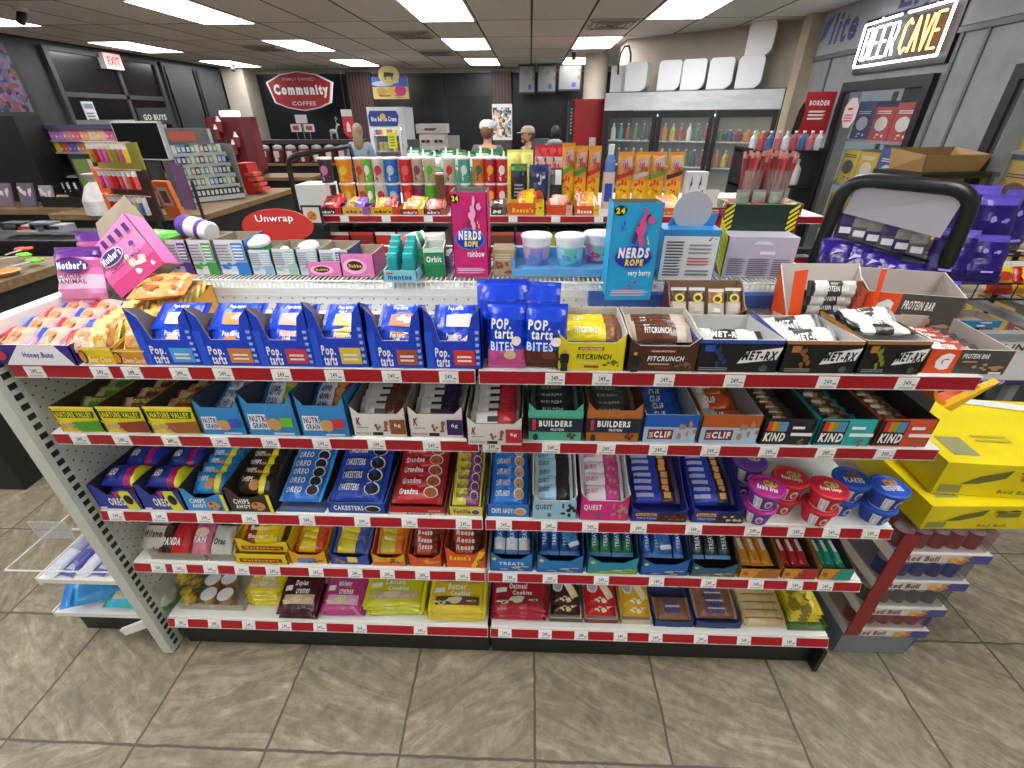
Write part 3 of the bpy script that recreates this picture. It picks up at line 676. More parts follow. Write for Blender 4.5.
bag('bites_bag', xa-.012, 1.03, _z+.002, .12, .19, .045, pb('#3a5fd0'), [], 'blue crimped bag top behind the pink pastry bites bag', 'snack bag', 18, .05)
bag('bites_bag', xb-.02, 1.045, _z+.002, .115, .18, .045, pb('#3a5fd0'), [], 'blue crimped bag top behind the brown pastry bites bag', 'snack bag', 18, -.15)
bag('bites_bag', xa, .973, _z+.002, .088, .155, .045, pb('#d45a9c'), po('#cfb38a'), 'blue pastry bites bag with a pink base at the section joint', 'snack bag', 12)
bag('bites_bag', xb+.002, .975, _z+.002, .1, .15, .045, pb('#5a2c22'), po('#6b3a28'), 'blue pastry bites bag with a brown base beside the yellow carton', 'snack bag', 12, -.05)
# fit crunch
def fit(xl, xr, ytop, oc, pic, bar1, bar2, lab, short, col, person):
    fo = [('r', .3, .76, .68, .86, '#a3382c'), ('t', 'HIGH PROTEIN', .33, .775, .65, .84, WH, .01), ('t', 'FITCRUNCH', .28, .42, .8, .62, WH if oc == '#4a2a1c' else '#1c1b16', .035, .15), ('r', .4, .12, .62, .2, '#8c3a22'), ('l', .3, .28, .6, .36, '#d8cfa8', 2), ('b', .68, .1, .92, .4, pic, 8),
        ('e', .1, .72, .03, .07, '#c69272'), ('p', [(.04, .28), (.16, .28), (.17, .6), (.12, .66), (.07, .65), (.03, .6)], '#191a1c'), ('r', .05, .0, .15, .28, '#2a2c34')]
    o, (a, b_, y0, y1, z, hf) = C(1, xl, xr, ytop, .15, .1, oc, '#c4beb2', fo, cut='dip', label=lab)
    rows(a, b_, y0+.02, y1, z+.045, 5, ((.1, bar2), (.4, bar1), (.75, bar1), (1, bar2)), (('t', 'FITCRUNCH', .2, .25, .75, .7, WH, .03, .15),), .022, .05, 30, short, 'protein bar', col)
fit(556, 624, 343, '#e3d21a', '#6d6a2c', '#e0cc2a', '#8a5a3a', 'yellow protein bar carton with a bodybuilder printed on its front', 'yellow protein carton', 'yellow-wrapped', 1)
fit(625, 696, 346, '#4a2a1c', '#8a5f3c', '#5e3524', '#c9b8a8', 'brown protein bar carton with a bodybuilder printed on its front', 'brown protein carton', 'brown-wrapped', 1)
# met-rx
def met(xl, xr, ytop, oc, pic, lab, short, n, edge, col):
    fo = [('r', 0, .9, 1, 1, edge), ('p', [(.5, .28), (.96, .42), (1.0, .8), (.58, .66)], WH), ('t', 'MET-RX', .54, .4, .96, .68, '#15161a', .05, .25, 0), ('r', .08, .66, .2, .86, edge), ('b', .22, .2, .42, .78, pic, 7), ('l', .05, .08, .4, .2, '#8d8d8f', 2), ('e', .82, .16, .05, .1, '#55565a')]
    o, (a, b_, y0, y1, z, hf) = C(1, xl, xr, ytop, .185, .068, oc, '#c9c9c6', fo, cut='flat', label=lab, side_ops=[('r', 0, .9, 1, 1, edge)])
    if n: rows(a, b_, y0+.03, y1, z+.03+(.03 if n > 5 else 0), n, ((.08, '#1b1c20'), (.3, '#e6e4de'), (.62, '#3a332c'), (.9, '#ddd9d2'), (1, '#1b1c20')), (('t', 'MET-RX', .25, .25, .8, .7, '#f4f4f2', .04, .25),), .024, .055, 18, short, 'protein bar', col, jit=5)
met(692, 776, 340, '#17181b', '#24365c', 'nearly empty dark protein bar carton with a blue rim', 'blue-rimmed protein carton', 1, '#2a4fb0', 'black and white')
met(777, 853, 341, '#1b1714', '#8a5a34', 'dark protein bar carton with a tan rim and a brown bar picture', 'tan-rimmed protein carton', 3, '#b07a3c', 'black and white')
met(854, 918, 341, '#1b1714', '#7d8a2c', 'dark protein bar carton with a tan rim heaped with loose bars', 'heaped dark protein carton', 7, '#a87638', 'black and white')
def gat(x0, x1, y0, y1, z, hf, hb, lab, rot=0, tilt=0, n=3, short=''):
    fo = [('r', 0, 0, .36, 1, '#e8501c'), ('t', 'G', .1, .15, .3, .85, WH, .09, .12), ('t', 'PROTEIN BAR', .4, .66, .72, .86, WH, .03, .12), ('r', .42, .5, .6, .56, '#c9895c'), ('b', .55, .12, .9, .5, '#b58a5c', 7), ('r', .8, .05, .95, .14, WH)]
    o = carton(x0, x1, y0, y1, z, hf, hb, '#4b4844', '#b5aca4', fo, cut='flat', label=lab, side_ops=[('r', 0, 0, 1, 1, '#e8501c'), ('t', 'G', .1, .2, .35, .85, WH, .09)], rot=rot)
    for i in range(n): pass
    if n:
        for i in range(n):
            d = pouch((x1-x0)*.8, .05, .022, ((.1, '#3a3430'), (.35, '#e6e2da'), (.7, '#a34a3a'), (.9, '#4a3a34'), (1, '#3a3430')), (('t', 'PROTEIN', .2, .3, .6, .7, WH),), seed=3)
            f = (i+.5)/n; v = Matrix.Rotation(rot, 3, 'Z') @ Vector((0, -(y1-y0)/2+.04+(y1-y0-.07)*f, 0))
            put('snack_bar', d, ((x0+x1)/2+v.x, (y0+y1)/2+v.y, z+.03), (R(20), 0, rot), f'grey and red protein bar, {nth(i, n)} in the {short}', 'snack bar', f'bars in the {short}')
    return o
a = XA(919, .952, _z); b_ = XA(1005, .952, _z)
gat(a+.012, b_-.004, .955, 1.15, _z+.001, .06, .065, 'grey and orange protein bar carton overhanging the right end of the top shelf', n=4, short='overhanging orange protein carton', rot=-.04)
# rear row on the top shelf
a, b_ = XA(667, 1.17, 1.20), XA(742, 1.17, 1.20)
o = carton(a, b_, 1.17, 1.26, _z+.001, .05, .12, '#4b241f', '#8c6a52', [('l', .1, .3, .3, .7, '#a37a5c', 3)], cut='dip', label='small dark red carton of gold-labelled sachets behind the protein cartons')
for i in range(4):
    d = pouch(.085, .042, .014, ((.1, '#c9c0b4'), (.55, '#bdb2a4'), (.9, '#8d5a44' if i == 2 else '#4a4038'), (1, '#c9c0b4')), (('e', .66, .5, .14, .3, '#e2c623'), ('e', .66, .5, .08, .18, '#2a2418')), seed=i)
    put('sachet', d, (a+.028+(b_-a-.056)*i/3, 1.2-.01*(i == 2), _z+.075), (0, -R(62), R(90)), f'clear sachet with a yellow round label, {nth(i, 4, "left")} in the dark red carton', 'sachet', 'sachets in the dark red carton')
a, b_ = XA(782, 1.17, 1.20), XA(862, 1.17, 1.20)
o = carton(a, b_, 1.15, 1.25, _z+.012, .012, .162, '#e8501c', '#c4bdb4', (), cut='flat', label='orange protein bar carton propped up facing the front, behind the others')
o.rotation_euler = (R(-8), 0, 0)
w2 = (b_-a)/2; MB().ext([(-w2, -.051, 0), (-w2+.028, -.051, 0), (-w2+.02, -.051, .16), (-w2-.012, -.051, .155)], (0, .003, 0), '#e8501c').ext([(w2-.006, -.051, 0), (w2, -.051, 0), (w2+.002, -.051, .162), (w2-.01, -.051, .162)], (0, .003, 0), '#e8501c').box(-w2, w2, -.051, -.048, .0, .012, '#e8501c').build('orange_rim', o)
m2 = MB(); art(m2, (-(b_-a)/2-.0008, .05, .0), (0, -.1, 0), (0, 0, .1), [('t', 'PROTEIN', .2, .2, .8, .35, WH, .02)]); m2.build('lettering', o)
for i in range(4):
    d = pouch((b_-a)*.66, .04, .02, ((.12, '#2f2a28'), (.35, '#dcd8d2'), (.6, '#3f3936'), (.85, '#c8c2ba'), (1, '#7a3a2c')), (('t', 'PROTEIN BAR', .2, .25, .8, .7, WH),), seed=5)
    put('snack_bar', d, ((a+b_)/2-.004, 1.185-.004*i, _z+.05+.026*i), (R(70), 0, 0), f'black and white protein bar, {nth(i, 4, "bottom") if i<3 else "topmost"} in the propped orange carton', 'snack bar', 'bars in the propped orange carton')
a, b_ = XA(858, 1.17, 1.20), XA(940, 1.17, 1.20)
gat(a+.01, b_+.01, 1.155, 1.29, _z+.001, .118, .145, 'grey and orange protein bar carton in the rear row at the right', rot=-.25, n=3, short='rear orange protein carton')
# ---------- second shelf
def nv(xl, xr, swirl, lab, short, col, c1, n):
    fo = [('r', 0, .93, 1, 1, '#f0e25a'), ('p', [(.08, .58), (.92, .58), (.96, .84), (.04, .84)], '#1c4a22'), ('t', 'NATURE VALLEY', .1, .61, .9, .81, '#f5e532', .03), ('p', [(.35, .42), (1, .5), (1, .06), (.5, .04), (.3, .2)], swirl), ('b', .04, .08, .4, .5, '#c4a47c', 8)]
    o, (a, b_, y0, y1, z, hf) = C(2, xl, xr, 407, .26, .075, '#e8d81e', '#4b4136', fo, cut='flat', label=lab, side_ops=[('r', .05, .5, .8, .8, '#1c4a22')])
    rows(a, b_, y0+.03, y1, z+.02, n, ((.1, c1), (.35, '#b59a7c'), (1, c1)), (('t', 'NATURE VALLEY', .3, .5, .9, .8, '#e8e06a', .01),), .022, .05, 26, short, 'granola bar', col, jit=3)
nv(63, 107, '#4c9a2a', 'yellow granola carton with a green flash at the left end of the second shelf', 'green-flashed granola carton', 'green-wrapped', '#2f7a2c', 4)
nv(108, 153, '#8a3a24', 'yellow granola carton with a brown flash, second from the left end', 'brown-flashed granola carton', 'dark red', '#5a2a22', 4)
nv(154, 203, '#9c5a2c', 'yellow granola carton with a reddish flash next to the blue cartons', 'reddish-flashed granola carton', 'red and green', '#7a3020', 5)
NB = '#2f86c4'
def nutri(xl, xr, fl, ytop, lab, short, col, c1, n, ri):
    fo = [('p', [(.06, .2), (.45, .2), (.42, .68), (.08, .68)], '#f1f1f1'), ('t', 'NUTRI', .1, .44, .42, .64, '#1f3f7a', .03), ('t', 'GRAIN', .12, .24, .4, .42, '#1f3f7a', .03), ('e', .56, .38, .14, .2, '#c8965c'), ('r', .68, .3, .92, .6, fl), ('r', .5, .06, .9, .12, '#bcd8ea')]
    o, (a, b_, y0, y1, z, hf) = C(2, xl, xr, ytop, .2, .1, NB, '#3b4a58', fo, cut='dip', label=lab)
    rows(a, b_, y0+.012, y1-.01, z+.02, n, ((.1, '#2a6fae'), (.5, '#e4e9ee'), (.86, c1), (1, '#2a6fae')), (('t', 'NUTRI', .14, .45, .48, .85, '#1f3f7a', .03), ('t', 'GRAIN', .16, .12, .46, .42, '#1f3f7a', .03), ('e', .66, .5, .12, .25, '#d9a45c')), .02, .058, 24, short, 'cereal bar', col, rise=ri)
nutri(204, 249, '#3a4fb0', 408, 'blue cereal bar carton with a purple flash beside the yellow ones', 'purple-flashed cereal carton', 'blue', '#3f78c4', 4, .03)
nutri(250, 302, '#6cb82c', 404, 'blue cereal bar carton with a green flash', 'green-flashed cereal carton', 'green and blue', '#5fb32c', 4, .055)
nutri(303, 352, '#c93340', 406, 'blue cereal bar carton with a red flash', 'red-flashed cereal carton', 'red and white', '#c23545', 5, .045)
def spk(xl, xr, fl, c1, lab, short, col, ytop=414, yf=.952, lx='#3a3432'):
    fo = [('t', 'K', .08, .5, .17, .84, '#8c2a3a', .04, .2), ('r', .08, .38, .3, .44, '#a9a49c'), ('t', 'PROTEIN', .05, .1, .32, .2, '#6a655e', .02), ('r', .36, .08, .55, .22, '#1c1b1a'), ('b', .42, .3, .66, .75, '#8a5a40', 6), ('r', .7, .15, .98, .8, fl), ('t', '6g', .78, .45, .9, .65, WH)]
    o, (a, b_, y0, y1, z, hf) = C(2, xl, xr, ytop, .22, .1, '#d8d5cf', '#6b6259', fo, cut='dip', label=lab, yf=yf, side_ops=[('r', 0, 0, 1, 1, fl)])
    rows(a, b_, y0+.006, y1-.01, z+.022, 6, ((.12, '#b9b6b2'), (.55, '#cfccc8'), (.9, c1), (1, '#6a6460')), (('r', .35, .3, .58, .6, '#1c1b1a'),), .022, .05, 34, short, 'protein bar', col, rise=.025)
spk(354, 409, '#8c4a2a', '#5a342a', 'white protein bar carton with a brown flash', 'brown-flashed white carton', 'silver and brown')
spk(410, 465, '#2c1f5e', '#2a1f3c', 'white protein bar carton with a dark purple flash', 'purple-flashed white carton', 'silver and dark purple')
spk(467, 523, '#b81f34', '#b22a3a', 'white protein bar carton with a red flash, hanging over the strip at the joint', 'red-flashed white carton', 'silver and red', 424, .925)
bpy.context.view_layer.update()
def build_(xl, xr, c1, c2, lab, short):
    fo = [('p', [(0, .78), (1, .78), (1, 1), (0, 1)], c1), ('r', 0, .3, 1, .74, '#16263a'), ('r', .08, .36, .14, .7, '#c8303c'), ('t', 'BUILDERS', .2, .48, .8, .68, WH, .045), ('t', 'PROTEIN', .42, .35, .66, .43, WH, .02), ('e', .14, .14, .05, .11, '#1d2d40'), ('b', .74, .12, .98, .42, '#5a3426', 5)]
    o, (a, b_, y0, y1, z, hf) = C(2, xl, xr, 410, .21, .13, c1, '#1d3a34' if c1 != '#b36a32' else '#4a2c1a', fo, cut='vee', label=lab)
    rows(a, b_, y0+.01, y1-.005, z+.03, 6, ((.1, c2), (.9, '#2a3534' if c1 != '#b36a32' else '#4a4440'), (1, c2)), (('t', 'BUILDERS', .2, .25, .75, .65, '#aab4b0', .02),), .022, .052, 34, short, 'protein bar', 'black', rise=.03)
build_(527, 582, '#4fb392', '#56635f', 'mint green protein bar carton just right of the section joint', 'mint green carton')
build_(584, 639, '#b36a32', '#6d6058', 'copper brown protein bar carton beside the mint green one', 'copper brown carton')
def clif(xl, xr, c1, c2, inner, lab, short, col, n, b1):
    fo = [('r', 0, 0, 1, .58, '#a9c6de'), ('r', 0, .58, 1, 1, c1), ('r', .08, .14, .56, .5, '#7a1f26'), ('t', 'CLIF', .2, .2, .52, .44, WH, .06), ('b', .66, .1, .98, .7, '#b5875c', 6), ('t', 'BAR', .1, .22, .18, .42, WH, .01, 0, 90)]
    o, (a, b_, y0, y1, z, hf) = C(2, xl, xr, 415, .24, .1, c1, inner, fo, cut='flat', label=lab, side_ops=[('r', .02, .1, .98, .9, '#86aac8')])
    rows(a, b_, y0+.03, y1-.01, z+.004, n, ((.12, b1), (.4, '#3a6fc0' if n > 4 else '#cfc9c0'), (.85, b1), (1, b1)), (('t', 'CLIF', .3, .25, .62, .75, WH, .04),), .024, .055, 26, short, 'energy bar', col, jit=2, rise=.015)
clif(641, 694, '#1d56b8', 1, '#9aa2a8', 'blue and pale blue energy bar carton', 'blue energy carton', 'blue', 5, '#1f4fa8')
clif(697, 755, '#b5561f', 1, '#8c8f90', 'orange-edged energy bar carton, half empty', 'orange energy carton', 'white and orange', 3, '#c2572a')
def kind(xl, xr, c1, lab, short, b1, n=5):
    fo = [('r', .02, .06, .5, .94, '#1b1a18'), ('r', .08, .55, .16, .92, '#c8402a'), ('r', .16, .55, .24, .92, '#d98a2a'), ('r', .24, .55, .32, .92, '#8a9a3a'), ('r', .32, .55, .46, .92, '#5a8fc0'), ('t', 'KIND', .05, .16, .47, .5, WH, .05, .12), ('r', .56, .66, .8, .76, '#f2f2f0'), ('r', .56, .4, .98, .52, '#f2f2f0'), ('b', .75, .05, .95, .3, '#8a6a48', 5)]
    o, (a, b_, y0, y1, z, hf) = C(2, xl, xr, 419, .22, .085, c1, '#2b2622', fo, cut='flat', label=lab, side_ops=[('r', .05, .1, .95, .9, c1)])
    rows(a, b_, y0+.02, y1-.01, z+.012, n, ((.12, b1), (.4, '#3a332c'), (.6, '#8a7452'), (.88, '#4a3f34'), (1, b1)), (('b', .25, .2, .9, .8, '#a88a5c', 6), ('r', .35, .35, .55, .6, '#d8d4cc')), .02, .048, 24, short, 'nut bar', 'dark see-through', jit=2)
kind(757, 808, '#20252b', 'black nut bar carton on the second shelf', 'black nut bar carton', '#2f2a24', 6)
kind(811, 868, '#2fb0ae', 'turquoise nut bar carton on the second shelf', 'turquoise nut bar carton', '#2f8f8c', 4)
kind(870, 925, '#d0532f', 'orange-red nut bar carton at the right end of the second shelf', 'orange-red nut bar carton', '#5f2a20', 5)
# ---------- third shelf
def oreo(xl, xr, lvl, fl, lab, short):
    pass
z3 = SH[3]+.001
def cookie_tube_tray(xl, xr, ytop, c1, fl, lab, short, txt):
    fo = [('t', txt, .3, .2, .66, .62, WH, .04), ('p', [(.68, 0), (.95, 0), (.86, 1), (.6, 1)], '#dfe02a'), ('e', .78, .55, .1, .26, '#1c1a18'), ('r', .04, .06, .2, .14, WH), ('p', [(.55, .6), (.66, 1), (.5, 1)], fl)]
    o, (a, b_, y0, y1, z, hf) = C(3, xl, xr, ytop, .2, .09, c1, '#39344a', fo, cut='swoop', label=lab)
    for i in range(4):
        r_, c_ = divmod(i, 2)
        d = pouch(b_-a-.004, .07, .042, ((.06, '#1a2880'), (.6, c1), (.78, fl), (.95, '#dfe02a' if c_ == 0 else '#2a3ab0'), (1, '#1a2880')), (('t', txt, .12, .25, .45, .7, WH, .05),), seed=i)
        put('cookie_pack', d, ((a+b_)/2, y0+.055+.09*c_, z+.028+.042*r_), (R(14), 0, 0), f'blue cookie pack, {["lower", "upper"][r_]} {["front", "rear"][c_]} one in the {short}', 'cookie pack', f'packs in the {short}')
cookie_tube_tray(100, 145, 491, '#2a3c9c', '#c02a7a', 'dark blue cookie tray with a yellow stripe at the left end of the third shelf', 'leftmost dark blue cookie tray', 'OREO')
cookie_tube_tray(145, 188, 491, '#2c3a94', '#b0246c', 'dark blue and magenta sandwich cookie tray, second on the third shelf', 'magenta-marked cookie tray', 'OREO')
def mini(xl, xr, c1, c2, txt, lab, short, col):
    fo = [('t', txt[0], .14, .45, .5, .72, WH, .04), ('t', txt[1], .16, .2, .5, .42, WH, .04), ('e', .68, .35, .16, .24, '#c8935a'), ('b', .56, .15, .82, .5, '#5a3a24', 4), ('r', .92, 0, 1, 1, '#e4dc2a')]
    o, (a, b_, y0, y1, z, hf) = C(3, xl, xr, 494, .2, .1, c1, '#3a3531', fo, cut='swoop', label=lab)
    rows(a, b_, y0+.02, y1-.01, z+.02, 4, ((.1, c2), (.6, c1), (.75, '#e4dc2a'), (1, c2)), (('t', txt[0], .1, .5, .5, .8, WH), ('e', .5, .4, .13, .25, '#b8824c')), .03, .065, 38, short, 'cookie pack', col, 'cookie pack', 1, 'cookie_pack', rise=.02)
mini(188, 231, '#2a8fd4', '#1f74b8', ('CHIPS', 'AHOY'), 'light blue mini cookie carton on the third shelf', 'light blue mini cookie carton', 'light blue')
mini(231, 276, '#3a2a1f', '#2a201a', ('CHIPS', 'AHOY'), 'dark brown mini cookie carton on the third shelf', 'dark brown mini cookie carton', 'brown')
def packs(xl, xr, ytop, c1, c2, txt, pic, n, lab, short, col, k=3, d=.26, tc=WH, t2=None, hb=.06, kind_='cookie pack', inner='#5a6a8c', rise=.02, w=.065, tilt=22, t=.03, ops=None, yf=.952):
    fo = ops if ops is not None else [('t', txt, .1, .3, .62, .75, tc, .04), ('e', .78, .5, .14, .32, '#e8e6e2'), ('e', .78, .48, .12, .26, pic)]
    o, (a, b_, y0, y1, z, hf) = C(k, xl, xr, ytop, d, hb, c1, inner, fo, cut='flat', label=lab, yf=yf)
    rows(a, b_, y0, y1-.01, z+.012, n, ((.06, c2), (.5, c1), (.94, t2 or c1), (1, c2)), (('t', txt, .1, .3, .6, .7, tc, .03), ('e', .76, .5, .14, .3, '#e8e6e2'), ('e', .76, .47, .12, .25, pic)), t, w, tilt, short, kind_.replace(' ', ' '), col, kind_, 1, kind_.replace(' ', '_'), rise=rise)
packs(277, 325, 513, '#2c72cc', '#3f9fe0', 'OREO', '#18202c', 7, 'light blue sandwich cookie carton on the third shelf, slim open front', 'light blue sandwich cookie carton', 'light blue', w=.06, rise=.06, t=.028)
packs(329, 387, 503, '#1f3fa0', '#2444b0', 'CAKESTERS', '#16181e', 5, 'royal blue soft cookie carton on the third shelf', 'royal blue soft cookie carton', 'royal blue', rise=.06, w=.07, t=.036)
packs(390, 446, 507, '#b5202a', '#8c1a20', 'Grandma', '#a35a2a', 6, 'bright red cookie carton on the third shelf', 'bright red cookie carton', 'red', inner='#7a2a28', rise=.055, w=.06, t=.032, ops=[('r', 0, 0, 1, .3, '#d8cfcb'), ('t', 'EXTRA $1', .3, .04, .8, .26, '#2a2422', .03), ('r', 0, .35, 1, 1, '#b5202a'), ('t', 'SINCE', .7, .5, .92, .7, '#e8c8b8')])
packs(449, 484, 507, '#d8cc4a', '#c9b93c', 'Vanilla', '#6a3a6c', 7, 'narrow yellow and purple cookie carton left of the joint', 'narrow yellow cookie carton', 'yellow and purple', inner='#8c8450', t2='#8a4a78', w=.05, rise=.05, tc='#6a2a60', t=.026)
packs(487, 530, 505, '#1f74c8', '#1a5fae', 'CHIPS AHOY!', '#c8985c', 6, 'mid blue chocolate chip cookie carton just right of the joint', 'mid blue cookie carton', 'blue', rise=.06, w=.062, t=.03)
def quest(xl, xr, c1, c2, pic, lab, short, col, n):
    fo = [('r', 0, 0, 1, 1, c1), ('t', 'QUEST', .06, .5, .44, .82, '#2a3038' if c1 == '#9cc6dc' else WH, .03), ('e', .38, .25, .05, .12, '#3a6f94'), ('b', .62, .1, .98, .85, pic, 9)]
    o, (a, b_, y0, y1, z, hf) = C(3, xl, xr, 501, .2, .14, c1, '#d9dcda' if c1 == '#9cc6dc' else '#d5d2ce', fo, cut='dip', label=lab)
    rows(a, b_, y0+.01, y1-.02, z+.03, n, ((.08, '#d4dde2'), (.55, c1 if c1 == '#9cc6dc' else '#e2d9dc'), (.92, c2), (1, '#d4dde2')), (('t', 'QUEST', .08, .4, .45, .75, '#3a4048' if c1 == '#9cc6dc' else '#b02a6c', .02), ('b', .6, .2, .92, .8, pic, 5)), .026, .052, 34, short, 'protein bar', col, rise=.045)
quest(532, 576, '#9cc6dc', '#2a2a2c', '#1f1c1c', 'pale blue protein bar carton on the third shelf', 'pale blue protein carton', 'pale blue', 5)
quest(579, 627, '#d0297e', '#c43a84', '#b58a7a', 'magenta protein bar carton on the third shelf', 'magenta protein carton', 'magenta and white', 4)
def power(xl, xr, c2, pic, lab, short, sh_):
    fo = [('r', 0, 0, 1, 1, '#2a2f8a'), ('p', [(.4, 0), (1, 0), (1, 1), (.55, 1)], c2), ('p', [(.06, .62), (.46, .62), (.44, .9), (.08, .9)], '#e6b01f'), ('t', 'PowerBar', .09, .67, .43, .86, '#1c1c22', .03, .15), ('t', 'PROTEIN', .1, .3, .45, .5, '#b9c4e8', .02), ('b', .6, .15, .95, .75, pic, 7)]
    o, (a, b_, y0, y1, z, hf) = C(3, xl, xr, 512, .25, .13, '#2b349c', '#2a2f7c', fo, cut='dip', label=lab)
    rows(a, b_, y0+.03, y1-.01, z+.014, 8, ((.1, '#20266c'), (.6, '#2f3fb0'), (.9, c2), (1, '#4a4a6c')), (('r', .1, .35, .45, .6, '#aab2d8'), ('r', .66, .3, .8, .7, '#d8a05a')), .02, .046, 30, short, 'protein bar', 'indigo', rise=.05)
power(630, 686, '#3a1a1c', '#8a5240', 'indigo protein bar carton with a brown panel on the third shelf', 'indigo carton with the brown panel', 1)
power(690, 742, '#23242c', '#c9c2a8', 'indigo protein bar carton with a pale food picture, beside the cereal cups', 'indigo carton with the pale picture', 2)
# cereal cups, stacked in twos
def cup(xp, yc, z, c1, lidc, lab, cat='cereal cup', txt='', pic='#c9a06a', s=1, rz=0, lean=0, z0=None):
    H = .066*s; r0, r1 = .036*s, .049*s
    t = root('cereal_cup', (xp, yc, z), lab, cat, 'cereal cups on the third shelf', rz)
    mb = MB().lathe([(r0, 0), (r0+.001, .004), (r0+(r1-r0)*.9, H*.92), (r1-.003, H)], c1, n=20, mats=['#e2e0dc', c1, c1]); b0 = mb.build('cup_body', t)
    def cyl_pt(a0, x, y): a = a0+(x-.5)*1.5; r = r0+(r1-r0)*y+.0008; return Vector((r*sin(a), -r*cos(a), H*y))
    m2 = MB(); art(m2, (0, 0, 0), (1, 0, 0), (0, 0, 1), [('r', .1, .12, .45, .82, '#d6d8da'), ('l', .14, .18, .42, .76, '#8d9096', 6), ('e', .75, .5, .16, .26, '#d8d4cc'), ('e', .75, .47, .1, .16, lidc)], fn=lambda x, y: cyl_pt(-.1, x, y)); m2.build('printed_label', b0)
    mb = MB().lathe([(r1-.002, H-.006), (r1+.004, H-.003), (r1+.004, H+.003), (r1-.002, H+.005), (r1-.006, H+.002)], lidc, n=22)
    l = mb.build('lid', t)
    m2 = MB(); m2.lathe([(r1-.006, H+.0022), (.001, H+.0025)], lidc, n=20)
    art(m2, (-r1*.8, -r1*.8, H+.003), (r1*1.6, 0, 0), (0, r1*1.6, 0), [('e', .62, .68, .26, .2, pic), ('b', .45, .5, .85, .85, '#8a5a34', 8), ('t', txt, .14, .2, .86, .5, WH, .05, .15)], lift=.0005); m2.build('printed_lid', l)
    return t
cups = [(0, .97, '#5a3a94', '#b0258c', 'Raisin Bran', '#e2b24a', 'purple cereal cup with a magenta lid'), (0, 1.08, '#4a3a8c', '#6a4aa8', '', '#d8b48a', 'dark violet cereal cup behind the magenta-lidded one'),
    (1, 1.01, '#b81f34', '#c42438', 'Froot Loops', '#c9b45a', 'red cereal cup next to the magenta-lidded one'), (2, .97, '#c21f33', '#cc2236', 'Froot Loops', '#c8c06a', 'bright red cereal cup beside the blue ones'),
    (3, 1.01, '#24489c', '#1f4fb4', 'FLAKES', '#8a5a4a', 'blue cereal cup with dark crumbs on its lid'), (4, .98, '#2547a0', '#1f52b8', 'FROSTED FLAKES', '#c88a5c', 'blue cereal cup with a flakes picture at the shelf end')]
for k_, yc, c1, lc, txt, pic, lab in cups:
    X = XR-.042-.0835*(4-k_)
    cup(X, yc, z3, c1, lc, 'lower ' + lab + ', under its twin', txt=txt, pic=pic, s=.86, rz=-.5+.1*k_)
    cup(X+.003, yc-.002, z3+.061, c1, lc, 'upper ' + lab, txt=txt, pic=pic, s=.9, rz=-.4+.1*k_)
# ---------- fourth shelf
z4 = SH[4]+.001
def bagflat(k, xl, xr, yb, depth, bands, ops, lab, tilt=38, t=.035, name='snack_bag', cat='snack bag', up=.0):
    z = SH[k]; yf = .96; a, b_ = XA(xl, yf, z), XA(xr, yf, z); L = b_-a
    put(name, pouch(L, depth, t, bands, ops, seed=int(xl)), ((a+b_)/2, yf+yb+depth/2*cos(R(tilt)), z+t*.35+depth/2*sin(R(tilt))+up), (R(tilt), 0, 0), lab, cat)
def tub(xl, xr, k, lab):
    z = SH[k]; a, b_ = XA(xl, .955, z), XA(xr, .955, z)
    return carton(a+.001, b_-.001, .955, 1.2, z+.001, .03, .07, M('#b9b4a2', kind='clear'), M('#b9b4a2', kind='clear'), label=lab, name='clear_tray', cat='tray')
tub(152, 208, 4, 'clear plastic tray of mini cookie bags at the left end of the fourth shelf')
bagflat(4, 138, 172, .02, .1, ((.1, '#a9a29c'), (.9, '#c9c2bc'), (1, '#a9a29c')), (('t', 'Milano', .1, .3, .8, .6, '#4a3a34'), ('r', .1, .7, .8, .76, '#6b3a34')), 'silver-white cookie bag at the left end of the fourth shelf', up=.01)
bagflat(4, 160, 194, .0, .1, ((.1, '#6b1c1c'), (.45, '#3a1c18'), (.9, '#c21f2a'), (1, '#a01820')), (('t', 'PANDA', .15, .25, .8, .55, WH, .05), ('e', .25, .7, .16, .2, '#4a2a1c')), 'red and brown panda cookie bag on the fourth shelf', up=.008)
bagflat(4, 192, 214, .0, .1, ((.1, '#a8506a'), (.9, '#c8708a'), (1, '#b02a4a')), (('t', 'PAN', .15, .35, .85, .6, WH, .04), ('e', .5, .7, .3, .15, '#e8c8b8')), 'pink panda cookie bag on the fourth shelf', up=.008)
tub(209, 238, 4, 'second clear plastic tray on the fourth shelf, with a silver bag')
bagflat(4, 212, 236, .0, .09, ((.1, '#8c8a84'), (.9, '#c4c4c0'), (1, '#8c8a84')), (('t', 'Oreo', .2, .3, .8, .6, '#24201f', .04),), 'silver pack with dark script in the second clear tray', up=.012)
def candy(xl, xr, ytop, c1, c2, fo, lab, short, n, b1, b2, col, txt, stackn=0, d=.14, hb=.09, cut='vee', yf=.956, k=4, inner=None, tc=None):
    o, (a, b_, y0, y1, z, hf) = C(k, xl, xr, ytop, d, hb, c1, inner or c2, fo, cut=cut, label=lab, yf=yf)
    rows(a, b_, y0+.008, y1-.005, z+.012, n, ((.1, b2), (.65, b1), (.9, b2), (1, b2)), (('t', txt, .15, .25, .8, .7, tc or WH, .03),), .026, .05, 30, short, 'candy bar', col, 'candy bar', 2, 'candy_bar', rise=.03)
yl = '#e8cb18'
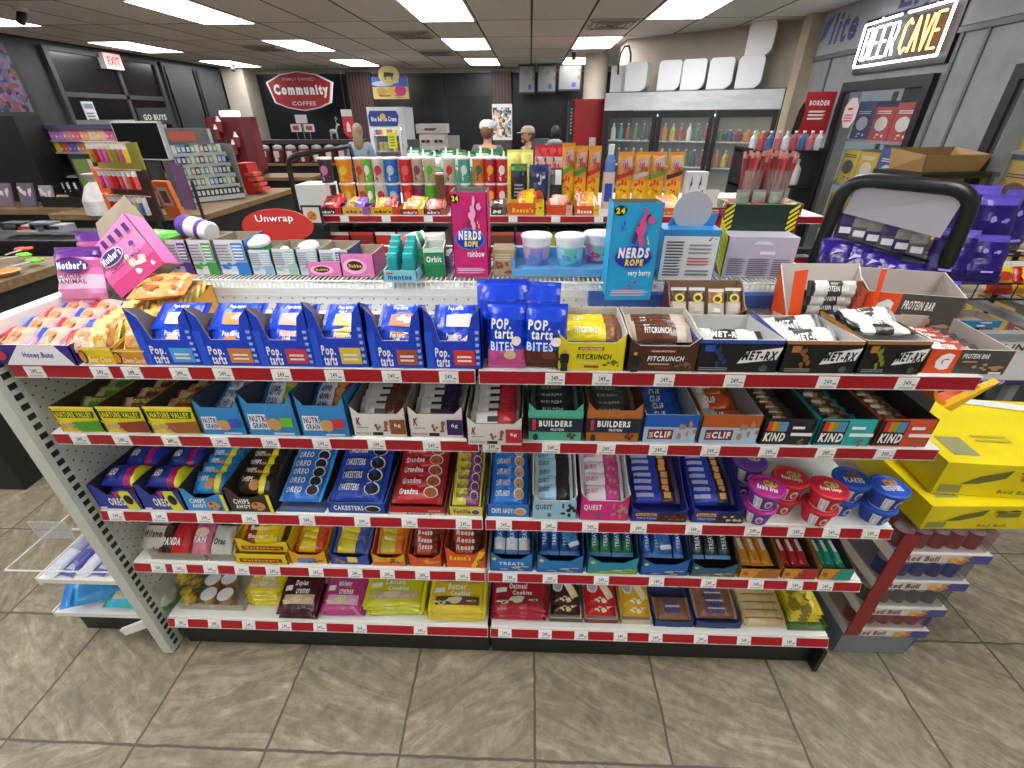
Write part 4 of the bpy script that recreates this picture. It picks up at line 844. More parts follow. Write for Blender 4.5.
for q, (zz, yt) in enumerate(((0, 556), (.047, 541))):
    z = z4+zz; a, b_ = XA(237, .95, z), XA(290, .95, z)
    carton(a+.002, b_-.002, .948+.01*q, 1.1, z, .045, .05 if q == 0 else .075, yl, '#c9a81a', [('r', .08, .2, .9, .6, '#8c2a1c'), ('t', 'Goldenberg', .14, .28, .84, .54, '#f0d23a', .04), ('b', .5, .05, .9, .3, '#c8862c', 5)], cut='flat' if q == 0 else 'swoop', label=('yellow candy carton at the bottom of the stack of two on the fourth shelf', 'open yellow candy carton on top of the closed one')[q])
for i in range(4):
    put('candy_bar', pouch(.13, .045, .024, ((.1, '#d8b018'), (.4, '#8c2f1c'), (.9, '#e8cb18'), (1, '#d8b018')), (('t', 'Butter', .2, .3, .8, .7, '#f4e8b0', .03),), seed=6), (XA(263, .99, z4+.08), .985+.024*i, z4+.085+.01*i), (R(32), 0, .04), f'yellow and red candy bar, {nth(i, 4)} in the open yellow carton', 'candy bar', 'bars in the open yellow carton')
candy(291, 329, 553, '#e6a81c', '#d8701c', [('r', .2, .1, .7, .5, '#3a86c8'), ('b', .5, .1, .9, .5, '#7a3a20', 6)], 'orange and yellow candy carton right of the yellow stack', 'orange and yellow candy carton', 4, '#e0c81f', '#c8501c', 'yellow', '')
candy(331, 371, 556, '#2f3f9c', '#3a4aa8', [('r', .45, .3, .7, .9, '#e8d84a'), ('b', .1, .2, .5, .8, '#a8842c', 5)], 'blue-sided candy carton with yellow bars', 'blue-sided candy carton', 4, '#d8c832', '#4a5a9c', 'yellow and white', '')
candy(373, 407, 556, '#e0b02a', '#c0561c', [('r', 0, .0, 1, .4, '#d8701c'), ('b', .3, .3, .8, .8, '#8a4a1c', 5)], 'narrow yellow-orange candy carton', 'narrow yellow-orange candy carton', 4, '#c8b43a', '#e07a24', 'green and yellow', '')
candy(409, 443, 556, '#d2521c', '#b03c18', [('b', .2, .3, .9, .8, '#e0a03a', 6)], 'orange-red candy carton beside the peanut butter cups', 'orange-red candy carton', 4, '#b8401c', '#7a2a18', 'dark orange', 'Reese')
candy(446, 487, 551, '#e0561a', '#b8421a', [('t', "Reese's", .1, .45, .62, .75, '#f5d02a', .04, .1), ('p', [(.6, 0), (.72, 0), (1, 1), (.85, 1)], '#f0c828'), ('b', .75, .1, .95, .6, '#6a3a20', 5)], 'orange peanut butter cup carton left of the joint on the fourth shelf', 'orange peanut butter cup carton', 4, '#c24a1c', '#5a2a1c', 'orange-brown', 'Reese', cut='vee')
def rkt(xl, xr, ytop, c1, c2, fl, lab, short, n, b1, b2, col, txt):
    fo = [('p', [(0, 0), (1, 0), (1, .35), (0, .15)], fl), ('t', txt, .2, .42, .8, .62, '#d8ecf8', .03), ('b', .3, .12, .95, .38, '#cdbf9a', 8), ('e', .1, .85, .05, .1, '#d8c84a')]
    o, (a, b_, y0, y1, z, hf) = C(4, xl, xr, ytop, .15, .12, c1, c2, fo, cut='vee', label=lab)
    cols(a, b_, y0+.012, y1, z+.026, n, ((.1, '#5a86b8'), (.4, b2), (.8, b1), (1, '#5a86b8')), (('t', 'TREAT', .2, .25, .7, .75, '#d8e6f4', .02),), .024, 30, short, 'crispy bar', col)
rkt(490, 533, 556, '#1f78c0', '#14406c', '#1a64b0', 'sky blue crispy treat carton just right of the joint, white pack on top', 'first blue treat carton', 3, '#1f58a8', '#dfe6ec', 'white and blue', 'TREATS')
rkt(536, 583, 558, '#1f78c0', '#14406c', '#1a5aa0', 'blue crispy treat carton, second right of the joint', 'second blue treat carton', 4, '#1f5cac', '#1c4f98', 'blue', '')
rkt(586, 637, 560, '#2a8fb0', '#1c3c50', '#6fae2a', 'green and blue crispy treat carton', 'green and blue treat carton', 4, '#1f4a72', '#2c7a5a', 'dark blue', '')
rkt(639, 687, 562, '#1f62b4', '#123060', '#1a4c98', 'blue treat carton with a bar lying across it', 'blue carton with the loose bar', 4, '#20489c', '#3a6cc0', 'blue', '')
rkt(689, 735, 566, '#2f5f80', '#1c1c22', '#6a5f4a', 'slate blue treat carton with black bars', 'slate blue treat carton', 3, '#1f2024', '#2a3440', 'black', '')
X = XA(566, 1.0, z4+.1); put('snack_bar', pouch(.12, .034, .02, ((.1, '#d8e4ee'), (.5, '#3f86c8'), (.9, '#e6edf2'), (1, '#c8d8e8')), (), seed=3), (X, 1.02, z4+.112), (0, R(-12), R(115)), 'pale blue treat bar lying crosswise over the second blue carton', 'snack bar')
X = XA(660, 1.0, z4+.1); put('snack_bar', pouch(.12, .034, .02, ((.1, '#d8e4ee'), (.5, '#2f76b8'), (.9, '#dfe8ee'), (1, '#c8d8e8')), (), seed=3), (X, 1.02, z4+.112), (0, R(-12), R(100)), 'white and blue treat bar lying on the blue carton near the cereal cups', 'snack bar')
def kbar(xl, xr, c1, c2, cc, lab, short, col, b1, n):
    fo = [('r', 0, 0, 1, 1, '#d8962a'), ('p', [(.35, 0), (1, 0), (1, 1), (.55, 1)], c2), ('b', .1, .2, .6, .8, '#a86a34', 6)]
    o, (a, b_, y0, y1, z, hf) = C(4, xl, xr, 569, .2, .1, c1, '#3a2f28', fo, cut='flat', label=lab)
    cols(a, b_, y0+.01, y1-.01, z+.012, n, ((.1, b1), (.5, cc), (.9, b1), (1, b1)), (('r', .3, .3, .55, .7, '#d8cfc4'),), .02, 9, short, 'bar', col)
kbar(738, 778, '#d0912c', '#a86a24', '#c8872c', 'gold-orange bar carton on the fourth shelf', 'gold-orange bar carton', 'gold', '#b8761f', 3)
kbar(780, 815, '#c07a24', '#b02a2c', '#a8262c', 'brown-edged carton of red bars on the fourth shelf', 'carton of red bars', 'dark red', '#8a2024', 3)
kbar(817, 850, '#c8902c', '#1f9a86', '#1f8f78', 'yellow and teal carton of green bars, last on the fourth shelf', 'yellow and teal bar carton', 'teal green', '#15705f', 3)
# ---------- bottom shelf
z5 = SH[5]
def X5(u, y=.975): return XA(u, y, z5)
def dome(u, y, lab):
    X = X5(u, y); t = root('cookie_clamshell', (X, y, z5+.001), lab, 'cookie tub')
    MB().lathe([(.034, 0), (.042, .006), (.044, .03)], M('#3f8f34', kind='clear'), n=18).build('green_base', t)
    for q, (dx, dy) in enumerate(((-.014, .01), (.014, .008), (0, -.016))): MB().lathe([(.015, .006), (.018, .011), (.015, .019)], '#c9a05a', (dx, dy, 0), n=10).build('cookie', t)
    MB().lathe([(.043, .03), (.04, .045), (.022, .055)], M('#cfe0c0', kind='clear'), n=18).build('clear_lid', t)
dome(168, 1.0, 'green-based clear tub of small cookies, front one at the shelf end'); dome(170, 1.10, 'green-based clear tub of small cookies, rear one at the shelf end')
a, b_ = X5(180), X5(246)
carton(a+.002, b_-.002, .975, 1.17, z5+.001, .03, .06, M('#c9c4b0', kind='clear'), M('#c9c4b0', kind='clear'), label='clear plastic tray of candy cups on the bottom shelf', name='clear_tray', cat='tray')
for i, (u, y, zz) in enumerate(((190, 1.0, 0), (195, 1.07, .0), (189, 1.05, .045))):
    X = X5(u, y)+.01; t = root('gold_candy_bag', (X, y, z5+.005+zz), ('gold foil candy bag at the front of the clear tray', 'gold foil candy bag at the back of the clear tray', 'crumpled yellow-gold candy bag on top of the other two')[i], 'candy bag')
    G = noisy_mat('gold_foil', '#8a6a24', '#e6cf4a', 40, 4, .22, bump=.5)
    mb = MB(); mb.lathe([(.012, 0), (.024, .01), (.027, .03), (.016, .045), (.008, .05), (.02, .062), (.018, .066)], G, n=9); mb.build('foil_bag', t)
for i, (u, y) in enumerate(((212, 1.0), (228, 1.0), (216, 1.06), (232, 1.065), (222, 1.12))):
    X = X5(u, y)+.008; t = root('snack_cup', (X, y, z5+.005), f'small brown snack cup with a white foil lid, {["front left", "front right", "middle left", "middle right", "rear"][i]} of five', 'snack cup', 'foil-lidded snack cups')
    MB().lathe([(.018, 0), (.024, .05)], '#a8855c', n=14, mats=['#b08c60']).build('cup_body', t)
    MB().lathe([(.026, .05), (.027, .053), (.001, .054)], '#e8e6e4', n=14).build('foil_lid', t)
def cookies(u0, u1, n, c1, c2, txt1, txt2, lab, W=.1, t=.026, yc=1.015, tilt=10, tc=WH, win='#c9b08a', j=1, nm='cookie pack'):
    a, b_ = X5(u0), X5(u1)
    ops = (('p', ((.12, .18), (.88, .18), (.88, .44), (.12, .44)), win), ('b', .14, .18, .86, .42, '#d8cba8', 8), ('t', txt1, .3, .62, .72, .88, tc, .035, .1), ('t', txt2, .36, .44, .8, .62, tc, .03, .1), ('r', .08, .55, .27, .7, '#e2dfe0')) if txt2 else (('t', txt1, .2, .4, .8, .65, tc, .03),)
    pile((a+b_)/2, yc, z5+.002, b_-a, W, t, n, ((.05, c2), (.95, c1), (1, c2)), ops, tilt, 'on the bottom shelf', nm, lab, jit=j)
cookies(248, 283, 4, '#d8c81c', '#c8b414', 'Lemon', 'cremes', 'lemon yellow', yc=1.04, t=.024)
cookies(283, 321, 3, '#3c0f1a', '#5a1424', 'Duplex', 'cremes', 'dark maroon', W=.12, t=.022, yc=1.005, tilt=16)
cookies(324, 364, 2, '#b03a78', '#a8306c', 'Vanilla Strawberry', 'cremes', 'pink', W=.12, t=.022, yc=1.02, tilt=18, win='#d8a8c0')
cookies(366, 426, 3, '#c4c41a', '#d8d22a', 'Lemon', 'Cookies', 'wide lemon-green', W=.11, t=.026, yc=1.025, tilt=8, tc='#f4f4d8')
cookies(430, 486, 3, '#d6bc24', '#e2cc30', 'Butter', 'Cookies', 'wide golden', W=.11, t=.026, yc=1.01, tilt=12, win='#5a3a28')
cookies(492, 547, 3, '#a81a30', '#8a1426', 'Oatmeal', 'Cookies', 'wide crimson', W=.11, t=.026, yc=1.02, tilt=10, win='#7a2430')
def wafer(u0, u1, c1, pic, lab, col):
    z = z5+.001; a, b_ = X5(u0, .97), X5(u1, .97)
    carton(a+.002, b_-.002, .97, 1.13, z, .022, .03, '#7a2a2a' if 'red' in lab else '#5a4436' if 'brown' in lab else '#c8b890', '#cfc4b4', cut='flat', label=lab)
    d = pouch(b_-a-.012, .1, .03, ((.05, c1), (.95, c1), (1, c1)), (('e', .25, .62, .17, .24, '#e4e2e6'), ('e', .25, .62, .13, .18, '#a8a4b4'), ('p', ((.4, .75), (.6, .85), (.95, .3), (.72, .15)), '#e8dfb8'), ('b', .35, .1, .9, .4, pic, 5), ('l', .5, .78, .9, .92, '#e6ddd2', 2)), seed=8)
    for i in range(2): put('wafer_pack', d, ((a+b_)/2, 1.035+.018*i, z+.03+.026*i), (R(14), 0, 0), f'{col} wafer pack, {["lower", "upper"][i]} one on the bottom shelf', 'wafer pack', f'{col} wafer packs')
wafer(549, 582, '#3a1a14', '#d8c890', 'brown-edged tray of chocolate wafers on the bottom shelf', 'chocolate brown')
wafer(584, 618, '#c01c20', '#e6d8b0', 'red-edged tray of wafers on the bottom shelf', 'red')
wafer(620, 652, '#d8a824', '#f0e6b0', 'cream-edged tray of lemon wafers on the bottom shelf', 'golden yellow')
def plank(u0, u1, n, lab, col, first):
    z = z5+.001; a, b_ = X5(u0, .965), X5(u1, .965)
    carton(a+.002, b_-.002, .965, 1.17, z, .028, .04, '#22386c', '#3a4a78', [('r', .3, 0, .7, 1, '#22386c')], cut='dip', label=lab)
    w_ = .075 if first else .055
    for i in range(n):
        d = pouch(b_-a-.014, w_, .026, ((.05, '#9c8070'), (.95, '#8a5f48'), (1, '#9c8070')), (('t', 'STAGE', .25, .55, .75, .85, '#2f4f9c', .06), ('t', 'PLANKS', .22, .2, .78, .5, '#2f4f9c', .06), ('r', .3, .48, .7, .56, '#d8c8c0')), seed=2)
        put('cookie_pack', d, ((a+b_)/2, 1.01+(.14 if first else .13)*i/(n-1), z+.035+.006*i), (R(14 if first else 22), 0, 0), f'brown gingerbread pack with blue print, {nth(i, n)} in the {col}', 'cookie pack', f'gingerbread packs in the {col}')
plank(653, 693, 2, 'navy tray with two large gingerbread packs on the bottom shelf', 'navy tray with large packs', True)
plank(694, 740, 6, 'navy tray with a row of gingerbread packs stepping back', 'navy tray with stepped packs', False)
a, b_ = X5(742), X5(786)
for i in range(7):
    put('cookie_pack', pouch(b_-a-.004, .05, .022, ((.04, '#a88a50'), (.5, '#cdb98a'), (.96, '#c2a870'), (1, '#a88a50')), (('r', .05, .4, .95, .5, '#8a6c3a'),), seed=5), ((a+b_)/2, .995+.026*i, z5+.022+.006*i), (R(24), 0, 0), f'tan-wrapped cookie pack, {nth(i, 7)} in the row beside the gingerbread trays', 'cookie pack', 'tan-wrapped cookie packs')
z = z5+.001; a, b_ = X5(786, .97), min(X5(832, .97), XR-.004)
carton(a+.002, b_-.002, .965, 1.17, z, .03, .05, M('#5f8a3a', kind='clear'), M('#5f8a3a', kind='clear'), label='green plastic tray of yellow packs at the right end of the bottom shelf', name='clear_tray', cat='tray')
for i in range(3): put('cookie_pack', pouch(b_-a-.016, .11, .024, ((.05, '#b8a01c'), (.95, '#d6c22a'), (1, '#b8a01c')), (('b', .1, .1, .9, .9, '#8a7a1c', 10), ('b', .2, .2, .8, .8, '#e8dc6a', 8)), seed=7), ((a+b_)/2, 1.045, z+.02+.02*i), (R(8), 0, 0), f'yellow foil pack, {["bottom", "middle", "top"][i]} one in the green tray', 'cookie pack', 'yellow packs in the green tray')
# ================================================================ ON THE WIRE RACK AND ROUND THE TOP OF THE SHELVING
def closed(name, x0, x1, y0, y1, z, h, c, ops=(), label='', cat='box', rz=0, side=(), top=None, tilt=0, open_top=False, inner=CARD, group=None, cs=None, topops=()):
    W, D = x1-x0, y1-y0; mb = MB()
    if open_top:
        T = .0025
        mb.ext([(0, 0, 0), (W, 0, 0), (W, 0, h), (0, 0, h)], (0, T, 0), c, inner); mb.ext([(0, 0, 0), (0, 0, h), (0, D, h), (0, D, 0)], (T, 0, 0), cs or c, inner)
        mb.ext([(W, 0, 0), (W, D, 0), (W, D, h), (W, 0, h)], (-T, 0, 0), cs or c, inner); mb.ext([(W, D, 0), (0, D, 0), (0, D, h), (W, D, h)], (0, -T, 0), c, inner); mb.box(T, W-T, T, D-T, 0, T, inner)
    else: mb.box(0, W, 0, D, 0, h, c, top or c)
    mb.xf(Matrix.Translation((-W/2, -D/2, 0)))
    o = mb.build(name, None, ((x0+x1)/2, (y0+y1)/2, z), (R(tilt), 0, rz), label=label, category=cat, group=group)
    def faces(f, nm):
        m2 = MB(); f(m2)
        if m2.v: m2.build(nm, o)
    g, t = 'rpebl', 't'
    for only, nm in ((g, 'printed_front'), (t, 'lettering')):
        faces(lambda q: art(q, (-W/2, -D/2-.0008, 0), (W, 0, 0), (0, 0, h), ops, only=only), nm)
    if side: faces(lambda q: (art(q, (W/2+.0008, -D/2, 0), (0, D, 0), (0, 0, h), side), art(q, (-W/2-.0008, D/2, 0), (0, -D, 0), (0, 0, h), side)), 'printed_side')
    if topops: faces(lambda q: art(q, (-W/2, -D/2, h+.0008), (W, 0, 0), (0, D, 0), topops), 'printed_top')
    return o
def B(name, xl, xr, ytop, Y, D, z, c, ops=(), **k):
    a, b_ = XA(xl, Y, z), XA(xr, Y, z); h = onY((xl+xr)/2, ytop, Y).z-z
    return closed(name, a, b_, Y, Y+D, z, h, c, ops, **k)
ZW = 1.292
# big pink cookie box at the left corner, tipped towards the camera
MK = '#e48ac0'
t = root('cookie_display_box', (0, 0, 0), 'large pink cookie box with purple stripes, torn open at the left end of the rack', 'cookie box')
# local: front panel facing -y and a side panel facing -x, open brown flaps above
W_, D_, H_ = .165, .06, .15
mo = [('r', 0, 0, 1, .28, '#c9387e'), ('p', [(0, .28), (1, .28), (1, .5), (.6, .42), (.3, .5), (0, .4)], '#d95a98'), ('b', .3, .1, .75, .5, '#e8dcc8', 6)]
for i in range(6): mo.append(('r', .02+i*.165, .84, .1+i*.165, 1, '#4a1f6c'))
mo += [('e', .36, .66, .24, .14, '#e8e0f0'), ('e', .36, .66, .225, .125, '#3f1f72'), ('t', "Mother's", .16, .59, .56, .74, WH, .05, .2), ('t', 'CIRCUS ANIMALS', .2, .4, .85, .47, '#4a2050', .02), ('t', '6', .86, .06, .93, .16, WH, .05), ('e', .8, .62, .05, .05, '#5a2a8c')]
mb = MB(); T = .003
mb.ext([(0, 0, 0), (W_, 0, 0), (W_, 0, H_*1.06), (0, 0, H_*.92)], (0, T, 0), MK, CARD)
mb.ext([(W_, 0, 0), (W_, D_, 0), (W_, D_, H_), (W_, 0, H_*1.06)], (-T, 0, 0), '#d868a8', CARD); mb.ext([(0, D_, 0), (0, 0, 0), (0, 0, H_*.5), (0, D_, H_*.9)], (T, 0, 0), '#8a7a66', CARD)
mb.ext([(W_, D_, 0), (0, D_, 0), (0, D_, H_), (W_, D_, H_)], (0, -T, 0), MK, CARD); mb.box(0, W_, 0, D_, 0, T, CARD)
# raised brown flaps
mb.ext([(0, D_, H_), (W_, D_, H_), (W_*.9, D_+.02, H_+.09), (W_*.12, D_+.03, H_+.09)], (0, T, 0), '#8f7e68', '#8f7e68')
mb.ext([(0, D_, H_*.9), (0, 0, H_*.5), (-.05, .0, H_*.62), (-.06, D_*.9, H_*.85)], (0, 0, T), '#8f7e68', '#8f7e68')
mb.xf(Matrix.Translation((-W_/2, -D_/2, 0))); mb.build('box_body', t)
m2 = MB(); art(m2, (-W_/2, -D_/2-.001, 0), (W_, 0, 0), (0, 0, H_*.92), mo, only='rpeb'); m2.build('printed_front', t)
m2 = MB(); art(m2, (-W_/2, -D_/2-.002, 0), (W_, 0, 0), (0, 0, H_*.92), mo, only='t'); m2.build('lettering', t)
cb = ((.25, '#d98ab8'), (.5, '#e8b8d0'), (.8, '#d86aa8'), (1, '#5a2a7c'))
co_ = [('e', .5, .66, .36, .13, '#3f1f72'), ('t', "Mother's", .2, .58, .82, .72, WH, .05), ('t', 'CIRCUS', .2, .42, .7, .5, '#4a2050', .02), ('t', 'ANIMAL', .22, .33, .8, .41, '#4a2050', .02)]
bag('cookie_bag', XA(82, 1.19, 1.33), 1.19, 1.262, .115, .15, .05, cb, co_, 'pink animal cookie bag leaning out of the torn pink box', 'cookie bag', 22, R(8))
bag('cookie_bag', XA(102, 1.31, 1.36), 1.31, 1.275, .12, .15, .04, cb, [], 'second pink cookie bag inside the torn pink box', 'cookie bag', 14, R(10))
_B = onZ(122, 298, 1.27); _up = Vector((0, sin(R(18)), cos(R(18)))); _r = Vector((1, 0, 0))*cos(R(35))+_up*sin(R(35)); _u = -Vector((1, 0, 0))*sin(R(35))+_up*cos(R(35)); _n = _r.cross(_u)
_c = _B+_r*W_/2-_n*D_/2
t.matrix_world = Matrix(((_r.x, -_n.x, _u.x, _c.x), (_r.y, -_n.y, _u.y, _c.y), (_r.z, -_n.z, _u.z, _c.z), (0, 0, 0, 1)))
# gum boxes
def gum(xl, xr, ytop, c, lab, Y=1.335, rz=0, D=.12, cs=None):
    return B('gum_carton', xl, xr, ytop, Y, D, ZW, '#d3d8d8', [('r', .58, 0, 1, .36, c), ('b', .1, .02, .9, .3, c, 7), ('l', .06, .4, .52, .92, '#8f9698', 6), ('r', .58, .42, .96, .92, c), ('l', .6, .45, .94, .9, '#dfe6e2', 5)], label=lab, cat='gum carton', open_top=True, inner='#9b8f7c', cs=cs or '#c9cfd0', rz=rz)
gum(176, 196, 240, '#5a3a8c', 'white gum carton with purple print on the wire rack', cs='#6a4aa0')
gum(197, 221, 240, '#3f9a4a', 'white gum carton with green print on the wire rack'); gum(223, 252, 240, '#2f7ac8', 'white gum carton with bright blue print', cs='#2a70b8')
gum(254, 276, 250, '#8fb4c8', 'pale gum carton under the green-rimmed tin lid'); gum(277, 300, 249, '#9ab8a4', 'pale gum carton with a white lid in it, fifth along'); gum(301, 322, 249, '#a8bcc8', 'pale gum carton with two round tins, sixth along'); gum(323, 352, 250, '#3a4a8c', 'pale gum carton with a navy side, last of the white ones', cs='#34458c')
def tin(u, v, z, r, c, cl, lab, tl=0, Y=1.39):
    X = XA(u, Y, z); t = root('gum_tub', (X, Y, z), lab, 'gum tub'); t.rotation_euler = (R(tl), 0, 0)
    MB().lathe([(r*.92, 0), (r, .006), (r, .028)], c, n=18).build('tub_body', t); MB().lathe([(r*1.04, .028), (r*1.04, .036), (r*.95, .041), (.001, .042)], cl, n=18).build('lid', t)
for u, z, r, c, cl, lab in ((262, .085, .034, '#2f9a58', '#e8ece8', 'round green tub with a white lid in the pale gum carton'), (286, .055, .022, '#9aa8a8', '#dfe5e5', 'small grey-green tub in the fifth gum carton'), (312, .07, .03, '#7ab0a0', '#e2e8e6', 'wide tub with a white lid in the sixth gum carton'), (338, .05, .02, '#5a7ab8', '#e2e6ea', 'small blue tub in the navy-sided gum carton')): tin(u, 0, ZW+z-.03, r, c, cl, lab, 12)
# lying purple-white bottle and bags behind it
t = root('gum_bottle', (XA(196, 1.42, ZW+.11), 1.42, ZW+.118), 'white and purple gum bottle lying on its side on top of the cartons', 'gum bottle', rz=R(-18)); t.rotation_euler = (0, R(98), R(-18))
MB().lathe([(.026, -.05), (.032, -.044), (.033, -.01), (.033, .03), (.03, .042)], '#dcd8e6', n=20, mats=['#dcd8e6', '#5a3a94', '#dcd8e6', '#5a3a94']).build('bottle_body', t)
MB().lathe([(.03, .042), (.031, .06), (.026, .066), (.001, .066)], '#ecebf0', n=20).build('cap', t)
bag('gum_bag', XA(165, 1.40, ZW), 1.43, ZW, .12, .12, .04, ((.5, '#4fae3a'), (1, '#63c43f')), [('t', 'Tro', .2, .3, .8, .5, WH)], 'bright green bag leaning behind the pink cookie box', 'candy bag', 30, R(-15))
bag('gum_bag', XA(186, 1.47, ZW), 1.47, ZW+.01, .1, .11, .03, ((.5, '#5a3a94'), (1, '#7a5ab0')), [], 'purple bag lying behind the purple gum carton', 'candy bag', 45, R(-10))
bag('gum_bag', XA(238, 1.52, ZW), 1.52, ZW+.0, .12, .08, .03, ((1, '#9b8f7c'),), [('l', .1, .2, .9, .8, '#b8302c', 4)], 'brown cardboard tray end with red packs behind the gum cartons', 'candy tray', 30, 0)
# red oval "Unwrap" header
t = root('header_sign', (XA(278, 1.55, 1.38), 1.553, 1.289), 'red oval header sign reading Unwrap above the gum cartons', 'sign', rz=R(6))
MB().ext([(.115*cos(a*pi/14), 0, .10+.055*sin(a*pi/14)) for a in range(28)], (0, .006, 0), '#b02a24').build('sign_board', t)
MB().box(-.006, .006, .006, .012, 0, .06, '#8a2420').build('stem', t)
m2 = MB(); art(m2, (-.115, -.001, .045), (.23, 0, 0), (0, 0, .11), [('t', 'Unwrap', .22, .58, .74, .84, WH, .01)], only='t'); m2.build('lettering', t)
# bubble gum rolls
for xl, xr, yt, Y, lab, rz in ((309, 341, 262, 1.325, 'flat pink bubble gum carton on the rack edge', .05), (343, 376, 254, 1.325, 'taller pink bubble gum carton with a dark logo, beside the flat one', .0)):
    B('gum_carton', xl, xr, yt, Y, .12, ZW, '#e07ab0', [('e', .42, .45, .36, .34, '#f0b8d4'), ('e', .42, .48, .24, .22, '#2a1c1c'), ('t', 'Bubba', .24, .4, .62, .56, '#e6b838', .04)], label=lab, cat='gum carton', open_top=True, inner='#a8957c', cs='#c85a94', rz=rz)
for i in range(4): put('gum_packet', pouch(.03, .06, .014, ((.5, '#e8a0c4'), (1, '#e07ab0')), (), seed=1), (XA(317+8*i, 1.38, ZW+.03), 1.385, ZW+.035), (R(15), 0, 0), f'small pink gum packet, {nth(i, 4, "left")} in the flat pink carton', 'gum', 'pink gum packets')
# teal mint dispenser hanging over the rack edge
a, b_ = XA(386, 1.285, ZW-.02), XA(419, 1.285, ZW-.02)
o = closed('mint_carton', a, b_, 1.275, 1.38, ZW+.0, .032, '#7fc0c4', [('t', 'mentos', .14, .2, .84, .62, '#1f3f8c', .03), ('r', .1, .7, .3, .85, '#c83a3a')], label='pale teal mint carton at the rack edge holding two columns of mint tubs', cat='mint carton', open_top=True, inner='#a8c8c8')
for r_ in range(4):
    for c_ in range(2):
        t = root('mint_tub', (a+(b_-a)*(.27+.46*c_), 1.298+.022*r_, ZW+.012+.012*r_), f'teal mint tub, {nth(r_, 4)} in the {["left", "right"][c_]} column', 'mint tub', 'teal mint tubs')
        if r_ == 0 and c_ == 0:
            MB().rbox(-.016, .016, -.009, .009, 0, .052, '#1f9a9c', .007, 'z', 3).build('tub_body', t); MB().rbox(-.014, .014, -.008, .008, .052, .064, '#35b5b2', .006, 'z', 3).build('cap', t); mt0 = t
        else:
            for k in mt0.children: q = k.copy(); S.collection.objects.link(q); q.parent = t
t = root('mint_roll', (XA(411, 1.43, ZW+.06), 1.45, ZW+.07), 'red white and green mint jar lying behind the teal tubs', 'mint jar'); t.rotation_euler = (0, R(75), R(25))
MB().lathe([(.024, -.04), (.028, -.034), (.028, -.01), (.028, .02), (.024, .035)], WH, n=16, mats=['#b83030', '#c23a34', '#e8e8e4', '#3f9a6a']).build('jar_body', t); MB().lathe([(.023, .035), (.023, .045), (.001, .046)], WH, n=16).build('cap', t)
B('gum_carton', 424, 444, 248, 1.33, .1, ZW, '#2a8f4c', [('t', 'Orbit', .12, .5, .85, .72, WH, .04), ('r', 0, 0, 1, .4, '#217a40'), ('r', 0, .85, 1, 1, '#cfe0d4')], label='green spearmint gum carton beside the tall pink box', cat='gum carton', open_top=True, inner='#c8d4c8', rz=.1)
bag('gum_bag', XA(431, 1.45, ZW), 1.46, ZW+.0, .1, .1, .03, ((.5, '#2f8f50'), (1, '#dfe6e0')), [], 'white and green gum pouch behind the green carton', 'gum pouch', 15, .2)
B('gum_carton', 444, 450, 256, 1.36, .08, ZW, '#6a4a9c', [], label='thin purple gum pack between the green carton and the tall pink box', cat='gum carton')
# tall candy rope boxes
def nerds(xl, xr, ytop, Y, z, c, c2, lab, rz, W2, sub, D=.1, tilt=0):
    a, b_ = XA(xl, Y, z), XA(xr, Y, z); h = onY((xl+xr)/2, ytop, Y).z-z
    ops = [('e', .14, .93, .13, .05, '#141414'), ('t', '24', .05, .9, .23, .96, '#e6de2a', .05), ('e', .5, .47, .42, .13, '#3f7fd8'), ('e', .5, .47, .38, .115, '#1f2f9c'), ('t', 'NERDS', .18, .46, .82, .57, WH, .06, .1), ('t', 'ROPE', .34, .38, .72, .45, '#f0e040', .05, .1),
        ('p', [(.42, .62), (.5, .6), (.56, .72), (.68, .84), (.78, .86), (.74, .9), (.6, .88), (.48, .76)], c2), ('b', .35, .62, .78, .92, '#d84a8c' if c == '#1f9fd0' else '#f0a0c8', 9), ('b', .2, .7, .35, .82, '#5a4ab8', 3), ('b', .68, .6, .8, .7, '#e8d83a', 3), ('t', sub, .42, .26, .9, .34, WH, .02), ('r', .12, .1, .9, .105, '#e8d8e4'), ('l', .1, .06, .9, .14, '#c8a8c0', 3), ('b', .3, .14, .75, .22, '#b82a50', 5)]
    return closed('candy_rope_box', a, b_, Y, Y+D, z, h, c, ops, label=lab, cat='candy box', rz=rz, open_top=True, inner='#7a7468', tilt=tilt)
nerds(455, 489, 192, 1.325, ZW, '#c8206c', '#8a2a3c', 'tall magenta candy rope box standing on the wire rack', 0, 0, 'rainbow')
# brown wafer stick box beside it
B('candy_carton', 493, 514, 250, 1.345, .08, ZW, '#b09a74', [('b', .1, .05, .9, .5, '#8c4a34', 8), ('l', .1, .6, .9, .9, '#d8ccb0', 3)], label='narrow tan candy carton right of the tall magenta box', cat='candy carton')
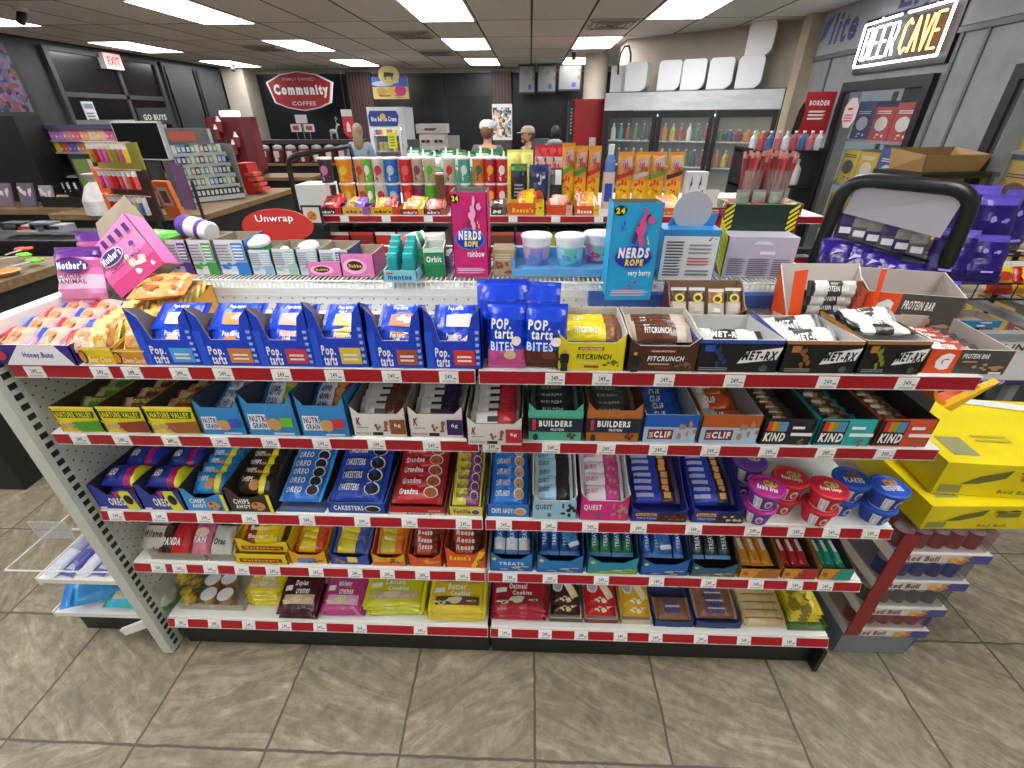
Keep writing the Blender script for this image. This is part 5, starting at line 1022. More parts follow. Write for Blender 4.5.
# blue tray with cotton candy tubs
a, b_ = XA(512, 1.345, ZW), XA(652, 1.345, ZW)
t = root('tub_tray', ((a+b_)/2, 1.41, ZW), 'light blue cardboard tray holding cotton candy tubs on the wire rack', 'display tray')
w2 = (b_-a)/2
MB().box(-w2, w2, -.075, .075, 0, .022, '#5f9fd4').box(-w2, w2, .065, .075, .022, .05, '#5f9fd4').box(-w2, -w2+.01, -.075, .075, .022, .05, '#4f8fc8').build('tray_body', t)
MB().cyl((w2-.045, 0, .0225), (w2-.045, 0, .0235), .03, '#2a4f78', n=18).build('cup_hole', t)
for u, c1, c2, lab, Y in ((536, '#c9a8c0', '#7a8cc8', 'cotton candy tub with a lavender label panel, leftmost of three', 1.40), (569, '#9ccfd8', '#5fa8c8', 'cotton candy tub with a blue and teal print, middle of three', 1.395), (597, '#d8a8c0', '#a05a9c', 'cotton candy tub with a pink print, half behind the tall blue box', 1.43)):
    X = XA(u, Y, ZW+.023); tt = root('cotton_candy_tub', (X, Y, ZW+.023), lab, 'candy tub')
    bb = MB().lathe([(.036, 0), (.0375, .02), (.041, .055), (.044, .078)], c1, n=22, mats=[c2, c1, '#dfe0e4']).build('tub_body', tt)
    MB().lathe([(.046, .076), (.047, .082), (.044, .086), (.001, .084)], '#e6e4e8', n=22).build('lid', tt)
    m2 = MB(); art(m2, (0, 0, 0), (1, 0, 0), (0, 0, 1), [('r', .25, .12, .75, .66, '#8a86cc' if u == 536 else '#6fc0b0')]+[('l', .28, .16, .72, .62, '#4a4aa0', 5)]*(u == 536)+[('b', .1, .05, .95, .4, '#4f8fd0' if u != 597 else '#c83a7c', 8)], fn=lambda x, y: Vector(((.0385+.006*y)*sin((x-.5)*1.8), -(.0385+.006*y)*cos((x-.5)*1.8), .078*y))); m2.build('printed_label', bb)
nerds(604, 650, 203, 1.255, 1.25, '#1f9fd0', '#4a2a6c', 'tall bright blue candy rope box standing proud of the rack', .03, 0, 'very berry', .075)
# wide blue base board under the right half of the rack
a, b_ = XA(588, 1.285, 1.25), XA(812, 1.285, 1.25)
closed('blue_ledge_board', a, b_, 1.262, 1.292, 1.228, .035, '#2f4f94', (), label='dark blue display base along the rack edge under the tall blue box', cat='display base')
B('candy_carton', 650, 664, 236, 1.36, .07, ZW, '#6fbf3a', [('r', .1, .45, .9, .62, '#c83a5a'), ('b', .1, .1, .9, .4, '#d8707a', 5)], label='green and red candy carton between the tall blue box and the blue header card', cat='candy carton')
# blue header card with grey disc
a, b_ = XA(657, 1.31, ZW), XA(712, 1.31, ZW); h = onY(690, 230, 1.31).z-ZW
t = root('candy_header_box', ((a+b_)/2, 1.34, ZW), 'blue display box seen from its printed back, with a round grey disc on top', 'display box', rz=-.05)
W_ = b_-a
MB().box(-W_/2, W_/2, -.03, .06, 0, h, '#2a86c4').build('box_body', t)
MB().ext([(-W_*.36+.0, .03, h), (W_*.46, .03, h), (W_*.5, .03, h+.035), (-W_*.3, .03, h+.02)], (0, .004, 0), '#2a86c4').build('header_flap', t)
MB().ext([(.005+.052*cos(q*pi/12), .026, h+.04+.052*sin(q*pi/12)) for q in range(24)], (0, .004, 0), '#aaa9ad').build('disc', t)
m2 = MB(); art(m2, (-W_/2+.004, -.031, 0), (W_-.008, 0, 0), (0, 0, h*.9), [('r', 0, 0, 1, .98, '#dcdcdc'), ('l', .06, .1, .4, .9, '#4a4c50', 12), ('l', .48, .6, .92, .85, '#8c8e92', 3), ('l', .48, .35, .92, .55, '#b85a5a', 3), ('l', .48, .12, .92, .28, '#7a7c80', 2), ('b', .82, .88, .96, .97, '#2a2c30', 3)]); m2.build('nutrition_print', t)
# black box with yellow hazard stripes
a, b_ = XA(724, 1.33, ZW), XA(790, 1.33, ZW); W_ = b_-a
t = root('candy_header_box', ((a+b_)/2, 1.37, ZW), 'pale grey display box with a dark green header edged in black and yellow stripes', 'display box', rz=-.08)
h = onY(757, 238, 1.33).z-ZW
MB().box(-W_/2, W_/2, -.03, .06, 0, h, '#b7b3c2').build('box_body', t)
hh = onY(757, 205, 1.41).z-ZW
MB().ext([(-W_/2-.003, .05, h-.01), (W_/2+.008, .05, h-.01), (W_/2+.012, .05, hh), (-W_/2-.003, .05, hh)], (0, .004, 0), '#13281f').build('header_panel', t)
mb = MB()
for sx in (-1, 1):
    x_ = -W_/2-.003 if sx < 0 else W_/2-.014
    for q in range(5):
        z0_ = h-.01+(hh-h)*q/5; d_ = (hh-h)/5
        mb.ext([(x_, .0485, z0_), (x_+.024, .0485, z0_+.02), (x_+.024, .0485, z0_+.02+d_*.5), (x_, .0485, z0_+d_*.5)], (0, .001, 0), '#d8cc1f')
mb.build('hazard_stripe', t, label='yellow diagonal stripes')
mb = MB().ext([(-W_/2-.001, .06, 0), (-W_/2-.001, -.03, 0), (-W_/2-.001, -.03, h), (-W_/2-.001, .06, h)], (-.002, 0, 0), '#1c1f14')
for q in range(6): mb.ext([(-W_/2-.004, -.03, h*q/6), (-W_/2-.004, .06, h*q/6+.04), (-W_/2-.004, .06, h*q/6+.055), (-W_/2-.004, -.03, h*q/6+.015)], (-.001, 0, 0), '#d8cc1f')
mb.build('striped_side', t)
m2 = MB(); art(m2, (-W_/2, -.031, 0), (W_, 0, 0), (0, 0, h), [('p', [(.35, .82), (.65, .82), (.58, .9), (.42, .9)], '#dcd9e2'), ('r', .48, .58, .7, .66, '#e2e0e6'), ('l', .05, .05, .3, .5, '#6a6672', 8), ('l', .34, .05, .66, .5, '#5a5662', 9), ('l', .7, .05, .96, .5, '#6a6672', 8)]); m2.build('nutrition_print', t)
# ================================================================ RIGHT END: stacked energy drink cases, yellow boxes
t = root('can_display', (1.3, 1.3, 0), 'stack of shrink-wrapped drink cases on a grey base at the right end', 'drink case display')
def tp(mb, n, par=None, **k): o = mb.build(n, par or t, **k); o.location = (-1.3, -1.3, 0) if par is None else (0, 0, 0); return o
xa_, xb_ = 1.125, 1.392
tp(MB().box(xa_+.01, xb_-.005, 1.0, 1.55, .004, .125, '#7e868c', '#a4aab0'), 'base')
tp(MB().ext([(xb_-.008, 1.0, .0), (xb_+.045, 1.03, .0), (xb_+.05, 1.03, .2), (xb_-.008, 1.0, .16)], (0, .01, 0), '#1f2f8c').box(xb_+.002, xb_+.01, 1.03, 1.5, 0, .2, '#1f2f8c'), 'blue_side')
zz = [.128, .247, .382, .512, .645]
cols_ = ['#8a4f4c', '#5d5a58', '#3f4478', '#7a3a40']
for i in range(4):
    z0, z1 = zz[i], zz[i+1]-.004
    cs = root('drink_case', (0, 0, 0), ('brown', 'grey', 'blue', 'dark red')[i]+'-tinted shrink-wrapped case of cans, '+('lowest', 'second from the bottom', 'third from the bottom', 'topmost')[i]+' in the right end stack', 'drink case', 'shrink-wrapped drink cases')
    xr_ = xb_-.006+.006*i
    w_ = MB().box(xa_+.006, xr_-.002, .995, 1.5, z0+.001, z1-.008, M(cols_[i], .2, kind='clear')); w_.build('shrink_wrap', cs)
    MB().box(xa_, xr_+.012, .985, 1.5, z0, z0+.036, '#d8d2cc').build('case_tray', cs)
    m2 = MB(); art(m2, (xa_, .984, z0), (xr_+.012-xa_, 0, 0), (0, 0, .036), [('t', 'Red Bull', .14, .2, .48, .85, '#6b2a34', .03), ('p', [(.68, .0), (1, 0), (1, 1), (.8, 1)], '#4a4a8c'), ('b', .5, .1, .78, .9, '#d08a3c', 7), ('e', .62, .5, .05, .3, '#e2a83c')]); m2.build('printed_front', cs)
    for q in range(5):
        x = xa_+.035+(xr_-xa_-.07)*q/4
        cn = MB().lathe([(.022, .034), (.0265, .04), (.0265, .1), (.02, .108), (.018, .11)], cols_[i], (x, 1.03, z0), n=14, mats=['#b9b9bc', cols_[i], '#b9b9bc', '#c4c4c8']).build('can', cs)
MB().box(xa_-.004, xa_+.045, .983, .986, .13, .63, M('#8a1a24', .3)).build('red_strip', t).location = (-1.3, -1.3, 0)
YE = noisy_mat('yellow_carton', '#d9c400', '#e6d31a', 5, 3, .4)
def ybox(x0, x1, y0, y1, z0, h, rz, lab, d, tl=0):
    o = MB().box(x0-(x0+x1)/2, (x1-x0)/2, (y0-y1)/2, (y1-y0)/2, 0, h, YE).build('drink_carton', None, ((x0+x1)/2, (y0+y1)/2, z0), (0, R(tl), rz), label=lab, category='drink carton')
    W, D = x1-x0, y1-y0
    m2 = MB(); art(m2, (-W/2, -D/2-.001, 0), (W, 0, 0), (0, 0, h), [('p', [(.12, .35), (.2, .62), (.36, .86), (.34, .6), (.22, .4)], '#6b6630'), ('r', .02, .08, .14, .32, '#8c8a50'), ('t', 'Red Bull', .34, .12, .52, .24, '#7a6f20', .02), ('r', .42, .55, .56, .75, '#7c7630'), ('b', .42, .7, .62, .9, '#5a5420', 3), ('r', .82, 0, 1, .8, '#c9c8c0') if d else ('l', .7, .3, .9, .5, '#a8982c', 2)]); m2.build('printed_front', o)
    m2 = MB(); art(m2, (-W/2, -D/2, h+.001), (W, 0, 0), (0, D, 0), [('r', .08, .1, .22, .35, '#8f8d60'), ('p', [(.02, .72), (.3, .8), (.16, 1), (0, 1)], '#d4d3c6'), ('l', .3, .3, .5, .42, '#b0a030', 2), ('p', [(.5, .92), (.9, .8), (1, .9), (.6, 1)], '#dcdbd4')]); m2.build('printed_top', o)
    return o
ybox(1.155, 1.62, 1.0, 1.36, .648, .09, .03, 'lower yellow energy drink carton with a white shipping label', 1)
ybox(1.20, 1.70, 1.03, 1.39, .741, .115, -.06, 'upper yellow energy drink carton with torn top flap', 0, 0)
# orange-yellow curved bracket under the top shelf's right end
t = root('curved_bracket', (1.07, 1.05, 1.0), 'orange and yellow curved plastic display strap under the top shelf end', 'display strap')
mb = MB(); P = []
for q in range(15):
    a_ = R(180+q*180/14); P.append((.035+.055*cos(a_), .06*sin(a_)+.1))
for q in range(14):
    (x0_, z0_), (x1_, z1_) = P[q], P[q+1]
    mb.ext([(x0_, 0, z0_), (x1_, 0, z1_), (x1_*.86+.005, 0, z1_*.86+.014), (x0_*.86+.005, 0, z0_*.86+.014)], (0, .05, 0), '#e8a21c', '#c8561c')
mb.ext([(.09, -.01, .1), (.12, -.01, .12), (.04, -.01, .03), (.02, -.01, .04)], (0, .02, 0), '#e8b41c')
mb.build('strap', t)
MB().box(-.07, .16, .16, .2, -.12, .13, '#121a38').build('dark_backing', t)
# ---- low display bin with the poster behind the end
a, b_ = onY(905, 333, 1.72), onY(1040, 333, 1.72)
zt = a.z; t = root('display_bin', (0, 0, 0), 'grey-rimmed snack bin with a white poster reading SESH IN and a price', 'display bin')
xl_, xr_ = a.x-.05, b_.x+.12
MB().box(xl_, xr_, 1.72, 1.76, zt-.03, zt, '#8c8c90').box(xl_, xr_, 2.16, 2.2, zt-.03, zt, '#8c8c90').box(xl_, xl_+.04, 1.76, 2.16, zt-.03, zt, '#8c8c90').box(xr_-.04, xr_, 1.76, 2.16, zt-.03, zt, '#8c8c90').build('rim', t)
zb = onY(960, 384, 1.72).z
MB().box(xl_, xr_, 1.725, 1.735, zb, zt-.03, '#d5d3d0').build('poster_panel', t)
m2 = MB(); art(m2, (xl_, 1.724, zb), (xr_-xl_, 0, 0), (0, 0, zt-.03-zb), [('t', 'NG SESH IN', .36, .78, .8, .93, '#3a3638', .02, .1), ('r', .0, -.02, 1, .1, '#3a2f5c'), ('t', '3.19', .66, -.01, .8, .1, '#c8a8e8', .03), ('b', .35, .2, .6, .45, '#9aa09a', 5)]); m2.build('lettering', t)
for x in (xl_+.03, xr_-.09): MB().box(x, x+.035, 1.73, 1.76, 0, zb, '#7c7c80').build('leg', t)
MB().box(xl_+.07, xr_-.1, 1.8, 2.18, 0.02, zb, '#151517').build('bin_body', t)
# ================================================================ SNACK RACKS ON THE RIGHT
RK = M('#141415', .35)
def P3(u, v, Y): return onY(u, v, Y)
t = root('snack_rack', (1.62, 1.95, 0), 'black tubular snack rack with a grey header panel, leaning behind the protein cartons', 'snack rack')
def pr(mb, n, par=None): o = mb.build(n, par or t); o.location = (-1.62, -1.95, 0) if not par else (0, 0, 0); return o
L0, L1, R1, R0 = P3(805, 282, 2.12), P3(848, 178, 2.02), P3(978, 190, 1.78), P3(930, 300, 1.86)
def arc(a, b, c, r, n=6):
    a, b, c = Vector(a), Vector(b), Vector(c); p = b+(a-b).normalized()*r; q = b+(c-b).normalized()*r
    return [p.lerp(b, s).lerp(b.lerp(q, s), s) for s in [i/n for i in range(n+1)]]
foot0 = Vector((L0.x-.05, L0.y+.08, 0.01)); foot1 = Vector((R0.x-.08, R0.y+.1, .01))
pr(MB().tube([foot0, L0]+arc(L0, L1, R1, .09)+arc(L1, R1, R0, .09)+[R0, foot1], .027, RK, 12), 'tube_frame')
h0 = P3(858, 186, 1.995); h1 = P3(965, 198, 1.79); h2 = P3(940, 238, 1.82); h3 = P3(843, 213, 2.03)
pr(MB().ext([h3, h2, h1, h0], (0, .008, 0), '#a9a6b0'), 'header_panel')
mids = [P3(838, 236, 2.0), P3(930, 262, 1.86)]
pr(MB().tube([mids[0], mids[1]], .006, RK).tube([mids[0]+Vector((0, .12, -.03)), mids[1]+Vector((0, .12, -.03))], .006, RK), 'shelf_wire')
SIL = '#8c8a86'
for i in range(6):
    f = (i+.5)/6; c = P3(843, 222, 2.03).lerp(P3(930, 246, 1.87), f)
    bag('snack_bag', c.x, c.y+.02, c.z-.075, .065, .12, .02, ((.6, '#5a5860' if i % 2 else '#3c2a5c'), (1, SIL if i % 3 else '#4a3a6c')), [('r', .2, .3, .8, .5, '#d0cdd6')], f'silver and purple snack packet hanging in the black rack, {nth(i, 6, "left")}', 'snack bag', 6, R(-27), 'packets in the black rack')
PU = '#200d60'
for i in range(6):
    f = i/5; c = P3(838, 246, 1.99).lerp(P3(925, 272, 1.86), f)
    bag('purple_chip_bag', c.x, c.y, c.z-.1, .12, .15, .05, ((.5, PU), (.9, '#2c1478'), (1, '#4a2a9c')), [('p', [(.3, .4), (.5, .6), (.7, .55), (.5, .5)], '#a898e0')], f'purple chip bag in the black tube rack, {nth(i, 6, "left")}', 'chip bag', 35, R(-27+i*5), 'purple chip bags in the black rack', seed=i)
for i, (u, v, Y, w_, h_, tl, rz) in enumerate(((968, 215, 1.95, .15, .22, 10, -.3), (990, 228, 1.9, .14, .24, 5, -.1), (1012, 222, 1.95, .15, .24, 8, .2), (950, 255, 1.85, .13, .2, 15, -.5), (985, 258, 1.82, .13, .18, 20, -.2), (940, 300, 1.74, .09, .15, 10, -.3))):
    c = P3(u, v, Y); bag('purple_chip_bag', c.x, c.y, c.z-h_*.5, w_, h_, .06, ((.15, '#1f0f5c'), (.85, PU), (1, '#5a48a8')), [('b', .3, .5, .7, .7, '#8a78c8', 3), ('r', .3, .2, .6, .24, '#9a88d8')] if i < 5 else [('r', .1, .3, .9, .7, '#cfcde0')], ['purple chip bag hanging right beside the rack curve', 'purple chip bag with a pale print in the middle of the hanging bunch', 'purple chip bag at the outer end of the hanging bunch', 'purple chip bag low against the rack leg', 'folded purple chip bag under the hanging bunch', 'small purple and white bag at the foot of the bunch'][i], 'chip bag', tl, rz, seed=i+4)
# wire chip shelves
t = root('wire_chip_rack', (2.2, 2.3, 0), 'black wire basket rack of bright chip bags at the right edge', 'chip rack')
for q, z in enumerate((1.18, 1.02)):
    y_ = 2.12-.12*q; x0_, x1_ = 1.78, 2.45
    mb = MB()
    mb.tube([(x0_-2.2, y_-2.3, z+.05), (x1_-2.2, y_-2.3, z+.05)], .005, RK, 6).tube([(x0_-2.2, y_-2.3, z-.02), (x1_-2.2, y_-2.3, z-.02)], .005, RK, 6)
    for k in range(9): x = x0_+(x1_-x0_)*k/8-2.2; mb.tube([(x, y_+.25-2.3, z-.02), (x, y_-2.3, z-.02), (x, y_-2.3, z+.05)], .003, RK, 6)
    mb.build('wire_basket', t)
    for i in range(6):
        x = x0_+.07+(x1_-x0_-.1)*i/5; cc = [('#e8c81c', '#8a6a1c'), ('#d83a24', '#8a1c18'), ('#e0a024', '#3a2a1c'), ('#c8281c', '#e8d8c0'), ('#e8d01c', '#c83a1c'), ('#c8201c', '#e8b81c')][(i+q*2) % 6]
        bag('chip_bag', x, y_+.07, z-.01, .13, .15, .05, ((.3, cc[1]), (.8, cc[0]), (1, '#d8d0c8')), [('e', .5, .5, .3, .14, cc[1])], f'small bright chip bag, {nth(i, 6, "left")} on the {["upper", "lower"][q]} wire shelf at the right', 'chip bag', 30, 0, 'chip bags on the wire rack', seed=i)
for x in (1.76, 2.47): MB().cyl((x-2.2, .12, 0), (x-2.2, .12, 1.3), .012, RK).build('post', t)
c = P3(1005, 325, 1.9); bag('chip_bag', c.x+.05, c.y-.02, 1.08, .16, .12, .04, ((.5, '#e8b81c'), (1, '#e6cc1c')), [('t', 'ROASTED', .1, .5, .9, .7, '#4a2a14', .04)], 'yellow roasted nut bag at the right edge, lying low', 'snack bag', 50, -.3)
closed('snack_carton', P3(945, 322, 1.78).x, P3(1002, 322, 1.78).x, 1.78, 1.9, zt+.001, .03, '#1f6f9c', [('b', .1, .2, .9, .8, '#d8d8d8', 6)], label='shallow blue carton on the rim of the poster bin', cat='carton', open_top=True)
# ================================================================ RIGHT WALL: beer doors, neon sign, mural
w_ = bpy.data.objects['wall_right']; bpy.data.objects.remove(w_)
for i, (y0, y1, z0, z1) in enumerate(((-4, 2.45, 0, CZ), (3.45, 4.26, 0, CZ), (5.28, 8.5, 0, CZ), (2.45, 3.45, 1.93, CZ), (4.26, 5.28, 1.93, CZ))): sbox('wall_right' if i == 0 else 'wall_right_%d' % i, 3.03, 3.15, y0, y1, z0, z1, GREYW)
sbox('wall_right_cooler', 3.75, 3.8, 2.2, 5.6, 0, CZ, '#3a3c3e'); sbox('floor_cooler', 3.2, 3.75, 2.2, 5.6, -.08, 0, '#3a3a38')
BEER = [('#b51f24', '#e0dcd4'), ('#1f2f6c', '#c8ccd8'), ('#e0c22a', '#3a3420'), ('#d8b020', '#e8e0c8'), ('#c8a02c', '#6a2a1c'), ('#8c1c20', '#d8b88c'), ('#274a8c', '#d8d8e0')]
def beer_door(n, y0, y1, lab, boxes):
    d = struct(MB().box(2.98, 3.04, y0, y0+.07, .02, 1.97, '#101113').box(2.98, 3.04, y1-.07, y1, .02, 1.97, '#101113').box(2.98, 3.04, y0+.07, y1-.07, 1.89, 1.97, '#101113').box(2.98, 3.04, y0+.07, y1-.07, .02, .1, '#101113').build('door_%d' % n))
    MB().box(3.0, 3.008, y0+.07, y1-.07, .1, 1.89, M('#aebcc0', kind='glass')).build('pane', d)
    MB().tube([(2.95, y0+.04, .8), (2.94, y0+.04, .85), (2.94, y0+.04, 1.3), (2.95, y0+.04, 1.35)], .012, '#222325').build('handle', d)
    sh = root('cooler_shelving', (3.35, (y0+y1)/2, 0), f'wire shelving behind the {lab}', 'cooler shelving')
    for z in (.25, .68, 1.11, 1.5): MB().box(-.22, .25, -(y1-y0)/2-.1, (y1-y0)/2+.1, z-.02, z, '#8a8c8c').build('shelf', sh)
    for a in (-1, 1): MB().box(.2, .24, a*((y1-y0)/2+.08), a*((y1-y0)/2+.1), 0, 1.9, '#55585a').build('post', sh)
    MB().box(-.26, -.24, -(y1-y0)/2+.06, (y1-y0)/2-.06, 1.9, 1.925, M('#eef4ff', emit=2.5)).build('cooler_lamp', sh)
    rr = random.Random(n)
    for li, z in enumerate((.25, .68, 1.11, 1.5)):
        k = 4; ww = (y1-y0-.04)/k
        for i in range(k):
            c1, c2 = BEER[boxes[li][i]]; h = .36 if z < 1.4 else .33
            yy = y1-.02-ww*(i+1)
            o = MB().box(-.14, .14, 0, ww-.015, 0, h*rr.uniform(.8, 1), c1).build('beer_case', None, (3.32, yy, z+.001), label=f'beer case behind {lab}, {["lowest", "lower", "upper", "top"][li]} shelf, {nth(i, k, "left")}', category='beer case', group='beer cases in the coolers')
            m2 = MB(); art(m2, (-.141, ww-.015, 0), (0, -(ww-.015), 0), (0, 0, h*.8), [('e', .5, .5, .32, .22, c2), ('l', .15, .8, .85, .92, c2, 2), ('b', .2, .05, .8, .25, c2, 4)]); m2.build('printed_front', o)
beer_door(1, 4.19, 5.34, 'beer cave door', ([2, 3, 5, 4], [3, 2, 4, 2], [2, 3, 6, 2], [1, 0, 0, 1]))
beer_door(2, 2.35, 3.53, 'cooler door at the right edge', ([2, 4, 5, 3], [5, 4, 2, 3], [4, 2, 3, 5], [2, 5, 4, 3]))
# sticker on the beer door
o = MB().ext([(0, .11*cos(R(22.5+45*k)), .13*sin(R(22.5+45*k))) for k in range(8)], (-.003, 0, 0), '#d8c8cc').build('door_sticker', None, (2.997, 5.1, 1.72), label='white octagonal sticker with red print on the beer cave door', category='sticker')
m2 = MB(); art(m2, (-.004, .09, -.1), (0, -.18, 0), (0, 0, .2), [('l', .1, .15, .9, .5, '#c83a44', 3), ('l', .25, .62, .75, .8, '#b82a38', 1)]); m2.build('lettering', o)
# neon sign
t = root('neon_sign', (3.0, 4.72, 2.05), 'black board with a lit BEER CAVE neon sign above the beer door', 'neon sign')
MB().box(0, .03, -.56, .56, -.02, .38, '#0e0e12').build('board', t)
NW = M('#f4f6ff', emit=5); NO = M('#ffb060', emit=3.5)
mb = MB(); x = -.035
for a in (((-.5, .03), (.5-.0, .03)), ((.5, .03), (.5, .34)), ((.5, .34), (.05, .35)), ((-.03, .35), (-.5, .35)), ((-.5, .35), (-.5, .03))):
    (y0_, z0_), (y1_, z1_) = a; mb.tube([(x, y0_, z0_), (x, y1_, z1_)], .009, NW)
mb.build('neon_outline', t)
def neon(txt, a0, a1, mat, nm):
    # strokes per letter on a 0..1 grid
    G = {'B': [[(0, 0), (0, 1), (.7, 1), (.85, .78), (.7, .52), (0, .52)], [(.7, .52), (.9, .26), (.7, 0), (0, 0)]], 'E': [[(.9, 1), (0, 1), (0, 0), (.9, 0)], [(0, .5), (.7, .5)]], 'R': [[(0, 0), (0, 1), (.7, 1), (.85, .75), (.7, .5), (0, .5)], [(.4, .5), (.9, 0)]],
        'C': [[(.9, .85), (.5, 1), (.05, .8), (.05, .2), (.5, 0), (.9, .15)]], 'A': [[(0, 0), (.45, 1), (.9, 0)], [(.2, .38), (.7, .38)]], 'V': [[(0, 1), (.45, 0), (.9, 1)]]}
    mb = MB(); n = len(txt); w = (a1-a0)/n
    for i, ch in enumerate(txt):
        for st in G[ch]: mb.tube([(x-.002, a0+w*(i+.1+.75*p_[0]), .08+.22*p_[1]) for p_ in st], .009, mat, 6)
    mb.build(nm, t)
neon('BEER', .44, -.0, NW, 'neon_beer'); neon('CAVE', -.04, -.47, NO, 'neon_cave')
for y_ in (-.3, .3): MB().cyl((.0, y_, .35), (-.03, y_, .37), .008, '#d0d0d4').build('tube_holder', t)
# mural lettering
o = MB().box(3.012, 3.028, 2.3, 6.05, 2.24, CZ-.005, noisy_mat('mural_grey', '#8c9094', '#9a9ea2', 3, 6, .5)).build('wall_mural', None, label='pale grey painted band with blue script lettering along the top of the grey wall', category='mural')
m2 = MB(); art(m2, (3.0105, 6.05, 2.24), (0, -3.75, 0), (0, 0, .37), [('t', 'lite', .05, .2, .165, .9, '#3a4474', .03, .15), ('t', 'Light', .3, .45, .5, 1.0, '#3a4474', .03, .15), ('p', [(.0, .3), (.025, .4), (.05, .9), (.01, .75)], '#4a5a94')]); m2.build('lettering', o)
# tan cardboard tray box on a stand before the wall
c = onX(938, 165, 2.55)
_sx = XA(938, 3.5, 1.42); t = root('cardboard_tray', (_sx, 3.5, 1.38), 'open tan cardboard tray box below the grey wall panel', 'cardboard box', rz=R(10))
MB().ext([(-.22, -.12, 0), (.2, -.12, 0), (.22, -.14, .1), (-.26, -.14, .1)], (0, .006, 0), '#a8885c').ext([(.2, -.12, 0), (.2, .14, 0), (.26, .16, .13), (.22, -.14, .1)], (-.006, 0, 0), '#98784c').ext([(-.22, .14, 0), (-.22, -.12, 0), (-.26, -.14, .1), (-.24, .16, .13)], (.006, 0, 0), '#98784c').ext([(.2, .14, 0), (-.22, .14, 0), (-.24, .16, .13), (.26, .16, .13)], (0, -.006, 0), '#8a6c44').box(-.22, .2, -.12, .14, 0, .005, '#8a6c44').build('tray_body', t)
t = root('black_stand', (_sx, 3.5, 0), 'black shelf stand carrying the tan cardboard tray', 'stand', rz=R(10))
MB().box(-.28, .3, -.18, .2, 1.345, 1.378, '#1a1a1b').build('top_shelf', t)
for sx in (-.26, .27):
    for sy in (-.16, .18): MB().box(sx-.012, sx+.012, sy-.012, sy+.012, 0, 1.345, '#1a1a1b').build('leg', t)
# ---- black bottle rack with the red sign
t = root('bottle_rack', (2.42, 5.0, 0), 'black rack of small bottles and jugs left of the beer cave door', 'bottle rack')
for z in (.3, .75, 1.12, 1.42): MB().box(-.38, .3, -.15, .2, z-.02, z, '#161617').build('shelf', t)
for sx in (-.38, .28): MB().box(sx, sx+.03, -.16, .22, 0, 1.44, '#131314').build('side_panel', t)
def bottle(x, y, z, r, h, c, cc, lab, grp, cat='bottle', nm='bottle'):
    t = root(nm, (x, y, z+.001), lab, cat, grp)
    MB().lathe([(r*.9, 0), (r, h*.04), (r, h*.62), (r*.4, h*.8), (r*.38, h*.9)], c, n=12, mats=[c, c, c, c]).build('bottle_body', t); MB().lathe([(r*.45, h*.9), (r*.45, h), (.001, h)], cc, n=10).build('cap', t); return t
bt = None
for i in range(9):
    cc = ('#c8ccd4', '#b84a54', '#4a6a94', '#c86a78')[i % 4]
    bottle(2.09+.075*i, 4.93, 1.42, .03, .16, cc, '#e8e8ea', f'small bottle with a white cap, {nth(i, 9, "left")} on top of the black rack', 'small bottles on the black rack')
for i in range(4): bottle(2.17+.13*i, 4.95, 1.12, .05, .22, '#d8d6d0', '#c8cccc' if i % 2 else '#3a9a5a', f'white jug, {nth(i, 4, "left")} on the second shelf of the black rack', 'white jugs', 'jug', 'jug')
t = root('red_sign', (XA(816, 5.35, 1.7), 5.35, onY(816, 134, 5.35).z), 'red promotional card with white lines of text, dark and pale bottles drawn at its sides', 'sign')
MB().box(-.14, .14, -.004, .004, 0, .36, '#b01f2a').build('card', t); MB().box(-.01, .01, .005, .02, -t.location.z, .02, '#2a2a2c').build('stem', t)
MB().ext([(.14, -.006, 0), (.2, -.006, .05), (.22, -.006, .3), (.17, -.006, .33), (.14, -.006, .2)], (0, .004, 0), '#9ab0b4').build('bottle_cutout', t); MB().ext([(-.14, -.006, 0), (-.2, -.006, 0), (-.18, -.006, .2), (-.15, -.006, .28), (-.12, -.006, .2)], (0, .004, 0), '#2a1c18').build('dark_bottle_cutout', t)
m2 = MB(); art(m2, (-.14, -.005, 0), (.28, 0, 0), (0, 0, .36), [('t', 'BORDER', .15, .68, .85, .8, WH, .04), ('l', .2, .35, .8, .6, WH, 3)]); m2.build('lettering', t)
# ================================================================ GLASS DOOR COOLERS ALONG THE ANGLED WALL
CA, CB = Vector((1.03, 7.3, 0)), Vector((2.92, 6.35, 0)); cd = (CB-CA).normalized(); CL = (CB-CA).length; cang = math.atan2(cd.y, cd.x)
t = root('glass_door_cooler', tuple(CA), 'three-door glass front drinks cooler with a silver top panel under the white tubs', 'drinks cooler', rz=cang)
MB().box(-.03, 0, 0, .62, 0, 1.98, '#1b1c1e').box(CL, CL+.06, 0, .62, 0, 1.98, '#151617').box(0, CL, .58, .62, .1, 1.95, '#3c4042').box(0, CL, 0, .62, 0, .12, '#1b1c1e').box(0, CL, 0, .62, 1.94, 1.98, '#3a3c3e').build('cabinet', t)
MB().box(-.02, CL+.0, -.03, -.005, 1.77, 1.97, noisy_mat('brushed_silver', '#b9bdbf', '#cfd2d3', 3, 3, .35, (1, 6, 6))).build('header_panel', t)
MB().box(.02, CL-.02, .02, .05, 1.7, 1.72, M('#f2f7ff', emit=2)).build('cooler_lamp', t)
dw = CL/3
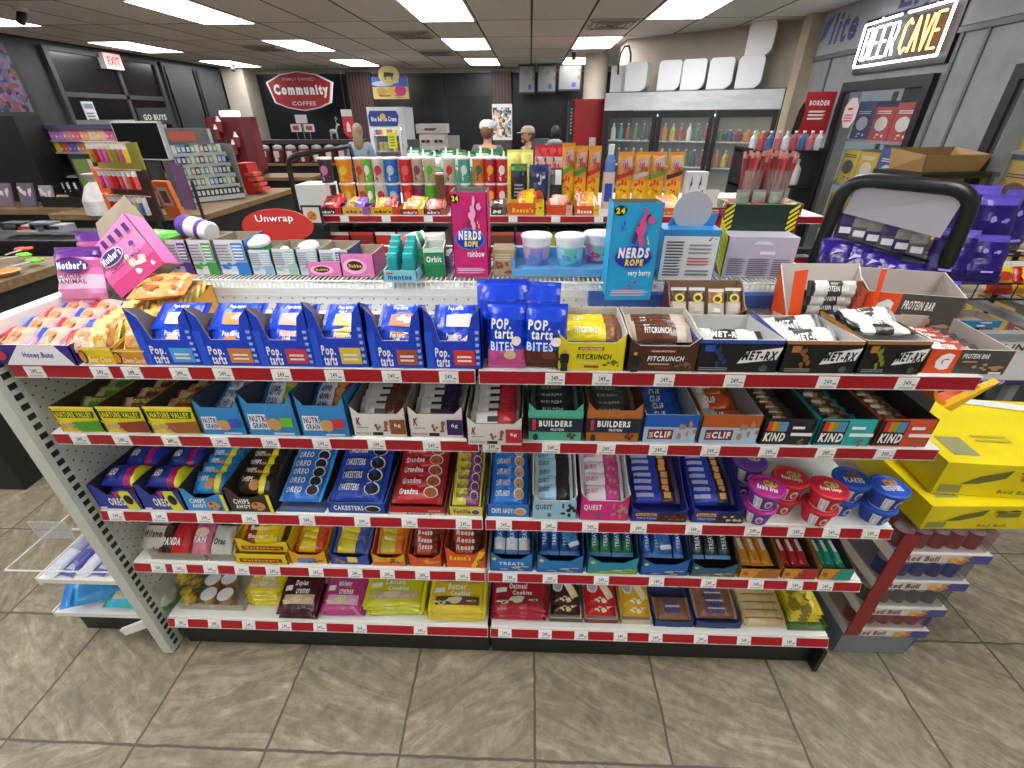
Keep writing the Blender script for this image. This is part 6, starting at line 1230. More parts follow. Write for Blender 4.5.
for i in range(3):
    x0, x1 = i*dw+.01, (i+1)*dw-.01
    d = MB().box(x0, x0+.05, -.03, .0, .12, 1.76, '#131415').box(x1-.05, x1, -.03, .0, .12, 1.76, '#131415').box(x0+.05, x1-.05, -.03, 0, 1.69, 1.76, '#131415').box(x0+.05, x1-.05, -.03, 0, .12, .2, '#131415').build('door', t)
    MB().box(x0+.05, x1-.05, -.018, -.012, .2, 1.69, M('#b9c6c8', kind='glass')).build('pane', d); MB().cyl((x0+.03, -.05, .8), (x0+.03, -.05, 1.2), .009, '#2a2b2d', n=6).build('handle', d)
for z in (.5, .82, 1.12, 1.42): MB().box(.02, CL-.02, .04, .55, z-.015, z, '#b9bdbd').build('shelf', t)
rr = random.Random(4); RM = Matrix.Rotation(cang, 3, 'Z'); bdat = {}
DR = ['#8a4a2c', '#c8b03a', '#5a7a3a', '#a83a34', '#3a4a6a', '#d8d0c4', '#6a2a24', '#3a7a6a', '#c87a3a']
kk = 0
for z in (1.12, 1.42):
    for di in range(3):
        for i in range(6):
            x = di*dw+.09+(dw-.18)*i/5; c = DR[(i*2+di*3+int(z*10)) % 9]
            if z == 1.42 and di == 2: h, r = .13, .05
            else: h, r = .2, .034
            key = (c, h)
            p_ = CA+RM @ Vector((x, .12, 0))
            lab = f'cooler drink {["left", "middle", "third"][di]} door, {["lower", "upper"][z > 1.2]} visible shelf, {nth(i, 6, "left")}'
            if key not in bdat:
                t2 = root('drink_bottle', (p_.x, p_.y, z+.001), lab, 'drink bottle', 'drinks in the three-door cooler')
                MB().lathe([(r*.92, 0), (r, .01), (r, h*.62), (r*.4, h*.85), (r*.4, h*.92)], c, n=10, mats=[c, c, c, c]).build('bottle_body', t2); MB().lathe([(r*.45, h*.92), (r*.45, h), (.001, h)], '#e0e0dc', n=8).build('cap', t2)
                bdat[key] = t2
            else: clone(bdat[key], (p_.x, p_.y, z+.001), label=lab)
# white rounded tubs on top
def tub_box(x, y, z, lab, s=1.0, first=[]):
    p_ = CA+RM @ Vector((x, y, 0))
    if not first:
        t2 = root('storage_tub', (p_.x, p_.y, z), lab, 'plastic tub', 'white tubs above the cooler', cang)
        w_, h_ = .28, .31
        prof = lambda k: [(-w_/2*k, 0), (w_/2*k-.09*k, 0)]+[(w_/2*k-.09*k+.09*k*sin(R(a)), .09*k-.09*k*cos(R(a))) for a in range(15, 91, 15)]+[(w_/2*k, h_-.03), (w_/2*k-.02, h_), (-w_/2*k+.02, h_), (-w_/2*k, h_-.03)]
        MB().ext([(a, 0, b) for a, b in prof(1)], (0, .2, 0), '#d8dadb').build('tub_body', t2)
        MB().ext([(a, -.006, b+.008) for a, b in prof(.97)], (0, .006, 0), '#e6e7e8', '#2c2d2f').build('front_panel', t2)
        first.append(t2); return t2
    return clone(first[0], (p_.x, p_.y, z), label=lab)
for i, (x, lab) in enumerate(((.36, 'white plastic tub on the cooler, next to the box with the black cable'), (.78, 'second white plastic tub on the cooler top'), (1.07, 'third white plastic tub on the cooler top'), (1.38, 'fourth white plastic tub on the cooler top'), (1.70, 'white plastic tub on the cooler top carrying another one'))): tub_box(x, .0, 1.981, lab)
tub_box(1.74, .0, 2.296, 'white plastic tub stacked on top of the last one')
p_ = CA+RM @ Vector((.09, .1, 0))
t = root('equipment_box', (p_.x, p_.y, 1.981), 'white equipment box with a black looping cable at the left end of the cooler top', 'equipment box', rz=cang)
MB().box(-.1, .1, 0, .3, 0, .3, '#d5d6d6').build('box_body', t); MB().tube([(-.0, -.01, .2), (0, -.03, .3), (.01, -.02, .42), (.05, 0, .5), (.1, .02, .5), (.13, .03, .42), (.14, .03, .3)], .012, '#19191a').build('cable', t)
# ================================================================ SECOND GONDOLA ACROSS THE AISLE
Y2 = 2.7; Z2 = 1.222
g2 = root('gondola_shelving', (0, 3.1, 0), 'second shelving unit across the aisle, loaded with candy cartons and canister snacks', 'store shelving')
def g2p(mb, n, par=g2): o = mb.build(n, par); o.location = (0, -3.1, 0) if par is g2 else (0, 0, 0); return o
gl, gr = -1.17, 1.62
for z in (1.222, 1.0, .78, .5, .2):
    s_ = g2p(MB().box(gl, gr, Y2+.005, Y2+.45, z-.025, z, SHELFW), 'shelf')
    MB().box(gl, gr, Y2-.003, Y2+.004, z-.036, z-.004, RED).box(gl, gr, Y2-.004, Y2+.004, z-.04, z-.036, '#c9c6c2').box(gl, gr, Y2-.004, Y2+.004, z-.004, z, '#d9d6d2').build('price_strip', s_)
    if z > .9:
        tg0 = None
        for k in range(9):
            if tg0 is None: tg0 = MB().box(-.025, .025, -.006, -.004, -.034, -.004, '#eeeeec').build('price_tag', s_); tg = tg0
            else: tg = tg0.copy(); S.collection.objects.link(tg); tg.parent = s_
            tg.location = (gl+.12+k*.24, Y2, z)
g2p(MB().box(gl, gr, Y2+.455, Y2+.475, .1, 1.2, '#c9cac4'), 'back_panel'); g2p(MB().box(gl, gr, Y2+.02, Y2+.9, 0, .17, '#161616'), 'base')
g2p(MB().box(gl-.012, gl-.002, Y2, Y2+.9, 0, 1.2, '#c4c5be'), 'end_panel'); g2p(MB().box(gl, gr, Y2+.476, Y2+.9, 1.19, 1.222, SHELFW), 'rear_top_shelf')
# black tube frame at its left end
t = root('sign_frame', (-1.6, 3.75, 0), 'black tubular frame standing at the left end of the second shelving unit', 'rack frame')
Lb, La, Lc = onY(305, 245, 3.75), onY(287, 157, 3.75), onY(350, 146, 3.8)
mb = MB(); pts = [Vector((Lb.x-.02, Lb.y, .02)), Lb]+arc(Lb, La, Lc, .07)+[Lc]+[Vector((Lc.x+.01, 3.85, 1.3)), Vector((Lc.x+.01, 3.85, .02))]
mb.tube([p_+Vector((1.6, -3.75, 0)) for p_ in pts], .02, RK, 10); mb.build('tube_frame', t)
B('white_box', 300, 329, 185, 2.62+.25, .2, Z2, '#d5d6d2', [], label='plain white box behind the red-brown candy at the left end', cat='box')
t = root('picture_card', (onY(312, 215, 2.6).x, 2.6, 1.19), 'small framed card with a food picture leaning at the left end of the second unit', 'card')
MB().box(-.055, .055, 0, .01, 0, .1, '#24262a').build('frame', t); m2 = MB(); art(m2, (-.045, -.001, .01), (.09, 0, 0), (0, 0, .08), [('r', 0, 0, 1, 1, '#d8cfc0'), ('e', .5, .45, .3, .3, '#c87a2c'), ('b', .3, .3, .7, .6, '#8a4a1c', 4)]); m2.build('picture', t)
t = root('black_stand', (onY(312, 225, 2.6).x, 2.6, 0), 'narrow black stand under the framed food card', 'stand'); MB().box(-.07, .07, -.02, .06, 0, 1.188, '#17181a').build('stand_body', t)
def candybox(xl, xr, yt, c, c2, txt, tc, col, lab, loose, Y=Y2+.01, z=Z2, n=5, pic='#8a4a1c', D=.14):
    short = lab.split(' on ')[0]
    o = B('candy_carton', xl, xr, yt, Y, D, z+.001, c, [('t', txt, .12, .2, .7, .62, tc, .05, .1), ('r', .76, 0, 1, 1, c2), ('b', .72, .2, .96, .7, pic, 4)], label=lab, cat='candy carton', open_top=True, inner=c2)
    h = onY((xl+xr)/2, yt, Y).z-z
    a, b_ = XA(xl, Y, z), XA(xr, Y, z); rr = random.Random(xl)
    for i in range(n):
        put('candy_bag', pouch(.1, .06, .02, ((.1, loose[1]), (.5, loose[0]), (.9, c2), (1, loose[1])), (('t', txt, .2, .3, .8, .7, tc, .04),), seed=i % 2), ((a+b_)/2+rr.uniform(-.012, .012), Y+.03+.025*i, z+h+.008+.004*i), (R(30+rr.uniform(-15, 15)), rr.uniform(-.2, .2), rr.uniform(-.2, .2)), f'loose candy pack, {nth(i, n)} on the {short}', 'candy pack', f'packs heaped on the {short}')
candybox(318, 342, 208, '#4a1f1a', '#b8282a', "m&m's", WH, 'brown', 'brown and red candy carton on the far unit, leftmost', ('#5a2420', '#c02a30'), n=6)
candybox(343, 370, 207, '#d8a81c', '#8a5ab0', "m&m's", '#2a2a6c', 'yellow', 'yellow candy carton with a purple burst on the far unit', ('#d8b02c', '#8a6ab8'), n=4)
candybox(371, 400, 207, '#dca81c', '#c83a2a', "m&m's", '#3a2418', 'yellow', 'yellow candy carton with a red patch on the far unit', ('#e0b42c', '#c8502a'), n=4)
candybox(401, 424, 209, '#8a2f1f', '#e0a024', "m&m's", WH, 'red', 'red-brown candy carton with yellow packs on the far unit', ('#e07a1c', '#d8c02c'), n=6)
candybox(425, 446, 209, '#6a2a1c', '#b84a2c', "m&m's", WH, 'brown', 'dark brown candy carton on the far unit behind the tall magenta box', ('#c8a08a', '#8a2a24'), n=4)
candybox(491, 506, 207, '#3a2c28', '#6a5a50', 'M', WH, 'black', 'small black candy carton on the far unit right of the tall magenta box', ('#4a3a34', '#8a7a70'), n=2)
candybox(508, 544, 203, '#e05a1c', '#e8c81c', "Reese's", '#f0d02a', 'orange', 'large orange candy carton with a yellow end on the far unit', ('#d8902a', '#c8503a'), n=6)
candybox(546, 572, 205, '#d8491f', '#d8a890', '', '#f0e0b0', 'red', 'orange-red candy carton with a white end on the far unit', ('#e8d0c0', '#d8603a'), n=4)
candybox(574, 599, 206, '#d8541c', '#e0b82a', 'Reese', WH, 'orange', 'orange candy carton heaped with striped packs on the far unit', ('#e8763a', '#f0d8c8'), n=7)
candybox(652, 690, 208, '#d8602c', '#d8c02a', 'Reese', '#e8a080', 'orange', 'salmon and orange candy carton on the far unit right of the tall blue box', ('#f0a080', '#f4dccc'), n=6)
# lower shelf of the far unit, seen through the gap
Z2b = 1.001
low = [(322, 352, '#a82a2c', '#d8c8c0', 'red'), (353, 376, '#8a2024', '#c83a34', 'dark red'), (378, 398, '#b8302c', '#e0d0c8', 'red and white'), (400, 422, '#8a8488', '#b8b2b4', 'grey'), (424, 446, '#9a9294', '#6a6668', 'silver'), (491, 514, '#6a3a2a', '#b85a3a', 'brown'), (516, 547, '#8a1f5a', '#b83a6a', 'plum'), (549, 579, '#a8b02c', '#5a6a2a', 'lime green'), (581, 606, '#b82a24', '#d8c8c0', 'red and cream'), (610, 640, '#3a5a94', '#c8b02a', 'blue'), (645, 668, '#7a4a2c', '#c8a05a', 'tan')]
for i, (xl, xr, c, c2, nm) in enumerate(low):
    B('candy_carton', xl, xr, 232, Y2+.03, .16, Z2b, c, [('t', ['', '', '', '', '', '', '', 'Butterfinger', '', '', ''][i], .2, .3, .75, .65, c2, .04), ('r', 0, .85, 1, 1, c2)], label=f'{nm} candy carton in the gap on the lower shelf of the far unit', cat='candy carton', open_top=True, inner='#2a2018')
# canisters in two tiers
cans = [(333, '#3a2a34', '#b86a94', 'dark cup with pink art', .05), (351, '#e08a1c', '#d8c03a', 'orange cup', .056), (366, '#c89a5a', '#b83a2c', 'tan and red cup', .042), (373, '#6ab03a', '#d8e0c8', 'green cup', .036), (384, '#c8c4b8', '#b82a3c', 'white cup with red art', .05), (396, '#2272c4', '#a8c0d8', 'bright blue cup', .052), (410, '#c8202c', '#d85a5a', 'bright red cup', .052), (421, '#b8a890', '#7a3a5a', 'beige and mauve cup', .044), (433, '#b8b08a', '#5aa82c', 'beige and green cup', .044), (452, '#b8b094', '#b81f34', 'beige and crimson cup', .044), (466, '#4a9a8c', '#c8d8d0', 'teal and white canister', .044), (480, '#c8702c', '#3a5a3a', 'orange and green canister', .044), (491, '#a81f2c', '#e8a02c', 'dark red canister', .044), (502, '#b81f28', '#e8d8d8', 'red tomato canister', .044)]
for i, (u, c, c2, nm, r) in enumerate(cans):
    Y = Y2+.28; X = XA(u, Y, Z2); r *= .82
    for k in range(2):
        z = Z2+.002+k*.138
        tt = root('snack_canister', (X, Y, z), f'{nm}, {["lower", "upper"][k]} of its pair on the far unit', 'canister', 'stacked canisters')
        b0 = MB().lathe([(r*.86 if i < 8 else r, 0), (r*.9 if i < 8 else r, .065), (r, .128)], c, n=14, mats=[c2 if i in (7, 8, 9) and k == 0 else c, c if i not in (7, 8, 9) or k else c2]).build('canister_body', tt)
        MB().lathe([(r*1.04, .126), (r*1.05, .134), (r*.95, .137), (.001, .136)], '#d8d6d2', n=14).build('lid', tt)
        m2 = MB(); art(m2, (0, 0, 0), (1, 0, 0), (0, 0, 1), [('e', .55, .55, .25, .2, c2), ('b', .3, .12, .9, .4, c2, 5)], fn=lambda x, y: Vector(((r*1.01+.001)*sin((x-.5)*2), -(r*1.01+.001)*cos((x-.5)*2), .128*y))); m2.build('printed_label', b0)
X = XA(442, Y2+.2, Z2); tt = root('snack_canister', (X, Y2+.2, Z2+.001), 'small brown canister standing in front between the beige cups', 'canister'); MB().lathe([(.026, 0), (.026, .19)], '#6a4a2c', n=12).build('canister_body', tt); MB().lathe([(.028, .19), (.028, .2), (.001, .2)], '#d8a0a0', n=12).build('lid', tt)
# bags standing behind
def stand(u, vt, Y, w_px, bands, ops, lab, z=Z2, T=.05, tilt=5, cat='snack bag', nm='snack_bag', rz=0, grp=None):
    X = XA(u, Y, z); top = onY(u, vt, Y).z; H = top-z; W = w_px*Y/530
    return bag(nm, X, Y, z+.001, W, H/cos(R(tilt)), T, bands, ops, lab, cat, tilt, rz, grp, seed=u)
for i in range(9): stand(418+11*i, 148+(i % 3)*2, Y2+.55, 14, ((.7, '#3a8a5a' if i % 2 else '#5aa070'), (.9, '#d8e0d8'), (1, '#2f7a4c')), [('b', .1, .6, .9, .95, '#dfe6da', 6)], f'green and white bag standing behind the canisters, {nth(i, 9, "left")}', grp='green and white bags behind the canisters')
stand(519, 164, Y2+.2, 17, ((.6, '#1c1d26'), (.85, '#232634'), (1, '#4a7a3a')), [('l', .2, .3, .8, .6, '#8a8c94', 4)], 'black pouch with a green top right of the red canister', nm='snack_pouch')
stand(538, 165, Y2+.2, 20, ((.95, '#27335c'), (1, '#3a4a80')), [('b', .2, .55, .8, .9, '#b8c0cc', 4), ('e', .5, .25, .28, .2, '#d85a2c'), ('r', .3, .05, .7, .3, '#b84a34')], 'navy pouch with an orange picture on the far unit', nm='snack_pouch')
stand(555, 168, Y2+.22, 13, ((.6, '#26262c'), (1, '#5a585c')), [('r', .4, .6, .9, .95, '#d8d8cc')], 'narrow dark pouch with a pale tag on the far unit', nm='snack_pouch')
for i, u in enumerate((514, 526)): stand(u, 150, Y2+.42, 14, ((.7, '#d8d03a'), (1, '#e8e47a')), [('b', .2, .5, .8, .9, '#f0eeb0', 4)], f'pale yellow bag above the black pouches, {["left", "right"][i]} one', T=.06)
for i, u in enumerate((540, 548, 556)): stand(u, 145, Y2+.45, 13, ((.6, '#8a888c'), (.8, '#c8c4c4'), (1, '#b82a34')), [('b', .1, .6, .9, .95, '#d83a44', 5)], f'grey and red bag above the navy pouch, {nth(i, 3, "left")}', T=.05, grp='grey and red bags')
def hotfry(u, vt, c3, nm, i, Y=Y2+.24, w_=13):
    stand(u, vt, Y, w_, ((.12, '#e8c81c'), (.5, '#e8b01c'), (1, '#d8902c')), [('b', .1, .3, .9, .5, '#d83a1c', 6), ('b', .1, .05, .9, .3, '#f0d02a', 6), ('p', [(.0, .52), (1, .62), (1, .7), (0, .6)], c3), ('p', [(.15, .68), (.9, .76), (.85, .92), (.2, .86)], '#b89a94'), ('t', 'Hot', .24, .72, .6, .86, '#a02420', .05, .1), ('t', 'Fries', .4, .66, .85, .78, '#a02420', .04, .1)], nm, T=.035, tilt=3)
for i, (u, c3, nm) in enumerate(((566, '#5a9a2c', 'green'), (578, '#2a8a3c', 'dark green'), (591, '#b82a24', 'red'))): hotfry(u, (143, 146, 146)[i], c3, f'tall golden fries bag with a {nm} diagonal band, left trio', i)
for i, (u, c3, nm) in enumerate(((621, '#b8281c', 'red'), (637, '#b8b4b8', 'silver'), (652, '#5a8a2c', 'green'), (669, '#4a1c18', 'dark red'))): hotfry(u, 152, c3, f'tall golden fries bag with a {nm} diagonal band, right group', i, w_=16)
t = root('blue_package', (XA(606, Y2+.24, Z2), Y2+.24, Z2+.001), 'tall blue and white package between the two groups of golden bags', 'package'); b0 = MB().rbox(-.033, .033, -.02, .02, 0, .2, '#d0b8b0', .012, 'z').box(-.022, .022, -.021, -.02, .04, .14, '#1f3fa8').build('package_body', t); MB().lathe([(.028, .2), (.03, .25), (.018, .29)], '#5a7ab8', n=12).lathe([(.015, .29), (.018, .34), (.001, .345)], '#d0d0cc', n=10).build('top_bottle', t)
for i, (u, vt, w_) in enumerate(((688, 172, 12), (697, 172, 10))): B('small_white_box', u-6, u+5, vt, Y2+.16+.05*i, .06, Z2, '#cfcfcf', [('b', .2, .3, .8, .8, '#4a5060', 4)], label=f'small white carton with a dark picture at the right of the golden bags, {["left", "right"][i]} one', cat='carton')
B('small_white_box', 683, 699, 197, Y2+.08, .06, Z2, '#dcdad6', [], label='white cardboard strip in front of the small pictured cartons', cat='carton')
# meat stick jars and bags at the right end of the far unit
for u, n_, nm in ((746, 16, 'left'), (770, 22, 'right')):
    Y = Y2+.12; z = Z2; X = XA(u, Y, z+.05); t = root('stick_jar', (X, Y, z+.062), f'clear container packed with red meat sticks, {nm} one', 'meat stick container')
    r = .05 if n_ == 16 else .07
    MB().lathe([(r, 0), (r*1.05, .16)], M('#c8b8b4', kind='clear'), n=16).build('clear_jar', t)
    rr = random.Random(u); proto = None
    for k in range(n_):
        a_ = 2*pi*k/n_*1.6; q = r*.85*math.sqrt((k+.5)/n_); top = rr.uniform(.19, .235)
        s_ = MB().tube([(q*cos(a_), q*sin(a_), .004), (q*1.5*cos(a_), q*1.5*sin(a_), top)], .011, ('#8a2024', '#a8383a', '#6a1c20')[k % 3], 6).cyl((q*1.5*cos(a_), q*1.5*sin(a_), top), (q*1.58*cos(a_), q*1.58*sin(a_), top+.025), .009, '#c88a80', n=6).build('meat_stick', None, t.location, label=f'red meat stick number in the {nm} clear container', category='meat stick', group=f'meat sticks in the {nm} container')
        s_['label'] = f'red wrapped meat stick standing in the {nm} clear container'
t = root('jar_platform', (XA(757, Y2+.12, Z2), Y2+.13, Z2), 'low stand of small colourful packs under the meat stick containers', 'stand'); MB().box(-.2, .2, -.1, .1, 0, .06, voro_mat('small_packs', ['#c8b02a', '#b8302c', '#3a8a3c', '#d8d0c8', '#5a3a2c'], 40)).build('stand_body', t)
for i in range(6):
    u = 706+15*i; stand(u, 208, Y2-.04, 20, ((.7, '#a01c28'), (1, '#7a1820')), [('b', .2, .3, .8, .8, '#c83a3c', 4)], f'dark red bag hanging at the right end of the far unit, {nth(i, 6, "left")}', z=1.06, T=.04, grp='dark red bags')
for i in range(3): stand(735+16*i, 190, Y2+.01, 14, ((.7, ['#3a8a3c', '#c83a34', '#3a8a4c'][i]), (1, '#8a8a84')), [], f'small red green and white pack under the meat sticks, {nth(i, 3, "left")}', z=1.14, T=.03, grp='small packs under the meat sticks')
g2p(MB().box(.9, 1.66, Y2-.06, Y2-.005, 1.03, 1.058, '#2a2a2c'), 'peg_shelf')
B('picture_card', 700, 712, 190, Y2-.02, .01, 1.17, '#d8d0c8', [('b', .25, .2, .75, .7, '#5a3a3c', 5)], label='small pictured card hanging beside the red bags', cat='card')
# ================================================================ FAR BACKGROUND
t = root('coffee_sign', (0, 0, 0), 'large red eight-sided coffee sign with a white border hanging from the ceiling', 'sign')
a, b_ = onY(268, 92, 10.8), onY(334, 92, 10.8); tp_, bt_ = onY(301, 71, 10.8), onY(301, 111, 10.8); cx_ = (a.x+b_.x)/2; cz_ = (tp_.z+bt_.z)/2; w2 = (b_.x-a.x)/2; h2 = (tp_.z-bt_.z)/2
t.location = (cx_, 10.8, cz_); sc_ = lambda k: [(-w2*k, 0, h2*.45*k), (-w2*.86*k, 0, -h2*.58*k), (-w2*.5*k, 0, -h2*.85*k), (0, 0, -h2*k), (w2*.5*k, 0, -h2*.85*k), (w2*.86*k, 0, -h2*.58*k), (w2*k, 0, h2*.45*k), (w2*.55*k, 0, h2*.85*k), (0, 0, h2*k), (-w2*.55*k, 0, h2*.85*k)]
MB().ext(sc_(1), (0, .05, 0), '#e6e0e0').build('sign_border', t)
MB().ext([(x, -.012, z) for x, y, z in sc_(.94)], (0, .011, 0), '#9c1c2c').build('sign_face', t)
m2 = MB(); art(m2, (-w2, -.014, -h2), (2*w2, 0, 0), (0, 0, 2*h2), [('t', 'Community', .1, .34, .92, .68, WH, .06), ('t', 'COFFEE', .34, .14, .7, .25, '#e8c8c8', .02), ('t', 'FAMILY OWNED', .26, .76, .74, .84, '#d8a8a8', .01)]); m2.build('lettering', t)
for sx in (-.4, .4): MB().cyl((sx, .02, h2*.7), (sx, .02, CZ-cz_), .004, '#5a5a5c', n=5).build('hanger', t)
# coffee counter and dispensers
t = root('coffee_counter', (-4.0, 9.6, 0), 'dark coffee counter below the coffee sign', 'counter'); MB().box(-1.3, .85, -.3, .5, 0, .93, '#101113').build('counter_body', t); MB().box(-1.33, .88, -.34, .5, .93, .97, WOOD).build('counter_top', t)
MB().box(-1.1, .85, .05, .5, 1.28, 1.34, '#3a3030').box(-1.1, -1.06, .05, .5, .97, 1.28, '#2a2424').box(.81, .85, .05, .5, .97, 1.28, '#2a2424').build('overshelf', t)
dp = None
for i in range(8):
    x = -4.95+.245*i; lab = f'dark red coffee dispenser, {nth(i, 8, "left")} in the row on the coffee counter'
    if dp is None:
        dp = root('coffee_dispenser', (x, 9.45, .972), lab, 'coffee dispenser', 'coffee dispensers')
        MB().lathe([(.09, 0), (.1, .02), (.1, .2), (.085, .24)], '#5a1a22', n=14).build('dispenser_body', dp); MB().lathe([(.088, .24), (.08, .28), (.02, .3)], '#9a9a9c', n=14).build('lid', dp); MB().box(-.02, .02, -.15, -.09, .03, .1, '#c0c0c4').build('tap', dp); MB().box(-.05, .05, -.105, -.1, .1, .2, '#b8a8a8').build('name_plate', dp)
    else: clone(dp, (x, 9.45, .972), label=lab)
for u, v, w_, h_, c in ((301, 119, .22, .14, '#c8c4c4'), (296, 128, .2, .13, '#a83a4a'), (309, 128, .2, .13, '#a83a4a')):
    q = onY(u, v, 9.9); t = root('coffee_label_card', (q.x, 9.9, q.z), f'small {"white" if c[1] == "c" else "red and white"} card above the coffee dispensers, {"top" if v < 125 else "left" if u < 300 else "right"} one', 'card')
    MB().box(-w_/2, w_/2, 0, .01, -h_/2, h_/2, '#c8c4c4').box(-w_*.3, w_*.3, -.002, 0, -h_*.3, h_*.3, c).build('card', t); MB().cyl((0, .005, -h_/2), (0, .005, 1.34-q.z), .006, '#8a8a8a', n=5).build('stem', t)
# banner and deer decoration
q = onY(346, 117, 9.7); t = root('hanging_banner', (q.x, 9.75, q.z), 'red pennant banner with a white picture under a white card near the woman', 'banner')
MB().ext([(-.1, 0, 0), (-.1, 0, -.26), (0, 0, -.36), (.1, 0, -.26), (.1, 0, 0)], (0, .01, 0), '#b8303c').build('pennant', t); MB().box(-.1, .1, -.002, .008, .01, .12, '#c8c4c4').build('white_card', t); MB().ext([(-.04, -.003, -.24), (.04, -.003, -.24), (.03, -.003, -.12), (0, -.003, -.07), (-.03, -.003, -.12)], (0, .002, 0), '#dcc8c8').build('picture', t); MB().cyl((0, .005, .12), (0, .005, CZ-q.z), .004, '#444444', n=5).build('hanger', t)
q = onY(332, 130, 9.7); t = root('deer_ornament', (q.x, 9.75, 1.34), 'small silver deer figure on the coffee counter shelf', 'ornament')
SV = '#a8a8a4'; mb = MB().ball((0, 0, .14), .05, SV, (1.5, .7, .8))
for x in (-.06, -.04, .05, .07): mb.tube([(x, 0, .12), (x*1.1, 0, 0)], .008, SV, 6)
mb.tube([(.06, 0, .16), (.09, 0, .24)], .016, SV, 6); mb.ball((.11, 0, .25), .022, SV, (1.5, .8, .9)); mb.tube([(.09, 0, .26), (.07, 0, .34), (.09, 0, .38)], .005, SV, 5).tube([(.08, 0, .31), (.12, 0, .36)], .004, SV, 5)
mb.build('deer_figure', t)
# ice cream freezer
q0, q1 = onY(366, 107, 9.6), onY(402, 107, 9.6)
fx0, fx1 = q0.x, q1.x; fz = q0.z
t = root('ice_cream_freezer', ((fx0+fx1)/2, 9.6, 0), 'upright white ice cream freezer with a blue header and glass door', 'freezer'); w2 = (fx1-fx0)/2
MB().box(-w2, -w2+.06, 0, .75, 0, fz, '#d3d6da').box(w2-.06, w2+.02, 0, .75, 0, fz, '#b8bcc0').box(-w2+.06, w2-.06, .7, .75, .05, fz, '#e0e4e8').box(-w2+.06, w2-.06, 0, .75, fz-.32, fz, '#c8ccd2').box(-w2+.06, w2-.06, 0, .75, .05, .2, '#c8ccd2').build('cabinet', t)
o = MB().ext([(-w2+.03, -.02, fz-.3), (w2-.12, -.02, fz-.3), (w2-.08, -.02, fz-.14), (w2-.12, -.02, fz-.06), (-w2+.06, -.02, fz-.06), (-w2+.02, -.02, fz-.14)], (0, .02, 0), '#24387c').build('header_panel', t)
m2 = MB(); art(m2, (-w2+.03, -.022, fz-.3), (2*w2-.12, 0, 0), (0, 0, .24), [('t', 'Blue Bell Ice Cream', .08, .3, .94, .62, '#e8ecf4', .03), ('e', .48, .62, .1, .2, '#d8a84a')]); m2.build('lettering', o)
MB().box(-w2+.06, w2-.06, .03, .05, fz-.36, fz-.33, M('#f0f6ff', emit=5)).build('freezer_lamp', t)
d = MB().box(-w2+.03, -w2+.07, -.02, 0, .2, fz-.32, '#d8dade').box(w2-.11, w2-.07, -.02, 0, .2, fz-.32, '#d8dade').box(-w2+.07, w2-.11, -.02, 0, .2, .25, '#d8dade').box(-w2+.07, w2-.11, -.02, 0, fz-.36, fz-.32, '#d8dade').build('door', t); MB().box(-w2+.07, w2-.11, -.012, -.008, .25, fz-.36, M('#b9c6c8', kind='glass')).build('pane', d)
for z in (.5, .85, 1.15, 1.42): MB().box(-w2+.06, w2-.06, .06, .65, z-.015, z, '#d8dcdc').build('shelf', t)
for li, z in enumerate((.85, 1.15, 1.42)):
    for i in range(5):
        x = (fx0+fx1)/2-w2+.15+(2*w2-.3)*i/4; c = ('#d8c84a', '#8a4a2c', '#c8a03a', '#b8b0a0', '#a83a3c')[(i+li*2) % 5]
        tt = root('ice_cream_tub', (x, 9.78, z+.001), f'ice cream carton on the {["lowest", "middle", "top"][li]} visible freezer shelf, {nth(i, 5, "left")}', 'ice cream carton', 'ice cream cartons')
        MB().lathe([(.05, 0), (.055, .13)], c, n=12).build('tub_body', tt); MB().lathe([(.058, .13), (.058, .145), (.001, .146)], '#e0dcd0', n=12).build('lid', tt)
tg = MB().box(-.08, .08, -.005, 0, 0, .26, '#d0d82c').build('door_notice', None, ((fx0+fx1)/2+.09, 9.575, 1.2), label='yellow-green notice on the freezer door', category='notice'); m2 = MB(); art(m2, (-.08, -.006, 0), (.16, 0, 0), (0, 0, .26), [('l', .15, .15, .85, .85, '#7a7a2a', 4)]); m2.build('print', tg)
# hanging ice cream poster
q0, q1, q2 = onY(371, 77, 10.3), onY(407, 77, 10.3), onY(390, 99, 10.3); w2 = (q1.x-q0.x)/2
t = root('ice_cream_poster', ((q0.x+q1.x)/2, 10.3, q2.z), 'hanging ice cream poster, blue above and yellow below, with a cow oval on top', 'poster'); h = q0.z-q2.z
MB().box(-w2, w2, 0, .015, 0, h, '#e2c87a').build('poster_board', t); MB().ext([(.0+.2*cos(k*pi/10), -.01, h+.03+.15*sin(k*pi/10)) for k in range(20)], (0, .01, 0), '#e0cf8a').build('oval_badge', t)
m2 = MB(); art(m2, (-w2, -.002, 0), (2*w2, 0, 0), (0, 0, h), [('r', 0, .55, 1, 1, '#4a6ab8'), ('e', .3, .7, .3, .12, '#c8d0e4'), ('t', 'Blue Bell', .25, .72, .75, .86, WH, .03), ('e', .25, .35, .14, .2, '#c8a05a'), ('e', .5, .35, .13, .2, '#e0b84a'), ('e', .78, .38, .16, .25, '#c83a7c'), ('b', .1, .05, .9, .18, '#8a6a3a', 8)]); m2.build('printed_design', t)
m2 = MB(); art(m2, (-.2, -.0115, h-.12), (.4, 0, 0), (0, 0, .3), [('p', [(.25, .4), (.7, .42), (.75, .6), (.3, .65)], '#4a3a1c'), ('r', .3, .25, .35, .42, '#4a3a1c'), ('r', .62, .25, .67, .42, '#4a3a1c')]); m2.build('badge_design', t)
for sx in (-.3, .3): MB().cyl((sx, .01, h), (sx, .01, CZ-q2.z), .004, '#5a5a5c', n=5).build('hanger', t)
